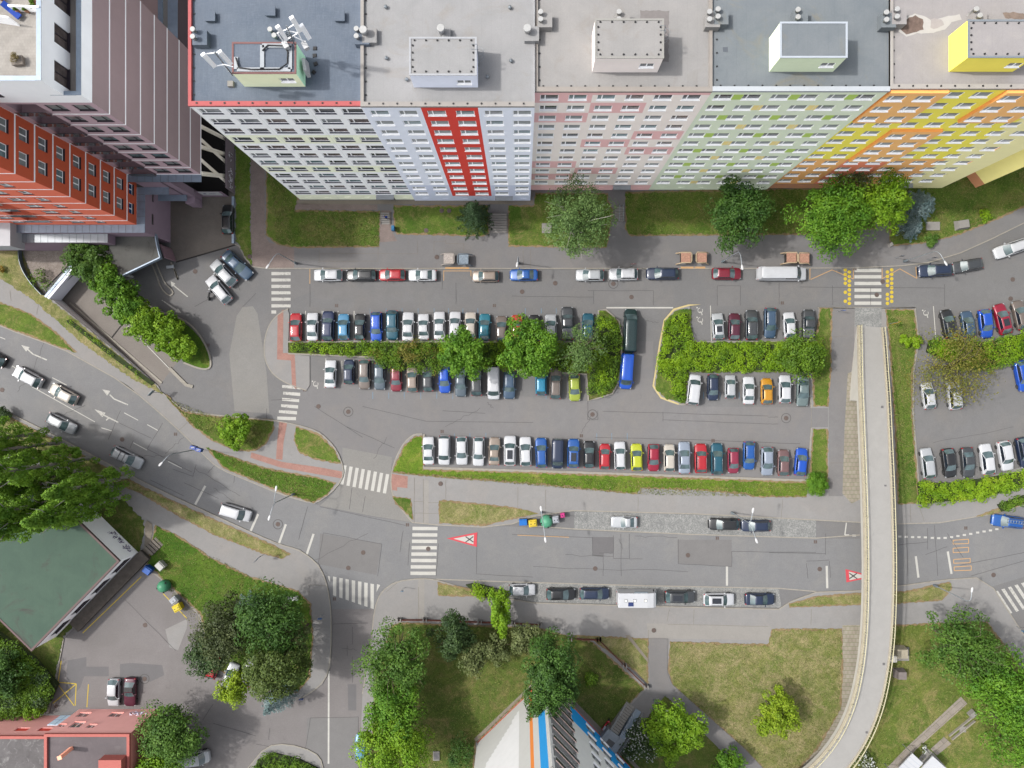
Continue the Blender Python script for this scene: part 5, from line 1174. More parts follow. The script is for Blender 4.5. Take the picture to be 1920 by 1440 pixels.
# blue and grey block at the bottom
cb = thing('apartment_block', 'grey, blue and orange apartment block with deep balconies at the bottom edge', 'apartment block', (5, -52, 0))
A_, B_, C_ = W(895,1391), W(1022,1269), W(1205,1461)
zt = 26.0; colsF = [wallmat((198, 198, 196)), wallmat((236, 128, 52)), wallmat((30, 140, 206)), wallmat((206, 206, 206)), wallmat((204, 92, 50)), wallmat((120, 120, 118))]
halfl = lambda *c: m_plain('gable_paint', tuple(v*.50 for v in albw(*c)), .85, var=.04, scale=.7)  # gable paint darkened in its colour to offset the sun on this wall
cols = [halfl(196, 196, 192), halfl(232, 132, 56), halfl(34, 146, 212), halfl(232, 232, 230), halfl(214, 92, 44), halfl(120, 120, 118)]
dv = Vector((A_.x-B_.x, A_.y-B_.y)); L1 = dv.length; a1 = math.atan2(dv.y, dv.x)
def fG(u, z):
    if z < .5: return 4
    if .55 < u < 1.5+.35: return 2
    if 2.9 < u < 3.5: return 1
    return 3 if u > 5.6 and z > (u-3)*1.1 else 0
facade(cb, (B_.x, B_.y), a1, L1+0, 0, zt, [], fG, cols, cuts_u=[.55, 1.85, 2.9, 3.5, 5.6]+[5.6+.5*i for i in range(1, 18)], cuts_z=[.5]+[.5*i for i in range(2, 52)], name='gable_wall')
dv = Vector((C_.x-B_.x, C_.y-B_.y)); L2 = dv.length; a2 = math.atan2(dv.y, dv.x)
# the long front faces north-east: walk it from C to B so that its normal points outward
OC = (C_.x, C_.y); aC = math.atan2(B_.y-C_.y, B_.x-C_.x)
ops = []; bal = []; wins = []
for k in range(9):
    z = 1.1+2.8*k
    bal.append((L2-5.4, L2-.5, z-.3, z+1.95, 1.6))
    for u in (1.2, 4.6, 8.0, 11.2)[:4]:
        if u+2.0 < L2-5.6: wins.append((u, u+1.9, z+.5, z+1.9))
def fF(u, z):
    if z < .5: return 4
    if u > L2-5.5: return 0
    return 2 if z < 5.6 else 0
facade(cb, OC, aC, L2, 0, zt, bal+wins, fF, colsF, cuts_u=[L2-5.5], cuts_z=[.5, 5.6])
for o in wins: put_window(cb, OC, aC, o[0], o[2], 1.9, 1.4, dk, M['pvcw'], bars=[1.3], pane=M['glass'][3], sill_out=.18)
nx, ny = math.sin(aC), -math.cos(aC)
ubx = Vector((math.cos(aC), math.sin(aC))); nv = Vector((nx, ny))
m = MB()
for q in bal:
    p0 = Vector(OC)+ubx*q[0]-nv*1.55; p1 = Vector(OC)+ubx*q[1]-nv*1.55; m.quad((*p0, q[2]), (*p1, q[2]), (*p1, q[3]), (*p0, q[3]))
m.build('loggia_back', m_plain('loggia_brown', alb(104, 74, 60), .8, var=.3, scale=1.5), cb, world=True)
for q in bal:
    m = MB(); p0 = Vector(OC)+ubx*q[0]+nv*.25; p1 = Vector(OC)+ubx*q[1]+nv*.25
    m.strip([tuple(p0), tuple(p1)], .05, q[2]+.1, q[2]+.95); bb = m.build('balcony', M['glass'][0], cb, world=True)
    m = MB(); m.tube([(*p0, q[2]+1.0), (*p1, q[2]+1.0)], .05, 6); m.build('handrail', wallmat((226, 190, 180)), bb, world=True)
    m = MB(); pc0 = Vector(OC)+ubx*q[0]+nv*.13; pc1 = Vector(OC)+ubx*q[1]+nv*.13; m.strip([tuple(pc0), tuple(pc1)], .25, q[2]-.1, q[2]+.02); m.build('balcony_edge', wallmat((180, 180, 178)), bb, world=True)
m = MB(); e = Vector((A_.x-B_.x, A_.y-B_.y)); m.poly([(B_.x, B_.y), (C_.x, C_.y), (C_.x+e.x, C_.y+e.y), (A_.x, A_.y)], zt-.2, zt); m.build('roof', roofE, cb, world=True)
m = MB(); Ce = (C_.x+e.x, C_.y+e.y)
for p, q in (((C_.x, C_.y), Ce), (Ce, (A_.x, A_.y))): m.quad((*q, 0), (*p, 0), (*p, zt-.2), (*q, zt-.2))
m.build('back_wall', colsF[0], cb, world=True)
m = MB(); m.strip([(A_.x-.35, A_.y+.35), (B_.x, B_.y+.75), (C_.x+.5, C_.y+.5)], .55, .1, .22); struct(m.build('gravel_strip', M['dirt']))
# entrance stairs with ramp to it
st = thing('entrance_stairs', 'grey steel entrance stairs with landing and side ramp at the blue block', 'stairs', (14, -52, 0))
s0, s1 = W(1188, 1322), W(1135, 1395); dd = (s1-s0).to_2d(); LL = dd.length; dd.normalize(); sn = Vector((-dd.y, dd.x)); aS = math.atan2(dd.y, dd.x)
m = MB()
n = 12
for i in range(n):
    c = Vector((s0.x, s0.y))+dd*(.3+i*(LL*.62)/n); m.obox((c.x-sn.x*.55, c.y-sn.y*.55, .15), LL*.62/n-.03, 1.5, .1+.11*i, aS)
m.build('steps', M['concrete'], st, world=True)
c = Vector((s0.x, s0.y))+dd*(LL*.82); m = MB(); m.obox((c.x, c.y, .15), LL*.36, 3.2, 1.35, aS); m.build('landing', M['zinc_l'], st, world=True)
m = MB(); m.obox((c.x-.2, c.y-.2, 1.505), .9, 1.2, .03, aS); m.build('door_mat', M['patch_dark'], st, world=True)
m = MB(); c = Vector((s0.x, s0.y))+dd*(LL*.3)+sn*1.0; p0 = Vector((s0.x, s0.y))+sn*1.0; p1 = p0+dd*LL*.65; m.strip([tuple(p0), tuple(p1)], 1.0, [.1,.1], [.2, 1.48]); m.build('ramp', M['zinc'], st, world=True)
for k, off in enumerate((-1.4, .35, 1.6)):
    m = MB(); p0 = Vector((s0.x, s0.y))+sn*off; p1 = p0+dd*LL*.64; p2 = p0+dd*LL
    for hz in (.6, 1.0): m.tube([(*p0, .2+hz), (*p1, 1.45+hz), (*p2, 1.45+hz)], .03, 6)
    for t in (0, .25, .5, .75, 1): q = p0+dd*LL*.64*t; m.tube([(*q, .2+1.25*t), (*q, 1.2+1.25*t)], .025, 5)
    m.build('railing', M['steel'], st, world=True)
# little canopies bottom right
for i, (pts, lab, zz) in enumerate([([(1711,1413),(1731,1431),(1700,1466),(1676,1450)], 'white gridded canopy roof at the bottom edge beside the slab path', 2.8), ([(1749,1418),(1775,1441),(1748,1470),(1722,1447)], 'plain white canopy roof at the bottom edge, right of the gridded one', 2.8)]):
    cr = thing('canopy', lab, 'canopy', (W(*pts[0]).x, W(*pts[0]).y, 0)); pp = [tuple(W(p[0], p[1], zz)[:2]) for p in pts]
    m = MB(); m.poly(pp, zz-.15, zz); m.build('roof', M['white'], cr, world=True)
    for p in pp: m = MB(); m.tube([(p[0]*.998, p[1]*.998, 0), (p[0]*.998, p[1]*.998, zz-.15)], .06, 6); m.build('post', M['steel'], cr, world=True)
    if i == 0:
        m = MB()
        for t in range(1, 6):
            a = Vector(pp[0]).lerp(Vector(pp[3]), t/6); b = Vector(pp[1]).lerp(Vector(pp[2]), t/6); m.strip([tuple(a), tuple(b)], .03, zz+.001, zz+.015)
        m.build('roof_seam', M['zinc'], cr, world=True)
sheet('stair_slab', [(1736,1401),(1750,1412),(1775,1440),(1750,1462),(1718,1425)], .2, M['concrete'], z0=.1)
# =================================================================== FOOTBRIDGE
br = thing('footbridge', 'pale concrete footbridge with cream railings crossing the main road', 'footbridge', (52, -20, 0))
cl = [(1631,612,.15),(1633,650,1.1),(1635,700,2.2),(1638,760,3.2),(1641,830,4.2),(1644,900,5.0),(1646,960,5.4),(1647.5,1020,5.6),(1648,1080,5.6),(1647,1140,5.6),(1644,1200,5.6),(1637,1260,5.5),(1624,1320,5.3),(1602,1375,5.0),(1573,1420,4.7),(1530,1465,4.3),(1470,1505,3.8),(1400,1540,3.2)]
cl = chaikin(cl, 2, False)
CP = [W(*p) for p in cl]; n = len(CP)
half = [1.95+.25*min(1, i/12) for i in range(n)]
def offs(d, dz=0):
    out = []
    for i, p in enumerate(CP):
        t = CP[min(i+1, n-1)]-CP[max(i-1, 0)]; t = Vector((t.x, t.y)).normalized(); nn = Vector((-t.y, t.x))
        s = half[i]*math.copysign(1, d)+(d-math.copysign(1, d)*2.2) if abs(d) > 1.5 else d
        out.append(Vector((p.x+nn.x*s, p.y+nn.y*s, p.z+dz)))
    return out
def ribbon(l, r, m=0, mb=None, flip=False):
    mb = mb or MB()
    for i in range(len(l)-1):
        q = (r[i], r[i+1], l[i+1], l[i]) if not flip else (l[i], l[i+1], r[i+1], r[i])
        mb.quad(*q, m)
    return mb
L_, R_ = offs(2.2), offs(-2.2)     # travelling south: + is east? (checked below)
if L_[5].x > R_[5].x: L_, R_ = R_, L_; sg = -1
else: sg = 1
def OF(d, dz=0): return offs(d*sg, dz)   # d>0 = west side
dk_m = m_asphalt('bridge_deck', alb(186, 184, 180), patch=.04, grain=.06)
Wd, Ed = OF(1.75), OF(-1.95)
m = MB(); 
for i in range(n-1): m.quad(Wd[i], Wd[i+1], Ed[i+1], Ed[i])
m.build('deck', dk_m, br, world=True)
def prism_along(d0, d1, z0, z1, mat, name):
    a, b, c, d = OF(d0, z0), OF(d1, z0), OF(d1, z1), OF(d0, z1); m = MB()
    for i in range(n-1):
        m.quad(d[i], d[i+1], c[i+1], c[i]); m.quad(a[i], a[i+1], d[i+1], d[i]); m.quad(c[i], c[i+1], b[i+1], b[i]); m.quad(b[i], b[i+1], a[i+1], a[i])
    m.quad(a[0], d[0], c[0], b[0]); m.quad(a[-1], b[-1], c[-1], d[-1])
    return m.build(name, mat, br, world=True)
conc = m_plain('bridge_concrete', alb(216, 212, 202), .85, var=.06, scale=.6)
prism_along(2.2, -2.2, -.75, -.02, conc, 'beam')
prism_along(2.25, 1.75, -.02, .16, m_plain('bridge_kerb', alb(196, 186, 164), .85, var=.12, scale=1.5), 'edge_kerb'); prism_along(-1.95, -2.25, -.02, .16, m_plain('bridge_kerb2', alb(200, 190, 170), .85, var=.12, scale=1.5), 'edge_kerb')
m = MB(); 
for i in range(n-1):
    a, b = OF(2.24)[i], OF(2.24)[i+1]
    m.quad((a.x, a.y, max(0, -1)), (b.x, b.y, 0), (b.x, b.y, b.z-.02), (a.x, a.y, a.z-.02))
    if b.z > 3.0: break
m.build('abutment', conc, br, world=True)
for side, dd_ in (('west', 1.98), ('east', -2.1)):
    pr = OF(dd_, 1.05); base = OF(dd_, .1); rails = MB(); rails.tube(pr, .045, 6)
    rl = rails.build('handrail', M['cream'], br, world=True)
    m = MB(); mid = OF(dd_, .25); m.tube(mid, .03, 4); m2 = OF(dd_, .92); m.tube(m2, .025, 4); m.build('rail', M['cream'], br, world=True)
    m = MB(); acc = 0
    for i in range(n-1):
        seg = (pr[i+1]-pr[i]).length; k = max(1, round(seg/.45))
        for j in range(k):
            t = j/k; a = base[i].lerp(base[i+1], t); b = pr[i].lerp(pr[i+1], t); acc += 1
            m.tube([a, b], .05 if acc % 4 == 0 else .014, 4, cap=False)
    m.build('balusters', M['cream'], br, world=True)
for x, y in ((1640, 905), (1648, 1225), (1646, 955)):
    c = W(x, y, 2)
    if y == 955: continue
    m = MB(); m.obox((c.x, c.y, 0), 2.6, .8, 4.4, 0, 0, 1.15); m.build('pier', conc, br, world=True)
m = MB()
for x, y in ((1654,763),(1660,911),(1657,1245),(1625,1373)):
    i = min(range(n), key=lambda k: abs(1-0) * ((W(x,y,CP[k].z)-CP[k]).length)); c = W(x, y, CP[i].z+.01); m.obox((c.x, c.y, CP[i].z+.01), .34, .34, .03)
m.build('deck_drain', M['patch_dark'], br, world=True)
c = W(1606, 903, .3); m = MB(); m.box(c.x-.6, c.x+1.0, c.y-.3, c.y+.3, 0, .9); 
# =================================================================== VEHICLES
CT = {}   # kind -> dict of meshes ; x forward, origin at centre on the ground
SPEC = {
 # L, W, H, cowl x, roof front x, roof rear x, rear glass base x, hood z front, hood z cowl, belt, tail z, tail kind
 'hatch':  (4.15, 1.78, 1.48, .95, .25, -1.45, -1.88, .72, .95, .98, .94),
 'sedan':  (4.55, 1.80, 1.45, .98, .25, -.95, -1.55, .70, .94, .97, .95),
 'estate': (4.60, 1.80, 1.50, 1.08, .40, -1.75, -2.12, .72, .95, .98, .95),
 'suv':    (4.45, 1.86, 1.66, 1.02, .45, -1.62, -1.98, .86, 1.08, 1.10, 1.06),
 'minivan':(4.70, 1.84, 1.80, 1.40, .78, -1.98, -2.20, .84, 1.05, 1.08, 1.06),
 'small':  (3.75, 1.66, 1.48, 1.00, .40, -1.38, -1.70, .74, .96, .98, .95),
 'coupe':  (4.25, 1.80, 1.32, .45, -.15, -.95, -1.55, .66, .88, .92, .90),
 'pickup': (5.20, 1.88, 1.78, 1.25, .70, -.62, -.80, .92, 1.12, 1.14, 1.12),
 'van':    (5.10, 1.92, 1.95, 1.85, 1.30, -2.40, -2.50, .95, 1.18, 1.20, 1.2),
 'longvan':(6.60, 1.98, 2.35, 2.35, 1.62, -3.10, -3.22, 1.0, 1.28, 1.30, 1.3),
}
def car_meshes(kind):
    if kind in CT: return CT[kind]
    L, Wd, H, xc, xf, xr, xb, zh0, zh1, zb, zt = SPEC[kind]; hl = L/2; w = Wd/2
    xs = [hl, hl-.04, hl-.13, hl-.32, hl-.65, (hl-.65+xc)/2, xc+.12, xc-.25, .1, -.6, -1.1, xb, (xb-hl)/2-.02, -hl+.38, -hl+.15, -hl+.04, -hl]
    xs = sorted(set(round(x, 3) for x in xs if -hl <= x <= hl), reverse=True)
    def wid(x):
        f = hl-x; r = x+hl
        k = np.interp(f, [0, .04, .13, .32, .65, 1.2], [.60, .74, .86, .945, .985, 1.0]) * np.interp(r, [0, .04, .15, .38, .9], [.72, .84, .93, .975, 1.0])
        return w*k
    def top(x):
        if x >= xc: return np.interp(hl-x, [0, .04, .13, .32, hl-xc], [zh0-.28, zh0-.12, zh0-.02, zh0+.04, zh1])
        if x <= xb: return np.interp(x+hl, [0, .04, .15, max(.2, xb+hl)], [zt-.30, zt-.12, zt-.02, zt])
        return zb
    prof = []
    for x in xs:
        ww, t = wid(x), top(x); bz = np.interp(min(hl-x, x+hl), [0, .3, .8], [.34, .26, .20])
        half = [(0, t+.03), (.5*ww, t+.02), (.8*ww, t-.005), (.93*ww, t-.05), (.985*ww, t-.14), (ww, (t+.45)/2), (.99*ww, .42), (.95*ww, bz)]
        prof.append([(x, y, z) for y, z in half] + [(x, -y, z) for y, z in reversed(half[1:])])
    body = MB(); npf = len(prof[0]); vs = [v for p in prof for v in p]; fs = []; fm = []
    for i in range(len(prof)-1):
        for k in range(npf-1): fs.append((i*npf+k, (i+1)*npf+k, (i+1)*npf+k+1, i*npf+k+1)); 
        fs.append((i*npf+npf-1, (i+1)*npf+npf-1, (i+1)*npf, i*npf))
    # the last face column closes y<0 top centre; bottom strip is column 7
    for q, f in enumerate(fs):
        col = q % npf; body.add([], []); 
    b0 = len(body.v); body.v += vs
    for q, f in enumerate(fs): body.f.append(list(f)); body.m.append(1 if (q % npf) == 7 else 0); body.sm.append(True)
    body.f.append([i for i in range(npf)]); body.m.append(0); body.sm.append(False)
    body.f.append([(len(prof)-1)*npf+i for i in reversed(range(npf))]); body.m.append(0); body.sm.append(False)
    # greenhouse rings
    def ring(x0, x1, hw0, hw1, z, bulge_f, bulge_r, zc=0):
        P = []
        for t in np.linspace(1, -1, 7): P.append((x0+bulge_f*(1-t*t), hw0*t, z+zc*(1-t*t)))
        for t in np.linspace(0, 1, 7)[1:-1]: P.append((x0+(x1-x0)*t, -(hw0+(hw1-hw0)*t), z))
        for t in np.linspace(-1, 1, 7): P.append((x1-bulge_r*(1-t*t), hw1*t, z+zc*(1-t*t)))
        for t in np.linspace(1, 0, 7)[1:-1]: P.append((x0+(x1-x0)*t, (hw0+(hw1-hw0)*t), z))
        return P
    boxy = kind in ('van', 'longvan', 'minivan')
    tf = .84 if boxy else (.76 if kind in ('suv', 'pickup') else .72)
    R0 = ring(xc-.02, xb-.02, w*.90, w*(.90 if boxy else .88), zb-.045, .17, .10)
    R1 = ring(xf-.06, xr+.05, w*tf, w*(tf+.01), H-.075, .07, .04)
    R2 = ring(xf-.13, xr+.10, w*(tf-.07), w*(tf-.06), H-.02, .05, .03)
    R3 = ring(xf-.35, xr+.30, w*.35, w*.35, H+.005, .02, .01)
    nr = len(R0)
    def face(a, b, i): j = (i+1) % nr; return [a[i], a[j], b[j], b[i]]
    glassf, glassr, gl, gr = MB(), MB(), MB(), MB()
    for i in range(nr):
        q = face(R0, R1, i)
        if kind in ('van', 'longvan'):
            left = 19 <= i <= 23; right = 7 <= i <= 11
            if i in (0,1,2,3,4,5): tgt = glassf
            elif i == 6 or i == 7 or i == 23 or i == 22+0: tgt = gr if i in (6, 7) else gl
            elif 13 <= i <= 16 and kind == 'van': tgt = glassr
            else: tgt = body
            if i in (6,): tgt = gr
            if i == 23: tgt = gl
        elif i <= 5: tgt = glassf
        elif 6 <= i <= 11: tgt = gr if i not in (11,) or kind in ('estate', 'suv', 'minivan') else (gr if False else body)
        elif 12 <= i <= 17: tgt = glassr
        else: tgt = gl if i not in (18,) or kind in ('estate', 'suv', 'minivan') else body
        tgt.add(q, [(0,1,2,3)], 0, tgt is not body)
        for A, B in ((R1, R2), (R2, R3)): body.add(face(A, B, i), [(0,1,2,3)], 0, True)
    body.add(R3, [tuple(range(nr))], 0, True)
    # pillars standing just proud of the glass
    def pil(i, t=0.0, wd=.045, m=0):
        a = Vector(R0[i]); b = Vector(R1[i]); j = (i+1) % nr
        if t: a = a.lerp(Vector(R0[j]), t); b = b.lerp(Vector(R1[j]), t)
        body.tube([a, b], wd, 5, m, False)
    for i in (0, 6): pil(i)
    for i in (12, 18): pil(i, 0, .05)
    if kind not in ('van', 'longvan'):
        pil(8, .4, .03, 1); pil(20, .6, .03, 1)
    # grille and lower bumper, handles
    body.box(hl-.06, hl-.005, -.42, .42, .36, .52, 1); body.box(-hl+.0, -hl+.05, -.5, .5, .30, .42, 1)
    if kind == 'pickup':
        body.box(-hl+.2, xb-.05, -w*.84, w*.84, zb-.02, zb+.07, 2)
        for k in range(8): body.box(-hl+.3+k*(hl+xb-.45)/8, -hl+.33+k*(hl+xb-.45)/8, -w*.82, w*.82, zb+.07, zb+.09, 2)
    if kind == 'longvan':
        for k in range(7): body.box(xr+.5, xf-.9, -w*.6+k*w*.2, -w*.6+k*w*.2+.05, H-.0, H+.02, 0)
    parts = {'body': body, 'windshield': glassf, 'rear_window': glassr, 'side_window': gl, 'side_window2': gr}
    for s, nm in ((1, 'headlight'), (-1, 'headlight2')):
        m = MB(); m.obox((hl-.20, s*w*.76, zh0-.17), .26, .26, .13, s*-.55, 0, .85); parts[nm] = m
    for s, nm in ((1, 'tail_light'), (-1, 'tail_light2')):
        m = MB(); m.obox((-hl+.11, s*w*.78, zt-.26), .16, .24, .2, s*.4, 0, .9); parts[nm] = m
    for s, nm in ((1, 'mirror'), (-1, 'mirror2')):
        m = MB(); m.obox((xc-.28, s*(w+.09), zb-.02), .13, .24, .15, s*.15, 0, .85); parts[nm] = m
    if kind in ('estate', 'suv', 'minivan'):
        for s, nm in ((1, 'roof_rail'), (-1, 'roof_rail2')):
            m = MB(); m.tube([(xf-.2, s*w*(tf-.06), H-.02), (xf-.35, s*w*(tf-.06), H+.04), (xr+.35, s*w*(tf-.06), H+.04), (xr+.2, s*w*(tf-.06), H-.02)], .022, 5); parts[nm] = m
    wb = (hl-.82, -hl+.80)
    for k, x in enumerate(wb):
        for s in (1, -1):
            m = MB(); rings = []; rr = .33 if kind not in ('small',) else .30; yc = s*(w-.10)
            m.tube([(x, yc-.10, rr), (x, yc-.085, rr), (x, yc+.085, rr), (x, yc+.10, rr)], [rr-.03, rr, rr, rr-.03], 16)
            h = MB(); h.tube([(x, yc+s*.095, rr), (x, yc+s*.107, rr)], rr*.62, 12)
            parts['wheel%d%d' % (k, s)] = m; parts['rim%d%d' % (k, s)] = h
    out = {}
    for k, m in parts.items():
        base = 'wheel' if k.startswith('wheel') else ('rim' if k.startswith('rim') else k.rstrip('2'))
        mats = {'body': [M['white'], M['black'], M['tyre']], 'windshield': [M['carglass']], 'rear_window': [M['carglass']], 'side_window': [M['carglass2']], 'headlight': [M['lamp_w']], 'tail_light': [M['lamp_r']], 'mirror': [M['white']], 'roof_rail': [M['rim']], 'wheel': [M['tyre']], 'rim': [M['rim']]}[base]
        if not m.v: continue
        o = m.build(base, mats); me = o.data; bpy.data.objects.remove(o)
        if k == 'body':
            bm = bmesh.new(); bm.from_mesh(me); bmesh.ops.remove_doubles(bm, verts=bm.verts, dist=.0005); bmesh.ops.recalc_face_normals(bm, faces=bm.faces); bm.to_mesh(me); bm.free()
        else:
            bm = bmesh.new(); bm.from_mesh(me); bmesh.ops.remove_doubles(bm, verts=bm.verts, dist=.0005)
            if k.startswith(('wind', 'rear', 'side')):
                bmesh.ops.recalc_face_normals(bm, faces=bm.faces)
                c = sum((f.calc_center_median() for f in bm.faces), Vector())/len(bm.faces); f0 = bm.faces[:][0]
                if sum(f.normal.z for f in bm.faces) < 0: bmesh.ops.reverse_faces(bm, faces=bm.faces)
            bm.to_mesh(me); bm.free()
        out[k] = (base, me)
    CT[kind] = out
    return out
PC = {'white': (226,228,232), 'cream': (214,206,194), 'silver': (204,208,212), 'silver blue': (164,176,194), 'grey': (112,116,120), 'dark grey': (74,78,82), 'black': (38,40,44), 'navy': (34,52,84), 'dark blue': (30,48,90),
      'blue': (24,98,184), 'bright blue': (10,92,214), 'light blue': (88,158,202), 'teal': (40,134,156), 'dark teal': (20,84,100), 'petrol': (22,96,118), 'dark green': (14,52,54), 'red': (196,24,42), 'crimson': (170,16,56), 'dark red': (146,28,54), 'maroon': (96,28,56),
      'orange red': (206,70,46), 'yellow': (204,212,36), 'lime': (178,196,66), 'orange yellow': (226,160,34), 'taupe': (132,120,112), 'beige': (168,152,138), 'mauve brown': (132,100,100), 'slate': (96,112,124), 'grey green': (124,142,142), 'steel blue': (70,98,126), 'cyan': (40,150,190), 'pink red': (160,44,76)}
PM = {}
def paint(c):
    if c not in PM: PM[c] = m_paint('paint_' + c.replace(' ', '_'), alb(*PC[c]), metal=0.0 if c in ('white', 'red', 'yellow', 'cream') else .12)
    return PM[c]
ARTS = {'hatch': 'hatchback', 'sedan': 'sedan', 'estate': 'estate car', 'suv': 'SUV', 'minivan': 'minivan', 'small': 'small hatchback', 'coupe': 'coupe', 'pickup': 'pickup truck', 'van': 'van', 'longvan': 'long van'}
NAMES = {'van': 'van', 'longvan': 'van', 'pickup': 'pickup_truck', 'minivan': 'minivan'}
sun_m = m_plain('sunroof_glass', (.01,.012,.016), .08, spec=.8, var=0)
def car(x, y, ang, kind, col, label, length=None, group=None, extra=None, name=None, wscale=1.0, lift=0):
    zc = SPEC[kind][2]*.5
    c = W(x, y, zc); L = SPEC[kind][0]
    root = thing(name or NAMES.get(kind, 'parked_car'), label, {'van': 'van', 'longvan': 'van', 'pickup': 'pickup', 'minivan': 'minivan'}.get(kind, 'car'), (c.x, c.y, lift), R(ang), group)
    s = (length/12.05)/L if length else 1.0; s = max(.88, min(1.25, s))
    root.scale = (s, wscale*(1+.35*(s-1)), 1+.3*(s-1))
    pm = paint(col); wh = {}
    for k, (base, me) in car_meshes(kind).items():
        if base == 'rim': continue
        o = bpy.data.objects.new(base, me); COL.objects.link(o); o.parent = root
        if base in ('body', 'mirror'): 
            o.material_slots[0].link = 'OBJECT'; o.material_slots[0].material = pm if not (extra == 'bw' and base == 'body' and False) else pm
            if base == 'body' and kind == 'pickup': o.material_slots[2].link = 'OBJECT'; o.material_slots[2].material = paint('grey')
        if base == 'wheel':
            r = bpy.data.objects.new('rim', car_meshes(kind)['rim'+k[5:]][1]); COL.objects.link(r); r.parent = o
    H = SPEC[kind][2]; xf, xr = SPEC[kind][4], SPEC[kind][5]
    if extra == 'sunroof': m = MB(); m.box(xr+.45, xf-.3, -.42, .42, H-.01, H+.016); m.build('sunroof', sun_m, root)
    if extra == 'softtop': m = MB(); m.box(xr+.0, xf-.15, -.6, .6, H-.03, H+.02); m.build('soft_top', M['black'], root)
    if extra == 'aerial': m = MB(); m.tube([(xr+.25, 0, H), (xr-.05, 0, H+.35)], .015, 4); m.build('aerial', M['black'], root)
    if extra == 'bars':
        for q in (xf-.5, xf-1.2): m = MB(); m.tube([(q, -.68, H+.04), (q, .68, H+.04)], .035, 5); m.build('roof_bar', M['black'], root)
    if extra == 'ladder':
        m = MB()
        for yy in (-.38, .05): m.tube([(xr-.5, yy, H+.16), (xf+.3, yy, H+.16)], .04, 6)
        for k in range(8): xx = xr-.4+k*(xf-xr+.6)/7; m.tube([(xx, -.38, H+.16), (xx, .05, H+.16)], .03, 5)
        o = m.build('ladder', M['steel'], root)
    return root
ORD = ['first', 'second', 'third', 'fourth', 'fifth', 'sixth', 'seventh', 'eighth', 'ninth', 'tenth', 'eleventh', 'twelfth', 'thirteenth', 'fourteenth', 'fifteenth', 'sixteenth', 'seventeenth', 'eighteenth', 'nineteenth', 'twentieth', 'twenty-first', 'twenty-second', 'twenty-third', 'twenty-fourth']
def row(cars, where, group):
    """cars: (x, y0, y1, dir, kind, colour[, extra[, tilt]]) parked nose up (U) or down (D)"""
    keys = [(c[5], ARTS[c[4]]) for c in cars]; n = len(cars)
    for i, c in enumerate(cars):
        k = keys[i]; base = '%s %s' % k
        if keys.count(k) == 1: lab = '%s in %s' % (base, where)
        else:
            l = '%s %s' % keys[i-1] if i > 0 else None; r = '%s %s' % keys[i+1] if i < n-1 else None
            if l and r: lab = '%s between the %s and the %s, %s' % (base, l, r, where)
            elif l: lab = '%s at the right end of %s' % (base, where)
            else: lab = '%s at the left end of %s' % (base, where)
        c = list(c) + [None]*(8-len(c)); x, y0, y1, d, kind, col, ex, tilt = c
        LB.append([lab, i, where, base]); a = 90 if d == 'U' else -90
        LBo.append(car(x+RJ.uniform(-.6,.6), (y0+y1)/2, a+(tilt or 0)+RJ.uniform(-1.5,1.5), kind, col, lab, y1-y0, group, ex))
LB = []; LBo = []; RJ = random.Random(3)
row([(555,587,640,'U','hatch','red'),(586,586,639,'U','sedan','white'),(615,583,639,'U','suv','dark blue'),(645,588,637,'U','hatch','light blue'),(675,588,637,'U','hatch','black'),(705,585,640,'D','estate','bright blue'),(735,582,637,'D','suv','petrol'),
     (765,585,640,'U','sedan','white'),(794,588,637,'U','sedan','white'),(824,584,637,'U','sedan','white'),(853,584,636,'U','hatch','white'),(882,585,635,'U','hatch','cream'),(909,588,638,'U','hatch','teal'),(940,592,641,'U','hatch','taupe'),(969,590,640,'U','hatch','orange red'),(1002,590,641,'U','hatch','black'),(1033,589,640,'U','hatch','silver'),(1064,575,637,'U','pickup','dark grey'),(1102,587,640,'U','hatch','petrol')],
    'the row above the central hedge', 'cars in the row above the central hedge')
row([(620,675,727,'U','sedan','white'),(654,674,720,'U','small','navy'),(683,675,730,'D','estate','taupe'),(712,681,731,'D','hatch','slate'),(743,684,734,'D','estate','dark red'),(773,686,735,'U','hatch','beige'),(802,686,734,'U','hatch','dark grey'),(833,685,737,'D','hatch','bright blue'),(864,692,744,'D','sedan','slate'),(893,690,742,'U','suv','dark grey'),(925,687,749,'D','van','white'),(955,694,748,'D','suv','steel blue'),(1014,690,741,'U','small','cyan'),(1042,690,748,'U','estate','taupe'),(1077,702,752,'D','hatch','lime')],
    'the row below the central hedge', 'cars in the row below the central hedge')
row([(804,819,871,'U','sedan','white'),(833,817,872,'D','minivan','white'),(866,819,872,'D','hatch','white'),(897,820,874,'D','estate','white'),(927,820,872,'U','sedan','beige'),(956,817,873,'U','suv','white','sunroof'),(985,819,874,'U','hatch','white'),(1015,821,877,'U','estate','blue'),(1046,823,879,'D','van','navy'),(1075,823,877,'U','suv','blue','sunroof'),(1105,827,877,'U','hatch','black'),(1134,832,880,'U','small','red'),(1163,828,881,'U','estate','white'),(1194,832,883,'U','hatch','yellow'),(1225,833,884,'D','hatch','crimson'),(1255,833,884,'U','small','cream'),(1283,828,888,'U','sedan','silver blue'),(1314,832,887,'U','suv','red'),(1344,831,890,'U','estate','petrol'),(1375,840,888,'D','small','pink red'),(1405,828,881,'D','estate','blue'),(1438,838,892,'D','hatch','silver blue'),(1469,843,892,'U','hatch','mauve brown'),(1502,840,892,'U','hatch','bright blue',None,-6)],
    'the long row above the grass bank', 'cars in the long row above the grass bank')
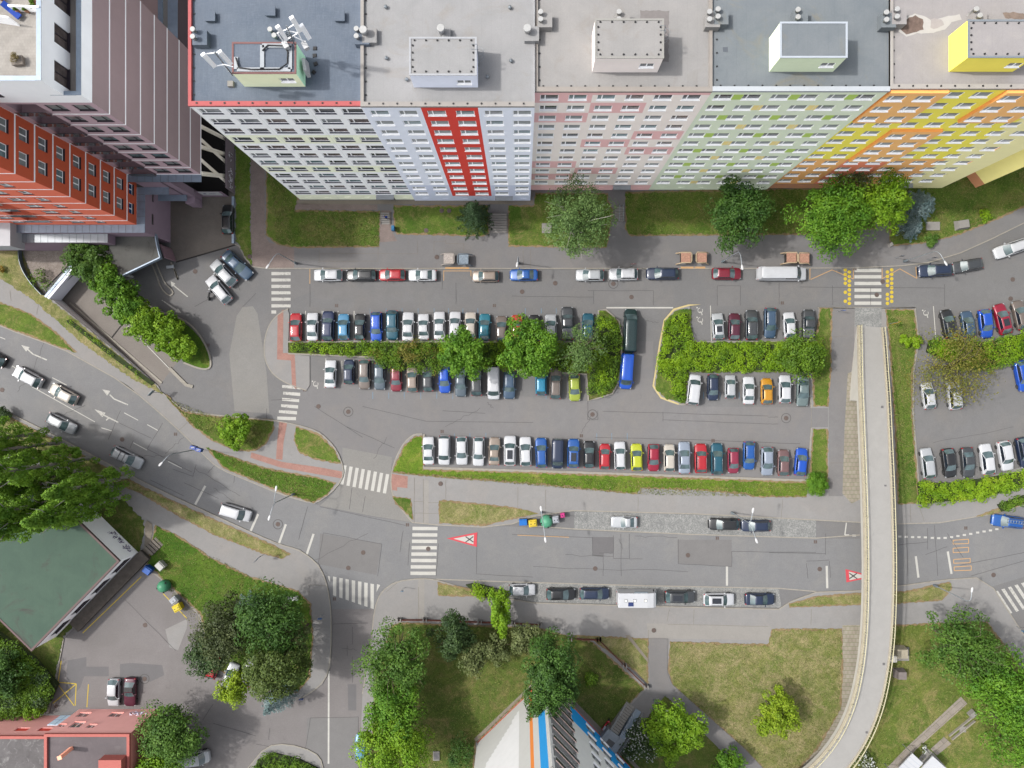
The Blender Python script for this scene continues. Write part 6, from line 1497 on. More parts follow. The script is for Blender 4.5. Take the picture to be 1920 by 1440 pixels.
row([(1347,587,636,'U','hatch','silver','sunroof',3),(1377,587,637,'U','hatch','maroon'),(1409,581,637,'U','suv','dark grey'),(1444,577,634,'D','estate','steel blue'),(1480,585,634,'U','hatch','white',None,2),(1517,581,634,'U','pickup','dark grey')],
    'the short row above the right hedge', 'cars in the short row above the right hedge')
row([(1301,702,759,'U','minivan','white',None,-8),(1337,702,751,'D','small','navy'),(1369,703,747,'U','small','silver'),(1404,706,758,'U','sedan','white'),(1438,709,758,'U','hatch','orange yellow'),(1472,703,756,'U','hatch','white'),(1505,705,762,'D','sedan','grey green')],
    'the short row below the right hedge', 'cars in the short row below the right hedge')
row([(1778,580,633,'U','hatch','black',None,10),(1815,583,633,'U','hatch','steel blue',None,8),(1848,580,634,'D','hatch','bright blue',None,8),(1880,569,627,'U','hatch','crimson','sunroof',14),(1913,563,618,'U','hatch','taupe',None,14),(1946,556,610,'U','hatch','grey',None,16)],
    'the upper row of the right-hand car park', 'cars in the upper row of the right-hand car park')
row([(1739,840,897,'U','estate','silver',None,7),(1779,841,896,'D','hatch','black',None,9),(1815,839,896,'D','sedan','dark grey',None,5),(1850,832,890,'U','hatch','white',None,7),(1886,827,883,'D','suv','white',None,12),(1921,820,877,'D','suv','navy',None,12),(1955,812,868,'D','hatch','silver',None,14)],
    'the lower row of the right-hand car park', 'cars in the lower row of the right-hand car park')
row([(1741,717,767,'U','hatch','white',None,8),(1789,714,768,'U','suv','white',None,6)], 'the space under the brown-leaved tree', 'cars under the brown-leaved tree')
# make every label of the rows single out one car
cnt = {}
for l, *_ in LB: cnt[l] = cnt.get(l, 0)+1
for q, o in zip(LB, LBo):
    if cnt[q[0]] > 1 or len(q[0].split()) > 16:
        o['label'] = '%s, %s from the left in %s' % (q[3], ORD[q[1]], q[2])
SR = 'cars parked along the upper street'
def L(x, y, ang, kind, col, lab, ln, ex=None, grp=SR, name=None): return car(x, y, ang, kind, col, lab, ln, grp, ex, name)
L(615,516,180,'hatch','white','white hatchback nearest the left zebra crossing on the upper street',54)
L(677,516,180,'estate','black','black estate car in front of a red hatchback on the upper street',57)
L(735,515.5,180,'hatch','red','red hatchback parked on the upper street under the white block',50)
L(792,516,180,'sedan','white','white sedan behind the red hatchback on the upper street',53)
L(910,518,180,'estate','beige','beige estate car parked just right of the orange bay line',50)
L(982,515.5,180,'sedan','blue','blue sedan parked under the small lamp post on the upper street',53)
L(1106,516,180,'hatch','silver','silver hatchback partly under the birch on the upper street',53)
L(1169,514,180,'suv','white','white SUV parked beside the triangular sign',54,'aerial')
L(1242,513,180,'estate','navy','navy estate car right of the white SUV on the upper street',60)
L(1363,513,0,'hatch','dark red','dark red car facing right under a street lamp',55)
v = L(1467,513,0,'longvan','white','very long white panel van on the upper street near the bus-like yellow zigzag',92); v['label'] = 'very long white panel van beside the rusty bin shelter'
L(1754,507,183,'estate','navy','dark navy estate car just right of the yellow zigzag on the upper street',64)
L(1814,498,190,'estate','dark grey','dark grey estate car on the bend of the upper street',57)
L(1896,466,199,'estate','white','white estate car highest up the bend at the right edge',66)
g = 'cars parked at the garage entrance'
L(427,411,90,'estate','black','black car alone in the small walled yard',55,grp=g)
L(445,497,-43,'sedan','steel blue','dark blue-grey sedan, uppermost of three by the garage entrance',66,grp=g)
L(419,512,134,'hatch','silver','silver hatchback in the middle of three by the garage entrance',58,grp=g)
L(410,543,130,'estate','white','white estate car with black roof trim, lowest of three by the garage entrance',59,grp=g)
g = 'cars driving on the main road'
L(52,707,152,'suv','white','white SUV heading left behind the turn arrow on the main road',57,grp=g,name='moving_car')
L(119,739,152,'hatch','cream','cream hatchback following the white SUV on the main road',56,grp=g,name='moving_car')
L(115,794,-27,'estate','silver','silver estate car nearest the grass verge at the left of the main road',57,grp=g,name='moving_car')
L(238,858,-27,'estate','silver','silver estate car with two black roof bars beside the poplars',62,'bars',g,'moving_car')
L(441,961,-17,'minivan','white','white minivan between two painted bars on the main road',59,grp=g,name='moving_car')
L(-15,669,152,'hatch','black','black car cut off by the left edge',55,grp=g,name='moving_car')
L(1890,978,173,'estate','blue','blue estate car carrying a ladder on its roof',60,'ladder',g,'moving_car')
g = 'cars in the cobbled bays of the main road'
L(1170,979,180,'coupe','silver','silver coupe alone in the upper cobbled bay',50,grp=g); L(1357,983,180,'estate','black','black estate car left of the lamp in the upper cobbled bay',57,grp=g); L(1417,986,180,'estate','navy','navy estate car directly beneath the twin lamp in the upper cobbled bay',54,grp=g)
L(979,1106,0,'hatch','white','white hatchback at the left end of the lower cobbled bay',50,grp=g); L(1052,1114,0,'hatch','black','black hatchback second from the left in the lower cobbled bay',55,grp=g); L(1115,1113,0,'estate','navy','dark navy estate car left of the camper van',56,grp=g)
L(1275,1119,0,'suv','dark grey','dark grey SUV right of the camper van',57,'sunroof',g); L(1348,1124,0,'suv','white','white SUV between two dark cars in the lower cobbled bay',58,'sunroof',g); L(1425,1123.5,0,'sedan','navy','navy sedan at the right end of the lower cobbled bay',56,grp=g)
g = 'cars around the lower left yard'
L(213,1299,-92,'hatch','white','white hatchback with dark glass by the pink building',52,grp=g); L(244,1298,-92,'coupe','maroon','maroon convertible with a glossy dark top by the pink building',54,'softtop',g)
L(400,1249,75,'small','red','red car half hidden under the dark trees',48,grp=g); L(432,1268,70,'hatch','silver','silver car mostly hidden under the dark trees',50,grp=g); L(466,1262,70,'hatch','white','white car seen through the pale green bush',50,grp=g)
L(362,1423,8,'van','white','white van half hidden under the round tree beside the pink building',60,grp=g); L(677,1402,90,'hatch','light blue','pale blue car peeping out beneath the bright lower tree',52,grp=g)
L(1918,705,-78,'suv','bright blue','bright blue car cut off by the right edge above the brown-leaved tree',58,grp='cars in the lower row of the right-hand car park'[:0] or None)
L(1182,620,88,'longvan','dark green','long dark green van with a ribbed roof at the hedge',82,grp='vans beside the central hedge'); L(1175,696,-94,'van','bright blue','bright blue van with a white front bumper at the hedge',67,grp='vans beside the central hedge')
# camper
def camper():
    c = W(1194, 1121, 1.3); root = thing('camper_van', 'white camper van with roof hatches and a small solar panel', 'camper', (c.x, c.y, 0))
    wh = paint('white'); m = MB()
    prof = [(-3.05, .4), (-3.05, 2.55), (-2.9, 2.7), (1.4, 2.75), (2.35, 2.62), (2.75, 2.35), (2.6, 1.95), (2.95, 1.1), (3.1, .9), (3.1, .4)]
    for s in (1, -1): m.add([(x, s*1.1, z) for x, z in prof], [tuple(range(10)) if s < 0 else tuple(reversed(range(10)))])
    for i in range(9):
        a, b = prof[i], prof[i+1]; m.quad((a[0],1.1,a[1]), (a[0],-1.1,a[1]), (b[0],-1.1,b[1]), (b[0],1.1,b[1]))
    o = m.build('body', wh, root); md = o.modifiers.new('b', 'BEVEL'); md.width = .09; md.segments = 3; md.limit_method = 'ANGLE'; md.angle_limit = R(40)
    m = MB(); m.box(2.62, 2.98, -.9, .9, 1.2, 1.85); m.build('windshield', M['carglass'], root)
    for x, y in ((-1.9, .0), (-.55, .0), (1.1, 0)): m = MB(); m.box(x-.22, x+.22, y-.22, y+.22, 2.72, 2.80); hh = m.build('roof_hatch', M['steel'], root); m = MB(); m.box(x-.15, x+.15, y-.15, y+.15, 2.80, 2.82); m.build('hatch_dome', wallmat((190, 186, 176)), hh)
    m = MB(); m.box(-1.55, -.75, -.85, -.25, 2.76, 2.80); m.build('solar_panel', m_plain('solar_cells', alb(40, 60, 120), .2, spec=.7, var=.05), root)
    m = MB(); m.box(-.6, 1.5, 1.1, 1.3, 2.45, 2.6); m.build('awning', M['poled'], root)
    for x in (2.2, -1.6):
        for s in (1, -1): m = MB(); m.tube([(x, s*.95-.11, .34), (x, s*.95+.11, .34)], .34, 16); m.build('wheel', M['tyre'], root)
    for s in (1, -1): m = MB(); m.obox((2.5, s*1.25, 1.5), .15, .25, .3); m.build('mirror', M['black'], root)
    for s in (1, -1): m = MB(); m.box(3.02, 3.13, s*.8-.15, s*.8+.15, .6, .8); m.build('headlight', M['lamp_w'], root)
    for s in (1, -1): m = MB(); m.box(-3.08, -3.04, s*.9-.1, s*.9+.1, .8, 1.2); m.build('tail_light', M['lamp_r'], root)
camper()
# motorbike by the white estate car
c = W(394, 553, .4); root = thing('motorbike', 'small black motorbike leaning beside the white estate car', 'motorbike', (c.x, c.y, 0), R(75))
for x in (.62, -.62): m = MB(); m.tube([(x, -.05, .3), (x, .05, .3)], .3, 14); m.build('wheel', M['tyre'], root)
m = MB(); m.tube([(-.6,0,.3),(-.2,0,.62),(.25,0,.75),(.5,0,.95)], .05, 6); m.tube([(.62,0,.3),(.42,0,1.0)], .035, 6); m.build('frame', M['black'], root)
m = MB(); m.obox((-.25, 0, .68), .7, .26, .12); m.build('seat', M['tyre'], root); m = MB(); m.lathe((.2, 0, .66), [(.1, 0), (.18, .1), (.14, .22), (.02, .26)], 10); m.build('tank', M['black'], root); m = MB(); m.tube([(.35,-.35,1.02),(.44,0,1.0),(.35,.35,1.02)], .02, 6); m.build('handlebar', M['steel'], root)
# =================================================================== TREES AND HEDGES
def leafmesh(name, C, N, size, mat, parent, jit=.6, aspect=.62, seed=0, bend=.0):
    rng = np.random.default_rng(seed); n = len(C)
    N = N + rng.normal(0, jit, (n, 3)); N /= np.linalg.norm(N, axis=1, keepdims=True)+1e-9
    r = rng.normal(0, 1, (n, 3)); U = np.cross(N, r); U /= np.linalg.norm(U, axis=1, keepdims=True)+1e-9; V = np.cross(N, U)
    s = size*rng.uniform(.6, 1.3, (n, 1))
    a = C-U*s; b = C-V*s*aspect+N*s*.12; c = C+U*s; d = C+V*s*aspect+N*s*.12
    vs = np.stack([a, b, c, d], 1).reshape(-1, 3).astype(np.float32)
    me = bpy.data.meshes.new(name); me.vertices.add(4*n); me.vertices.foreach_set('co', vs.ravel())
    me.loops.add(4*n); me.loops.foreach_set('vertex_index', np.arange(4*n, dtype=np.int32))
    me.polygons.add(n); me.polygons.foreach_set('loop_start', np.arange(0, 4*n, 4, dtype=np.int32))
    try: me.polygons.foreach_set('loop_total', np.full(n, 4, dtype=np.int32))
    except Exception: pass
    me.materials.append(mat); me.update(calc_edges=True); me.validate()
    o = bpy.data.objects.new(name, me); COL.objects.link(o); o.parent = parent
    return o
LF = {
 'maple': m_leaf('maple_leaves', alb(96, 142, 30), alb(128, 170, 48), alb(70, 118, 28)),
 'bright': m_leaf('bright_leaves', alb(120, 160, 24), alb(150, 184, 44), alb(92, 136, 22)),
 'lime': m_leaf('lime_leaves', alb(140, 168, 30), alb(170, 190, 50), alb(112, 144, 26)),
 'mid': m_leaf('mid_leaves', alb(84, 122, 40), alb(112, 146, 56), alb(62, 100, 34)),
 'dark': m_leaf('dark_leaves', alb(62, 88, 44), alb(88, 112, 58), alb(50, 74, 40), .25),
 'oak': m_leaf('oak_leaves', alb(66, 104, 36), alb(94, 130, 50), alb(50, 84, 32)),
 'spruce': m_leaf('spruce_needles', alb(46, 74, 40), alb(66, 94, 52), alb(40, 62, 36), .1),
 'blue': m_leaf('blue_spruce_needles', alb(112, 132, 130), alb(150, 168, 168), alb(86, 116, 116), .1),
 'birch': m_leaf('birch_leaves', alb(104, 136, 72), alb(134, 160, 92), alb(88, 120, 62)),
 'olive': m_leaf('olive_leaves', alb(108, 120, 68), alb(134, 142, 90), alb(92, 106, 62)),
 'olive2': m_leaf('dark_olive_leaves', alb(74, 86, 48), alb(98, 108, 60), alb(62, 76, 42)),
 'dark2': m_leaf('mixed_dark_leaves', alb(70, 96, 42), alb(110, 128, 56), alb(84, 100, 44), .25, .3),
 'brown': m_leaf('bronze_leaves', alb(126, 118, 50), alb(150, 140, 62), alb(104, 116, 42)),
 'hedge': m_leaf('hedge_leaves', alb(124, 160, 22), alb(160, 194, 36), alb(100, 140, 20)),
 'hedge2': m_leaf('hedge_leaves_deep', alb(92, 130, 28), alb(124, 156, 38), alb(74, 108, 26)),
 'poplar': m_leaf('poplar_leaves', alb(116, 160, 42), alb(150, 186, 62), alb(94, 140, 40), .35),
 'orange': m_leaf('orange_young_leaves', alb(196, 140, 60), alb(176, 160, 60), alb(150, 130, 50)),
 'dry': m_leaf('dry_leaves', alb(150, 132, 88), alb(120, 118, 70), alb(130, 110, 70)),
 'flower': m_plain('white_flowers', alb(225, 228, 222), .8, var=.04)}
seedc = [100]
def blob_points(rng, n, c, r, shell=.55):
    d = rng.normal(0, 1, (n, 3)); d /= np.linalg.norm(d, axis=1, keepdims=True)
    rr = shell + (1-shell)*rng.random((n, 1))**.7
    return c+d*rr*r, d
def crown_points(rng, R_, H_, zc, nclump, per, clump=.34, flat=1.0, low=-.35):
    """leaf clumps spread on an uneven ellipsoid of half sizes R_ x R_ x H_ round height zc"""
    Cs, Ns = [], []
    for i in range(nclump):
        v = rng.normal(0, 1, 3); v /= np.linalg.norm(v)
        if v[2] < low: v[2] = abs(v[2])
        rad = rng.uniform(.50, .96) if i % 4 else rng.uniform(.15, .6)
        ce = np.array([v[0]*R_*rad, v[1]*R_*rad, zc+v[2]*H_*rad*.95])
        cr = clump*R_*rng.uniform(.55, 1.15); r3 = np.array([cr, cr, cr*flat])
        P, D = blob_points(rng, int(per*rng.uniform(.6, 1.3)), ce, r3); Cs.append(P); Ns.append(D*.8+np.array([0, 0, .55])+v*.3)
    return np.concatenate(Cs), np.concatenate(Ns)
def limbs(root, rng, base_r, h, R_, zc, H_, mat, n=7, name='trunk', branch=True, lean=(0, 0)):
    m = MB(); m.tube([(0,0,-.1), (lean[0]*.3, lean[1]*.3, h*.3), (lean[0]*.7, lean[1]*.7, h*.65), (lean[0], lean[1], h*.9)], [base_r, base_r*.8, base_r*.55, base_r*.2], 9)
    t = m.build(name, mat, root)
    if not branch: return t
    m = MB()
    for i in range(n):
        a = rng.uniform(0, 6.28); e = rng.uniform(.5, .9); z0 = h*rng.uniform(.3, .6); r = R_*rng.uniform(.6, .9)
        p1 = (lean[0]*.5+math.cos(a)*r*.45, lean[1]*.5+math.sin(a)*r*.45, z0+(zc-z0)*.5+.4); p2 = (lean[0]+math.cos(a)*r, lean[1]+math.sin(a)*r, zc+H_*rng.uniform(-.1, .4))
        m.tube([(lean[0]*.4, lean[1]*.4, z0), p1, p2], [base_r*.5, base_r*.32, base_r*.08], 6)
    m.build('branch', mat, t)
    return t
def tree(x, y, rpx, h, leaf, label, cat='tree', name='broadleaf_tree', ncl=60, per=110, size=.16, clump=.34, sx=1, sy=1, hz=None, bark='trunk', group=None, branch_out=0, flat=1.0, z0=.15, low=-.35, two=None):
    """x, y, rpx: where the crown's middle shows, and its radius on the survey grid"""
    seedc[0] += 1; rng = np.random.default_rng(seedc[0])
    zc = h*.6; H_ = hz or h*.42; c = W(x, y, zc); s = (CAM_H-zc)/FPX; R_ = rpx*s*1.04; per = int(per*1.45); size *= 1.06
    root = thing(name, label, cat, (c.x, c.y, z0), 0, group)
    C, N = crown_points(rng, R_, H_, zc, ncl, per, clump, flat, low)
    C[:, 0] *= sx; C[:, 1] *= sy
    if two:
        k = rng.random(len(C)) < .5
        leafmesh('crown', C, N, size, LF[leaf], root, seed=seedc[0])
    else: leafmesh('crown', C, N, size, LF[leaf], root, seed=seedc[0])
    limbs(root, rng, .05+.022*h, h*.8, R_*min(sx, sy), zc, H_, M[bark])
    if branch_out:
        m = MB()
        for i in range(branch_out):
            a = rng.uniform(0, 6.28); r = R_*rng.uniform(.7, 1.0); zt = zc+H_*rng.uniform(.3, 1.0)
            m.tube([(0, 0, zc-.2*H_), (math.cos(a)*r*.5*sx, math.sin(a)*r*.5*sy, zt*.98), (math.cos(a+.15)*r*sx, math.sin(a+.15)*r*sy, zt)], [.07, .035, .012], 5)
        m.build('bare_branches', M[bark], root)
    return root
def conifer(x, y, rpx, h, leaf, label, tiers=13, per=300, name='spruce_tree', group=None, size=.13, arms=11):
    seedc[0] += 1; rng = np.random.default_rng(seedc[0]); zb = 1.0
    c = W(x, y, h*.55); R_ = rpx*(CAM_H-h*.45)/FPX
    root = thing(name, label, 'tree', (c.x, c.y, .15), 0, group); Cs, Ns = [], []
    for t in range(tiers):
        f = t/(tiers-1); z = zb+(h-zb)*f; r = R_*(1-f)**.85+.12; na = max(4, int(arms*(1-f*.5))); ph = rng.uniform(0, 6.28)
        for k in range(na):
            a = ph+6.283*k/na+rng.normal(0, .1); L_ = r*rng.uniform(.78, 1.12); n = int(per*(L_/R_)/tiers*2.2)+12
            u = rng.random(n)**.75; wd = (1-u)*.30*L_+.10; q = rng.uniform(-1, 1, n)
            X = np.cos(a)*u*L_-np.sin(a)*q*wd; Y = np.sin(a)*u*L_+np.cos(a)*q*wd; Z = z-u*L_*.28-np.abs(q)*.12+rng.normal(0, .05, n)
            Cs.append(np.stack([X, Y, Z], 1)); Ns.append(np.tile([0, 0, 1.0], (n, 1)))
    leafmesh('crown', np.concatenate(Cs), np.concatenate(Ns), size, LF[leaf], root, jit=.45, aspect=.35, seed=seedc[0])
    m = MB(); m.tube([(0,0,-.1), (0,0,h*.95)], .2, 8, r2=.03); m.build('trunk', M['trunk'], root)
    return root
def bush(x, y, rpx, h, leaf, label, per=60, ncl=26, size=.12, sx=1, sy=1, name='bush', cat='bush', flowers=0, group=None, clump=.36):
    seedc[0] += 1; rng = np.random.default_rng(seedc[0]); c = W(x, y, h*.5); R_ = rpx*(CAM_H-h*.5)/FPX
    root = thing(name, label, cat, (c.x, c.y, .15), 0, group)
    C, N = crown_points(rng, R_, h*.46, h*.5, ncl, per, clump, .9); C[:, 0] *= sx; C[:, 1] *= sy
    leafmesh('foliage', C, N, size, LF[leaf], root, seed=seedc[0])
    m = MB()
    for i in range(5): a = i*1.26; m.tube([(0,0,-.1), (math.cos(a)*R_*.3, math.sin(a)*R_*.3, h*.45), (math.cos(a)*R_*.6, math.sin(a)*R_*.6, h*.7)], [.05, .035, .01], 5)
    m.build('stem', M['trunk'], root)
    if flowers:
        k = rng.choice(len(C), flowers, False); sel = C[k]; sel = sel[sel[:, 2] > h*.55]; sel[:, 2] += .12
        leafmesh('flowers', sel, np.tile([0, 0, 1.0], (len(sel), 1)), .11, LF['flower'], root, jit=.2, aspect=1, seed=3)['kind'] = 'stuff'
    return root
def hedge(poly, h, leaf, label, dens=34, size=.12, name='hedge', group=None, mounds=.2, leaf2=None, frac=.2, amp=1.0):
    """dense planting filling a bed: domed clumps over a stem mass"""
    seedc[0] += 1; rng = np.random.default_rng(seedc[0]); P = [Vector(p) for p in px(poly, h*.8)]
    xs = [p.x for p in P]; ys = [p.y for p in P]; c = Vector((sum(xs)/len(P), sum(ys)/len(P)))
    root = thing(name, label, 'hedge', (c.x, c.y, .16), 0, group)
    pg = np.array([(p.x, p.y) for p in P])
    def inside(X, Y):
        r = np.zeros(len(X), bool); j = len(pg)-1
        for i in range(len(pg)):
            xi, yi, xj, yj = *pg[i], *pg[j]
            r ^= ((yi > Y) != (yj > Y)) & (X < (xj-xi)*(Y-yi)/(yj-yi+1e-12)+xi); j = i
        return r
    area = abs(sum(pg[i][0]*pg[(i+1)%len(pg)][1]-pg[(i+1)%len(pg)][0]*pg[i][1] for i in range(len(pg))))/2
    def sample(n):
        out = []
        while sum(map(len, out)) < n:
            X = rng.uniform(min(xs), max(xs), n*2); Y = rng.uniform(min(ys), max(ys), n*2); k = inside(X, Y); out.append(np.stack([X[k], Y[k]], 1))
        return np.concatenate(out)[:n]
    nm = max(8, int(area*3.2)); ce = sample(nm); hh = h*rng.uniform(1-mounds, 1.05, nm); rr = rng.uniform(.35, .78, nm)*amp
    Cs, Ns = [], []
    for i in range(nm):
        n = int(dens*rr[i]*rr[i]*3.6)+6; d = rng.normal(0, 1, (n, 3)); d /= np.linalg.norm(d, axis=1, keepdims=True); d[:, 2] = np.abs(d[:, 2])
        q = np.stack([ce[i, 0]+d[:, 0]*rr[i], ce[i, 1]+d[:, 1]*rr[i], hh[i]-.45*rr[i]+d[:, 2]*rr[i]*.6], 1); Cs.append(q); Ns.append(d+np.array([0, 0, .5]))
    C, N = np.concatenate(Cs), np.concatenate(Ns); C[:, 0] -= c.x; C[:, 1] -= c.y
    if leaf2:
        k = (np.sin(C[:, 0]*1.3+2)+np.sin(C[:, 1]*1.7)+rng.normal(0, .9, len(C))) > 1.7*(1-frac)
        leafmesh('foliage', C[k], N[k], size, LF[leaf2], root, seed=seedc[0]+500); C, N = C[~k], N[~k]
    leafmesh('foliage', C, N, size, LF[leaf], root, seed=seedc[0])
    m = MB(); m.poly([(c.x+(p[0]-c.x)*.985, c.y+(p[1]-c.y)*.94) for p in pg], .14, h*.42, 0); m.build('stem_mass', m_plain('leafy_undergrowth', alb(58, 72, 34), .95, var=.4, scale=4), root, world=True)
    return root
# --- hedges
hedge([(546,645),(712,645),(712,667),(640,662),(546,660)], 1.0, 'hedge', 'low bright green hedge at the left end of the central planting bed', dens=34, leaf2='hedge2', frac=.3)
hedge([(700,644),(822,642),(835,690),(820,700),(760,695),(710,690),(695,665)], 1.8, 'hedge2', 'broad mid green shrub mass left of the bright maple in the central bed', dens=26, leaf2='brown', frac=.06)
hedge([(820,645),(1120,643),(1120,692),(1000,694),(820,682)], 1.2, 'hedge', 'green hedge beneath the trees of the central bed', dens=26, leaf2='hedge2', frac=.4)
hedge([(1122,588),(1137,588),(1158,606),(1162,640),(1160,690),(1154,716),(1144,734),(1118,742),(1105,744),(1108,690),(1118,640)], 1.7, 'hedge2', 'tall mixed green shrub mass with orange shoots beside the long dark green van', dens=32, leaf2='hedge', frac=.5)
hedge([(1268,588),(1291,584),(1296,640),(1300,648),(1296,692),(1290,700),(1282,754),(1262,748),(1262,715),(1234,700),(1241,655),(1250,606)], 1.0, 'hedge', 'bright green hedge along the curved yellow kerb', dens=40, leaf2='hedge2', frac=.15)
hedge([(1294,645),(1536,643),(1540,700),(1430,695),(1294,694)], 1.1, 'hedge', 'bright green hedge between the two short rows of cars', dens=38, leaf2='hedge2', frac=.2)
hedge([(1745,636),(1860,640),(1925,622),(1990,612),(1990,668),(1925,672),(1850,695),(1800,690),(1740,660)], 1.3, 'hedge', 'bright green hedge behind the upper row of the right-hand car park', dens=34, leaf2='hedge2', frac=.25)
hedge([(1722,906),(1800,905),(1930,882),(1990,868),(1990,896),(1930,914),(1830,938),(1725,948)], 1.0, 'hedge', 'bright green hedge below the lower row of the right-hand car park', dens=40, leaf2='lime', frac=.3)
hedge([(1872,948),(1925,928),(1990,900),(1990,912),(1925,944),(1880,962)], .8, 'hedge2', 'small hedge strip by the road at the right edge', dens=34)
hedge([(-60,1150),(55,1235),(100,1290),(85,1325),(20,1345),(-60,1345)], 2.2, 'hedge2', 'deep green thicket below the green-roofed pavilion', dens=24, size=.15, leaf2='dark', frac=.35, amp=1.5)
hedge([(480,1426),(510,1412),(560,1425),(600,1445),(600,1480),(470,1480)], .9, 'hedge2', 'rounded hedge bed at the bottom edge left of the bright tree', dens=34)
sheet('traffic_island', [(465,1440),(500,1398),(540,1395),(590,1410),(605,1430),(612,1500),(455,1500)], .12, M['pave'], smooth=1, z0=0, mside=M['kerb'])
kerb([(465,1440),(500,1398),(540,1394),(590,1409),(606,1430),(614,1500)], smooth=1)
hedge([(120,598),(128,594),(205,655),(290,722),(284,727),(200,664)], .5, 'hedge', 'thin trailing green strip along the top of the ramp wall', dens=16, size=.1, amp=.5)
# --- trees, top
g = None
conifer(888,398,37,11,'spruce','dark green spruce by the wide stairs of the grey block', arms=12, per=420)
tree(1083,418,66,14,'birch','tall pale birch with white branches on the lawn of the pink block', ncl=105, per=85, size=.13, clump=.26, bark='birch', branch_out=9, name='birch_tree', sy=1.15)
tree(1384,404,62,11,'oak','dark green rounded tree on the lawn of the pale green block', ncl=70, per=130, clump=.3)
tree(1560,406,76,12,'maple','large bright green maple left of the zebra crossing with yellow dots', ncl=85, per=130, clump=.28)
tree(1655,382,52,13,'bright','yellow-green tree leaning over the large maple', ncl=60, per=100, clump=.3)
tree(1590,350,42,9,'olive','olive wispy tree in front of the orange wall', ncl=40, per=60, clump=.3)
conifer(1732,382,37,5.6,'blue','taller blue spruce by the stone boxes', name='blue_spruce', arms=12, per=420); conifer(1713,424,25,4.0,'blue','shorter blue spruce in front of the taller one', name='blue_spruce', arms=12, per=300)
bush(1745,449,15,1.3,'mid','small round bush below the pale manhole block'); bush(1845,405,14,.8,'hedge','low tuft of bright grass near the right lawn edge', ncl=12)
bush(1362,352,12,3,'oak','small shrub against the pale green facade')
# central bed trees
tree(870,664,46,9,'maple','bright maple in the central bed over the dark grey cars', ncl=60, per=120, clump=.3)
tree(990,652,58,10,'maple','largest bright maple in the central bed over the orange red car', ncl=80, per=125, clump=.27)
tree(1090,655,46,9,'birch','thin pale tree with bare twigs beside the maple in the central bed', ncl=45, per=60, size=.12, clump=.3, branch_out=8)
bush(775,660,30,3.0,'brown','bronze and green bush in the central bed', ncl=20, per=50)
tree(1500,665,46,5.5,'hedge2','spreading shrubby tree at the right end of the right hedge', ncl=50, per=100, clump=.3)
tree(1785,688,82,8,'brown','broad bronze-leaved tree over two white cars', ncl=95, per=46, size=.13, clump=.3, branch_out=12, sy=.95)
bush(1695,640,12,1.4,'hedge','small bright shrub on the grass by the disabled bay'); bush(1718,640,13,1.5,'hedge','second small bright shrub next to the hedge of the right car park')
bush(1530,908,22,2.2,'maple','clipped ball bush at the end of the long row', name='ball_bush', ncl=120, per=150, size=.07, clump=.28)
tree(445,806,32,5,'bright','small yellow-green tree on the grass by the brick crossing', ncl=40, per=80, clump=.3)
# ramp row
for i, (x, y, r, h, lf) in enumerate([(170,488,42,6.5,'mid'),(212,528,42,6,'maple'),(240,578,36,5.5,'maple'),(272,605,38,5,'bright'),(308,622,37,4.6,'bright'),(343,650,27,3.6,'bright')]):
    tree(x, y, r, h, lf, ['rounded tree at the top of the ramp row against the grey ledge', 'second tree down in the ramp row beside the canopy', 'third tree down in the ramp row above the sunken road', 'fourth tree down in the ramp row', 'fifth tree down in the ramp row, next to last', 'smallest tree at the lower end of the ramp row'][i], ncl=55, per=115, clump=.28, group='row of round trees along the garage ramp', name='round_tree')
bush(80,526,22,1.6,'hedge2','spiky green shrub on the gravel bed', ncl=14, per=40)
bush(3,507,8,.8,'orange','small reddish shrub at the left edge', ncl=10, per=30)
# poplars: tall, so their tops lean away from the middle
def poplar(bx, by, h, r, label, seed):
    rng = np.random.default_rng(seed); c = W(bx, by); root = thing('poplar_tree', label, 'tree', (c.x, c.y, .15), 0, 'tall poplars by the main road')
    Cs, Ns = [], []
    for i in range(130):
        f = rng.random()**.8; z = 2.5+(h-2.8)*f; rad = r*(1-.35*f)*min(1, (1.02-f)*3.2)*rng.uniform(.35, 1.0); a = rng.uniform(0, 6.28)
        ce = np.array([math.cos(a)*rad, math.sin(a)*rad, z]); cr = rng.uniform(.45, .8); P, D = blob_points(rng, 95, ce, np.array([cr*.8, cr*.8, cr*1.8])); Cs.append(P); Ns.append(D+np.array([0, 0, .4]))
    leafmesh('crown', np.concatenate(Cs), np.concatenate(Ns), .155, LF['poplar'], root, seed=seed)
    m = MB(); m.tube([(0,0,-.1), (0,0,h*.4), (.1,0,h*.92)], [.38, .26, .05], 8)
    for k in range(12): a = k*2.4; z = 2+k*h/16; m.tube([(0,0,z), (math.cos(a)*r*.5, math.sin(a)*r*.5, z+2.2), (math.cos(a)*r*.7, math.sin(a)*r*.7, z+4.4)], [.09, .06, .02], 5)
    m.build('trunk', M['birch'], root)
for i, (x, y) in enumerate([(240,893),(226,932),(172,858),(155,925),(112,830),(120,888),(150,950),(62,815),(55,880),(40,930)]):
    poplar(x, y, 19+(i*37 % 5), 2.6+(i*13 % 4)*.15, ['poplar nearest the main road and the silver car with roof bars', 'poplar whose lower branches hang over the pavement', 'poplar behind the silver estate car near the verge', 'poplar over the upper corner of the green roof', 'poplar in the upper middle of the clump', 'poplar in the very middle of the clump', 'poplar overhanging the middle of the green roof edge', 'uppermost poplar at the left of the clump', 'poplar at the left edge of the clump', 'lowest poplar at the left edge over the green roof'][i], 700+i)
bush(8,778,16,2,'dark','dark bush on the verge at the left edge of the main road')
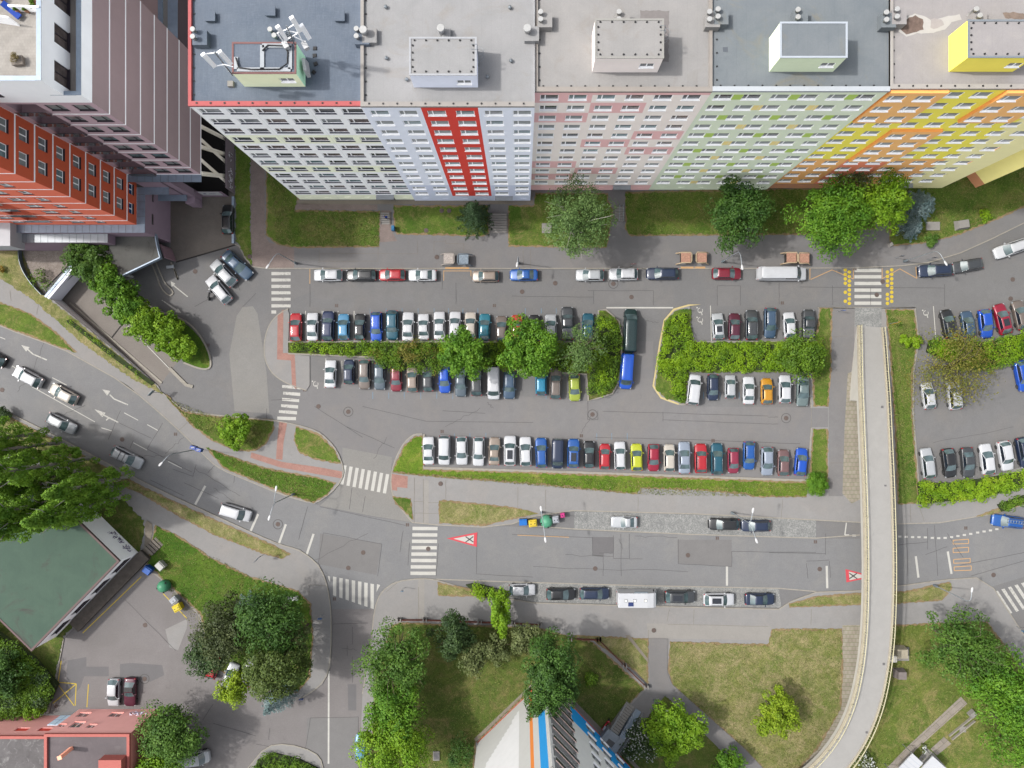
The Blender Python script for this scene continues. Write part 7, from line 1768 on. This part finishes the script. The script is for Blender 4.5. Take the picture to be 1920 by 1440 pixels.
# lower left cluster
tree(425,1180,58,10,'olive2','dark olive tree at the upper left of the wooded corner by the yard', ncl=70, per=105)
tree(510,1160,62,12,'oak','dark tree at the upper right of the wooded corner', ncl=70, per=105); tree(520,1245,62,13,'dark2','largest dark tree in the wooded corner beside the side road', ncl=110, per=80, clump=.23)
tree(395,1225,42,8,'dark','dark tree leaning over the red car', ncl=45, per=100); conifer(455,1150,28,7,'blue','blue-tinted spruce among the dark trees', name='blue_spruce'); conifer(512,1318,34,8,'blue','blue-green spruce at the lower tip of the wooded corner', name='blue_spruce')
tree(444,1286,36,6,'lime','pale yellow-green bush tree over the white car', ncl=35, per=80); tree(560,1190,30,8,'olive','narrow dark tree at the kerb of the side road', ncl=35, per=90)
tree(325,1375,60,9,'mid','round green tree between the pink building and the white van', ncl=70, per=115); tree(300,1440,50,8,'bright','bright green tree at the bottom edge beside the pink building', ncl=45, per=100)
bush(62,1330,22,2.5,'bright','light green bush at the corner of the yard by the pale gate'); tree(8,1265,40,6,'oak','green tree at the left edge in the thicket', ncl=45, per=90)
# lower middle
tree(745,1232,72,11,'mid','loose yellow-green tree beside the side road', ncl=80, per=85, clump=.24, name='loose_tree', branch_out=8); tree(738,1390,68,11,'bright','bright lower tree at the bottom edge beside the side road', ncl=85, per=125, clump=.27); tree(740,1322,56,11,'maple','green tree between the loose tree and the bright lower tree', ncl=60, per=115)
tree(848,1190,42,8,'dark','dark tree behind the brown fence', ncl=50, per=80); tree(888,1225,36,6,'olive','grey-olive shrub tree right of the dark tree', ncl=40, per=55); tree(932,1215,28,5,'olive','pale olive shrub on the lawn below the fence', ncl=30, per=50)
tree(937,1145,24,6.5,'bright','upright bright bush beside the pavement of the camper row', ncl=40, per=90, sx=.85, sy=1.9, hz=2.6); hedge([(872,1098),(888,1094),(955,1112),(950,1124),(900,1122)], 1.2, 'hedge', 'straggling bright shrubs on the verge left of the white hatchback', dens=30)
tree(985,1195,32,6,'olive','grey-green shrub left of the big dark tree', ncl=35, per=60); tree(1035,1255,52,15,'oak','big dark green tree overhanging the corner of the blue block', ncl=100, per=120, clump=.3, hz=7.5, sy=1.25)
tree(1015,1320,36,12,'oak','lower spur of dark foliage over the orange stripe of the block', ncl=45, per=105, hz=4)
bush(867,1412,28,3.5,'oak','rounded shrub by the gable of the blue block', sy=1.5, ncl=30, per=90)
tree(1265,1368,56,8,'bright','round lime-green tree right of the entrance stairs', ncl=75, per=130, clump=.27); bush(1205,1395,44,3.2,'dark','dark shrub with white flowers right of the entrance stairs', ncl=50, per=100, flowers=420)
tree(1362,1432,30,5,'maple','small green tree at the bottom edge beside the long path', ncl=35, per=90); tree(1453,1335,46,6.5,'lime','lime-green tree on the dry lawn left of the footbridge', ncl=50, per=85, clump=.3)
# right
tree(1795,1205,66,11,'mid','loose willow-like tree beside the right pavement', ncl=80, per=90, clump=.26, branch_out=14, sx=1.2, sy=.95); tree(1885,1290,72,12,'maple','dense bright tree at the right edge', ncl=85, per=115, clump=.27); tree(1905,1370,60,10,'maple','dense bright tree at the lower right edge', ncl=60, per=110); tree(1850,1255,40,9,'oak','darker tree between the willow-like tree and the bright one', ncl=45, per=100)
bush(1625,1432,22,1.8,'olive','pale flowering bush beneath the curve of the footbridge', flowers=260, ncl=24); bush(1732,1402,10,.8,'olive','small white-flowering plant beside the slab path', flowers=60, ncl=8, per=30)
bush(1107,1272,14,1.5,'hedge2','low shrub right of the big dark tree')
for root, R_, h_, kind in PLANTERS:
    rng = np.random.default_rng(int(R_*100)+len(root.name)); C, N = crown_points(rng, R_*.7, .28, .75 if R_ > .5 else .6, 8, 50, .5); leafmesh('plant', C, N, .06, LF['dry' if kind == 'dry' else 'hedge2'], root, seed=5)
# fallen blossoms and weeds: small loose tufts on the lawns
def tufts():
    rng = np.random.default_rng(5); Cs = []
    for poly, n, z in (([(1256,1202),(1440,1207),(1447,1178),(1578,1178),(1576,1330),(1490,1450),(1380,1390),(1262,1287)], 9000, .16), ([(690,1520),(705,1250),(755,1166),(1010,1176),(1206,1288),(1130,1368),(1022,1268),(893,1392)], 9000, .16),
                       ([(1690,1175),(1850,1165),(1960,1330),(2000,1500),(1560,1500),(1620,1330)], 9000, .16), ([(292,984),(470,1080),(588,1200),(560,1298),(404,1252),(302,1082)], 7000, .16),
                       ([(499,260),(553,394),(713,396),(712,464),(520,460)], 4500, .16), ([(1172,360),(1500,350),(1500,441),(1180,443)], 5000, .16), ([(1690,352),(1920,310),(1920,388),(1740,456),(1674,450)], 4000, .16), ([(736,886),(1195,900),(1512,906),(1512,932),(1195,927),(800,893)], 5000, .16),
                       ([(393,842),(500,877),(625,905),(588,943),(470,899)], 2000, .16), ([(318,748),(400,779),(513,790),(480,846),(360,798)], 2200, .16), ([(1664,585),(1714,585),(1714,900),(1690,940)], 3000, .16)):
        P = np.array(px(poly)); X = rng.uniform(P[:,0].min(), P[:,0].max(), n*3); Y = rng.uniform(P[:,1].min(), P[:,1].max(), n*3); r = np.zeros(len(X), bool); j = len(P)-1
        for i in range(len(P)):
            xi, yi, xj, yj = *P[i], *P[j]; r ^= ((yi > Y) != (yj > Y)) & (X < (xj-xi)*(Y-yi)/(yj-yi+1e-12)+xi); j = i
        k = np.where(r)[0][:n]; Cs.append(np.stack([X[k], Y[k], np.full(len(k), z+.07)], 1))
    C = np.concatenate(Cs); N = np.tile([0, 0, .6], (len(C), 1))
    o = leafmesh('grass_tufts', C, N, .11, m_leaf('grass_tuft', alb(84, 108, 40), alb(130, 146, 70), alb(150, 140, 90), .2, .3), None, jit=.9, aspect=.4, seed=8)
    tag(o, 'loose tufts of grass and weeds over the lawns', 'grass', kind='stuff')
tufts()
# =================================================================== STREET FURNITURE
def lamp(base, top, heads, label, h=9.0, double=False, pole='pole'):
    b = W(*base, .12); root = thing('street_lamp', label, 'street lamp', (b.x, b.y, .1), 0, 'street lamps')
    T_ = W(*top, h) - b; T_ = Vector((b.x*0+T_.x, T_.y, h-.12)); V = Vector((0, 0, h-.12)).lerp(T_, .35)
    m = MB(); m.lathe((0,0,0), [(.2, 0), (.19, .9), (.13, 1.0), (.12, 1.02)], 12); m.build('base', M['poled'], root)
    m = MB(); m.tube([(0,0,.9), (0,0,h-.8)], .085, 8, r2=.06); m.build('pole', M[pole], root)
    for hd in heads:
        q = W(*hd, h)-b; q = Vector((q.x, q.y, h-.1)); mid = Vector((0, 0, h-.8)); k = Vector((q.x*.35, q.y*.35, h-.02))
        m = MB(); m.tube([mid, (q.x*.12, q.y*.12, h-.3), k, q], .05, 7); m.build('arm', M[pole], root)
        d = Vector((q.x, q.y)); d = d.normalized() if d.length > .01 else Vector((0, -1)); a = math.atan2(d.y, d.x)
        m = MB(); n = 10
        pr = [(-.1, .05), (.05, .13), (.35, .17), (.6, .14), (.72, .05)]
        for (x0, r0), (x1, r1) in zip(pr, pr[1:]):
            for i in range(n):
                t0, t1 = 2*math.pi*i/n, 2*math.pi*(i+1)/n
                P = lambda x, r, t: (q.x+math.cos(a)*x-math.sin(a)*r*math.cos(t), q.y+math.sin(a)*x+math.cos(a)*r*math.cos(t), q.z+r*.55*math.sin(t))
                m.add([P(x0,r0,t0), P(x1,r1,t0), P(x1,r1,t1), P(x0,r0,t1)], [(0,1,2,3)], 0, True)
        m.build('lamp_head', M['pvc'], root)
    return root
lamp((556,494),(518,477),[(504,496)],'street lamp beside the left zebra crossing on the upper street')
lamp((972,494),(972,471),[(970,492)],'small street lamp right behind the blue sedan', h=7)
lamp((1354,491),(1391,470),[(1391,497)],'street lamp behind the dark red car')
lamp((1695,490),(1761,468),[(1771,490)],'street lamp right of the yellow zigzag crossing')
lamp((371,842),(325,850),[(304,867)],'street lamp with blue signs arching over the main road')
lamp((551,926),(513,943),[(517,920),(506,967)],'twin street lamp on the grass left of the big zebra crossing')
lamp((1015,960),(1018,981),[(1015,958),(1022,1008)],'twin street lamp between the recycling bins')
lamp((1372,961),(1411,984),[(1411,961),(1417,1010)],'twin street lamp over the dark cars in the upper cobbled bay')
lamp((1751,1097),(1822,1134),[(1822,1110)],'street lamp on the right pavement below the footbridge crossing')
lamp((1226,1312),(1244,1333),[(1245,1336)],'small park lamp in the lime-green tree by the stairs', h=5)
def signpost(base, h, size, colr, label, ang=0, tilt=.5, name='road_sign', tri=False, mark=None):
    b = W(*base, .12); root = thing(name, label, 'road sign', (b.x, b.y, .1), ang, 'road signs')
    m = MB(); m.tube([(0,0,0), (0,0,h)], .035, 8); m.build('post', M['pole'], root)
    m = MB()
    w, t = size
    if tri:
        P = [(-w/2, -.05, h), (w/2, -.05, h), (0, -.05-.0, h-w*.87)]; Q = [(x, y-.03, z) for x, y, z in P]
        m.add(P+Q, [(0,1,2),(5,4,3),(0,3,4,1),(1,4,5,2),(2,5,3,0)], 0)
    else: m.box(-w/2, w/2, -.08, -.045, h-t, h)
    f = m.build('panel', m_plain('sign_face', alb(*colr), .4, spec=.5, var=.04), root)
    if mark:
        m = MB()
        if tri: 
            P = [(-w*.3, -.082-.0, h-w*.12), (w*.3, -.082, h-w*.12), (0, -.082, h-w*.62)]; m.add(P, [(2,1,0)], 0)
        else: m.box(-w*.25, w*.25, -.086, -.081, h-t*.75, h-t*.3)
        m.build('symbol', M['white_mk'], f)
    return root
signpost((1182,500), 3.0, (.9, .9), (150,24,34), 'red-bordered give-way triangle on a post behind the white SUV', tri=True, mark=True)
signpost((1667,607), 2.6, (1.0, 1.0), (236,176,34), 'yellow warning sign on the grass beside the footbridge ramp', ang=.35, mark=True)
signpost((1570,584), 2.4, (.6, .6), (30,90,190), 'blue square crossing sign at the path left of the footbridge ramp', mark=True)
signpost((1678,484), 2.4, (.6, .6), (60,70,90), 'small dark sign left of the lamp by the yellow zigzag')
signpost((1738,487), 2.4, (.6, .6), (60,70,90), 'small dark sign right under the lamp by the yellow zigzag')
signpost((606,1152), 2.2, (.6, .6), (40,130,220), 'light blue sign on the pavement of the side road', mark=True)
signpost((572,1300), 2.2, (.6, .6), (30,90,190), 'blue sign on the bend of the kerb at the side road', mark=True)
signpost((1905,1175), 2.4, (.8, .8), (60,160,220), 'light blue sign on the pavement at the right edge', mark=True)
signpost((758,1101), 2.2, (.4, .5), (70,140,180), 'tiny blue sign on the corner by the lower zebra crossing')
signpost((1283,580), 2.0, (.5, .7), (160,180,190), 'grey sign at the top of the curved yellow kerb')
signpost((494,1040), 3.2, (1.2, .9), (60,80,110), 'dark signboard on the verge above the lower left pavement', ang=.8, name='direction_sign')
signpost((299,736), 3.0, (1.1, .9), (90,120,135), 'grey signboard at the sharp corner of the ramp wall', ang=.8, name='direction_sign')
b = W(369, 841, 5.0); root = thing('direction_sign', 'pair of blue direction plates hanging on the lamp over the main road', 'road sign', (b.x, b.y, 4.6), -.4, 'road signs')
for s in (-.45, .45): m = MB(); m.obox((s, 0, 0), .8, .5, .9, .1); q = m.build('panel', m_plain('sign_blue', alb(30, 74, 170), .4, var=.03), root); m = MB(); m.obox((s, 0, .902), .45, .12, .01, .6); m.build('arrow', M['white_mk'], q)
def wbin(x, y, dx, dy, h, c, label, ang=0, name='recycling_bin', kind='box', lidc=None, holes=2, group='recycling containers'):
    p = W(x, y, h*.8); root = thing(name, label, 'bin', (p.x, p.y, .0 if y < 1040 and x > 900 else .1), ang, group)
    mt = m_plain('bin_plastic', alb(*c), .5, var=.06); lm = m_plain('bin_lid', alb(*(lidc or c)), .5, var=.06)
    m = MB()
    if kind == 'igloo':
        m.lathe((0,0,0), [(dx*.42, 0), (dx*.5, .25), (dx*.5, .8), (dx*.44, 1.15), (dx*.3, 1.45), (dx*.1, 1.6), (.02, 1.62)], 20); m.build('body', mt, root)
        for a in (.9, -1.3, 3.4): m = MB(); m.tube([(math.cos(a)*dx*.40, math.sin(a)*dx*.40, 1.15), (math.cos(a)*dx*.46, math.sin(a)*dx*.46, 1.24)], .12, 10); m.build('opening', M['black'], root)
        return root
    m.obox((0,0,.1), dx*.86, dy*.86, h*.75, 0, 0, 1.14); m.build('body', mt, root)
    m = MB(); m.obox((0,0,h*.75+.1), dx, dy, h*.12, 0, 0, .97); m.obox((0,-dy*.02,h*.87+.1), dx*.94, dy*.80, h*.13, 0, 0, .72 if kind != 'flat' else .95); m.build('lid', lm, root)
    for i in range(holes): m = MB(); xx = (-.22+.44*i)*dx if holes > 1 else 0; m.tube([(xx, -dy*.05, h+.09), (xx, -dy*.05, h+.115)], .09, 10); m.build('opening', M['black'], root)
    for sx in (-1, 1):
        for sy in (-1, 1): m = MB(); m.tube([(sx*dx*.38, sy*dy*.38-.03, .08), (sx*dx*.38, sy*dy*.38+.03, .08)], .08, 8); m.build('castor', M['tyre'], root)
    return root
wbin(981,979,1.25,1.0,1.3,(52,64,88),'blue-lidded recycling bin at the left of the bins by the main road', .05, lidc=(20,120,210), kind='flat', holes=0)
wbin(999,981,1.3,1.1,1.3,(236,206,60),'yellow recycling bin between the blue bin and the green igloo', .12)
wbin(1025,979,2.0,2.0,1.6,(96,176,140),'round green glass igloo under the twin lamp by the main road', kind='igloo', name='glass_igloo')
wbin(1042,974,1.0,1.05,1.3,(182,186,194),'pale grey recycling bin right of the green igloo', .15)
wbin(1055,966,.7,.7,1.1,(226,70,150),'small pink bin at the right end of the recycling bins', .15, holes=1)
wbin(277,1069,1.3,1.1,1.3,(24,96,190),'blue bin at the top corner of the lower left yard', -.6, kind='flat', holes=0)
wbin(301,1061,1.3,1.1,1.2,(206,206,200),'white container behind the blue bin on the grass edge', -.8, kind='flat', holes=0, name='storage_box')
wbin(304,1101,1.9,1.9,1.6,(80,160,120),'round green glass igloo in the lower left yard', kind='igloo', name='glass_igloo')
wbin(327,1125,1.2,1.0,1.3,(186,190,196),'pale grey bin above the yellow bin in the lower left yard', .7, holes=1)
wbin(333,1139,1.3,1.1,1.3,(236,212,40),'yellow bin in the lower left yard', .5)
wbin(737,428,.45,.8,1.0,(30,120,170),'narrow blue litter bin beside the small brick path', 0, kind='flat', holes=0, name='litter_bin', group='litter bins')
def shelter(x, y, c, label, side=1, top=(196,150,128)):
    p = W(x, y, 1.5); root = thing('bin_shelter', label, 'bin shelter', (p.x, p.y, .12), 0, 'bin shelters along the upper street')
    fr = m_plain('shelter_frame', alb(*c), .7, var=.1); rt = m_plain('rusty_roof', alb(*top), .85, var=.35, scale=6, obj=True)
    m = MB(); m.box(-.75, .75, -.7, .7, 1.35, 1.42); m.build('roof', rt, root)
    m = MB(); m.tube([(-.8*side-.5*side, -.85, .3), (-.6*side, -.8, 1.45), (.75*side, -.8, 1.5), (.9*side, -.5, 1.5), (.9*side, .5, 1.5), (.75*side, .8, 1.5), (-.6*side, .8, 1.45), (-.8*side-.5*side, .85, .3)], .09, 7); m.build('frame', fr, root)
    m = MB(); m.obox((0, 0, .05), 1.2, 1.1, 1.15, 0, 0, 1.05); m.build('container', m_plain('container_dark', alb(70, 66, 62), .7, var=.2), root)
    for sx in (-.7, .7): m = MB(); m.tube([(sx, .7, 0), (sx, .7, 1.4)], .04, 6); m.build('post', fr, root)
    return root
shelter(1286,483,(208,184,150),'rusty bin shelter left of its twin by the navy estate car'); shelter(1316,483,(208,184,150),'rusty bin shelter right of its twin by the navy estate car', -1)
shelter(1484,483,(208,184,150),'rusty bin shelter left of its twin above the long white van'); shelter(1508,484,(208,184,150),'rusty bin shelter beneath the large maple above the long white van', -1)
shelter(841,485,(176,168,160),'pale rusty bin shelter next to the grey one on the upper street',1,(196,186,178)); shelter(869,486,(130,142,152),'blue-grey metal bin shelter on the upper street',-1,(150,164,176))
# stairs on the lawns
def stairs(x0, x1, y0, y1, n, label, rail=True, rx=()):
    a, b = W(x0, y0), W(x1, y1); root = thing('outdoor_stairs', label, 'stairs', ((a.x+b.x)/2, (a.y+b.y)/2, .12), 0, 'stairs to the apartment entrances')
    m = MB(); d = (a.y-b.y)/n
    for i in range(n): m.box(a.x, b.x, b.y+i*d, b.y+(i+1)*d-.06, .12, .16+.05*i)
    m.build('steps', M['concrete'], root, world=True)
    m = MB(); m.box(a.x, b.x, b.y, a.y, .1, .13); m.build('stair_base', M['patch_dark'], root, world=True)
    for x in rx:
        q = W(x, y0); m = MB(); m.tube([(q.x, b.y, .9), (q.x, a.y, 1.4)], .045, 6); [m.tube([(q.x, b.y+t*(a.y-b.y), .1), (q.x, b.y+t*(a.y-b.y), .9+.5*t)], .03, 5) for t in (0, .5, 1)]; m.build('handrail', M['steel'], root, world=True)
    for x in (x0-1, x1+1):
        q = W(x, y0); m = MB(); m.box(q.x-.08, q.x+.08, b.y, a.y, .1, .3); m.build('side_wall', M['kerb_d'], root, world=True)
stairs(715,731,399,421,6,'narrow stairs with a person in blue below the white block'); stairs(919,950,401,437,8,'wide stairs beside the dark green spruce'); stairs(1152,1170,388,416,6,'stairs with two steel rails below the pink block', rx=(1160, 1167))
def tread(x, y, w, h_, z, lab, name, m_, cat, top=1.0, ang=0):
    p = W(x, y, z); mm = MB(); mm.obox((p.x, p.y, .12), w, h_, z, ang, 0, top); o = mm.build(name, m_); tag(o, lab, cat); return o
tread(1749,424,2.1,1.3,.25,'flat pale concrete slab with a rim below the blue spruces','concrete_slab',M['concrete'],'slab'); tread(1807,420,2.1,1.5,.9,'pale concrete box with sloping sides on the right lawn','concrete_box',M['concrete'],'utility box',.78,.15)
tread(1671,458,.7,.7,.5,'round pale stone at the lawn corner right of the crossing','boulder',M['concrete'],'stone',.7,.5); tread(1025,428,1.5,1.5,.25,'square grey slab at the foot of the birch','concrete_slab',M['concrete'],'slab'); tread(1410,432,1.8,.5,.25,'thin pale slab under the dark rounded tree','concrete_slab',M['concrete'],'slab')
tread(1692,1226,2.0,1.7,1.6,'pale blue utility cabinet with a speckled top beside the footbridge','utility_cabinet',m_plain('cabinet_top', alb(196, 186, 164), .8, var=.25, scale=5),'utility cabinet',.8); tread(1692,1267,1.6,1.5,1.5,'brown-grey utility cabinet below the pale blue one','utility_cabinet',m_plain('cabinet_brown', alb(150, 140, 136), .8, var=.12),'utility cabinet',.75)
tread(1690,1226,2.3,2.1,.2,'concrete footing under the pale blue utility cabinet','cabinet_footing',M['concrete'],'slab'); tread(818,1417,1.0,1.4,.3,'small framed grate with a white border on the shaded lawn','light_well',M['concrete'],'grate'); tread(818,1417,.75,1.1,.34,'dark grid inside the white framed grate','grate_cover',M['patch_dark'],'grate')
tread(547,1123,1.8,.6,.6,'white box at the edge of the wooded corner','white_box',M['pvc'],'box',1,.1); tread(1767,1377*1.0,.1,.1,.1,'tiny peg','peg',M['concrete'],'peg') if False else None
tread(1805,1367,.9,.9,.3,'round pale manhole block on the lower right lawn','manhole_block',M['concrete'],'manhole')
tread(1825,1340,1.1,.9,.8,'pale stone pillar base by the bright trees','gate_pier',M['concrete'],'pillar',.8,.7)
m = MB(); a, b = W(1779,1381), W(1822,1346); n2 = Vector((b.y-a.y, a.x-b.x)).normalized()*.35
m.strip([(a.x+n2.x, a.y+n2.y), (b.x+n2.x, b.y+n2.y)], .14, .1, .6); m.strip([(a.x-n2.x, a.y-n2.y), (b.x-n2.x, b.y-n2.y)], .14, .1, .6); tag(m.build('low_wall', M['kerb']), 'pair of thin pale kerbs forming a channel on the lower right lawn', 'kerb')
# low brown fences with white posts
fm = m_plain('rust_brown_rail', alb(128, 74, 62), .8, var=.15); 
def fence(pts, label):
    P = px(pts); root = thing('low_fence', label, 'fence', (P[0][0], P[0][1], .15), 0, 'low brown fences')
    m = MB()
    for z in (.35, .6, .85): m.strip(P, .07, z, z+.12)
    m.build('rail', fm, root, world=True)
    for p in P:
        m = MB()
        for dx in (-.25, .25): m.obox((p[0]+dx, p[1], .1), .16, .55, .95)
        m.build('post', M['concrete'], root, world=True)
fence([(750,1160),(798,1160),(850,1162),(900,1164),(958,1166)],'low brown fence between the dark trees and the pavement'); fence([(962,1166),(1012,1169)],'short low brown fence left of the big dark tree'); fence([(1068,1195),(1122,1197)],'short low brown fence right of the big dark tree'); fence([(1122,1197),(1170,1245),(1210,1284)],'low brown fence running diagonally down to the stairs path')
# plastic rocking toy / red garden equipment by the stairs
p = W(1136, 1360, .8); root = thing('play_scooter', 'glossy red ride-on scooter beside the entrance stairs', 'scooter', (p.x, p.y, .15), .95)
rm = m_plain('glossy_red', alb(206, 20, 46), .25, spec=.6, var=.05)
m = MB(); m.tube([(-.9,0,.45),(-.5,0,.6),(-.1,0,.42),(.4,0,.42),(.75,0,.8)], [.2,.22,.14,.14,.16], 9); m.build('body', rm, root)
m = MB(); m.obox((-.45,0,.78), .7, .3, .1); m.build('seat', M['zinc_l'], root); m = MB(); m.tube([(.7,-.35,1.05),(.8,0,1.0),(.7,.35,1.05)], .04, 6); m.build('handlebar', rm, root)
for x in (-.75, .8): m = MB(); m.tube([(x,-.05,.25),(x,.05,.25)], .25, 14); m.build('wheel', M['tyre'], root)
# person on the stairs, seen from above
def person(x, y, facing, label):
    p = W(x, y, 1.2); z0 = .3
    me = bpy.data.meshes.new('body')
    J = {'pel': (0,0,.92), 'sp': (0,.02,1.15), 'ch': (.02,.03,1.36), 'nk': (.03,.02,1.50), 'hd': (.05,0,1.62), 'tp': (.06,0,1.72),
         'sl': (.0,.19,1.42), 'el': (-.08,.27,1.15), 'wl': (.12,.26,.95), 'fl': (.19,.26,.90), 'sr': (.0,-.19,1.42), 'er': (-.05,-.27,1.14), 'wr': (-.12,-.28,.90), 'fr': (-.13,-.28,.82),
         'hl': (.0,.10,.88), 'kl': (.16,.11,.52), 'al': (.02,.11,.12), 'tl': (.20,.12,.06), 'hr': (.0,-.10,.88), 'kr': (.03,-.11,.48), 'ar': (-.16,-.11,.08), 'tr': (.02,-.12,.04)}
    Rd = {'pel':.15,'sp':.14,'ch':.16,'nk':.06,'hd':.10,'tp':.08,'sl':.075,'el':.05,'wl':.035,'fl':.035,'sr':.075,'er':.05,'wr':.035,'fr':.035,'hl':.09,'kl':.065,'al':.045,'tl':.04,'hr':.09,'kr':.065,'ar':.045,'tr':.04}
    E = [('pel','sp'),('sp','ch'),('ch','nk'),('nk','hd'),('hd','tp'),('ch','sl'),('sl','el'),('el','wl'),('wl','fl'),('ch','sr'),('sr','er'),('er','wr'),('wr','fr'),('pel','hl'),('hl','kl'),('kl','al'),('al','tl'),('pel','hr'),('hr','kr'),('kr','ar'),('ar','tr')]
    ks = list(J); me.from_pydata([J[k] for k in ks], [(ks.index(a), ks.index(b)) for a, b in E], [])
    root = thing('person', label, 'person', (p.x, p.y, z0), facing)
    o = bpy.data.objects.new('body', me); COL.objects.link(o); o.parent = root
    sk = o.modifiers.new('skin', 'SKIN'); 
    me.skin_vertices[0].data
    for i, k in enumerate(ks): me.skin_vertices[0].data[i].radius = (Rd[k], Rd[k])
    me.skin_vertices[0].data[0].use_root = True
    o.modifiers.new('sub', 'SUBSURF').levels = 1; o.modifiers['sub'].render_levels = 2
    sm = NT('person_clothes'); tc = sm.n('ShaderNodeTexCoord'); sp = sm.n('ShaderNodeSeparateXYZ'); sm.l(tc.outputs['Object'], sp.inputs[0])
    cr = sm.n('ShaderNodeValToRGB'); dv = sm.math('DIVIDE', sp.outputs[2], 1.8); sm.l(dv, cr.inputs[0]); cr.color_ramp.interpolation = 'CONSTANT'; e = cr.color_ramp.elements
    e[0].position = 0; e[0].color = (*alb(40, 36, 40), 1); e[1].position = .07; e[1].color = (*alb(44, 46, 60), 1)
    for ps, c in ((.50, (24, 92, 210)), (.835, (206, 160, 136))): q = e.new(ps); q.color = (*alb(*c), 1)
    me.materials.append(sm.set(cr.outputs[0], .85))
    m = MB(); m.lathe((.045, 0, 1.60), [(.115, 0), (.122, .06), (.115, .13), (.08, .18), (.02, .20)], 12); m.build('hair', m_plain('brown_hair', alb(110, 74, 56), .7, var=.15), root)
    for s, k in ((1, 'fl'), (-1, 'fr')):
        m = MB(); q = Vector(J[k])
        for f in range(4): m.tube([q+Vector((0, (f-1.5)*.018, -.02)), q+Vector((.02, (f-1.5)*.02, -.08-.006*(f in (1, 2)))), q+Vector((.035, (f-1.5)*.02, -.11))], .009, 5)
        m.tube([q+Vector((.02, -s*.03, 0)), q+Vector((.05, -s*.045, -.05))], .011, 5); m.build('hand', m_plain('skin', alb(206, 160, 136), .6, var=.03), root)
person(723, 407, R(-92), 'person in a bright blue top walking down the narrow stairs')
# bus-stop style yellow lines drawn on kerb by shelters
lines('kerb_paint', [[(1276,502),(1300,502)],[(1302,502),(1322,502)],[(835,503),(880,503)]], .3, 'orange_mk', z=.1445)
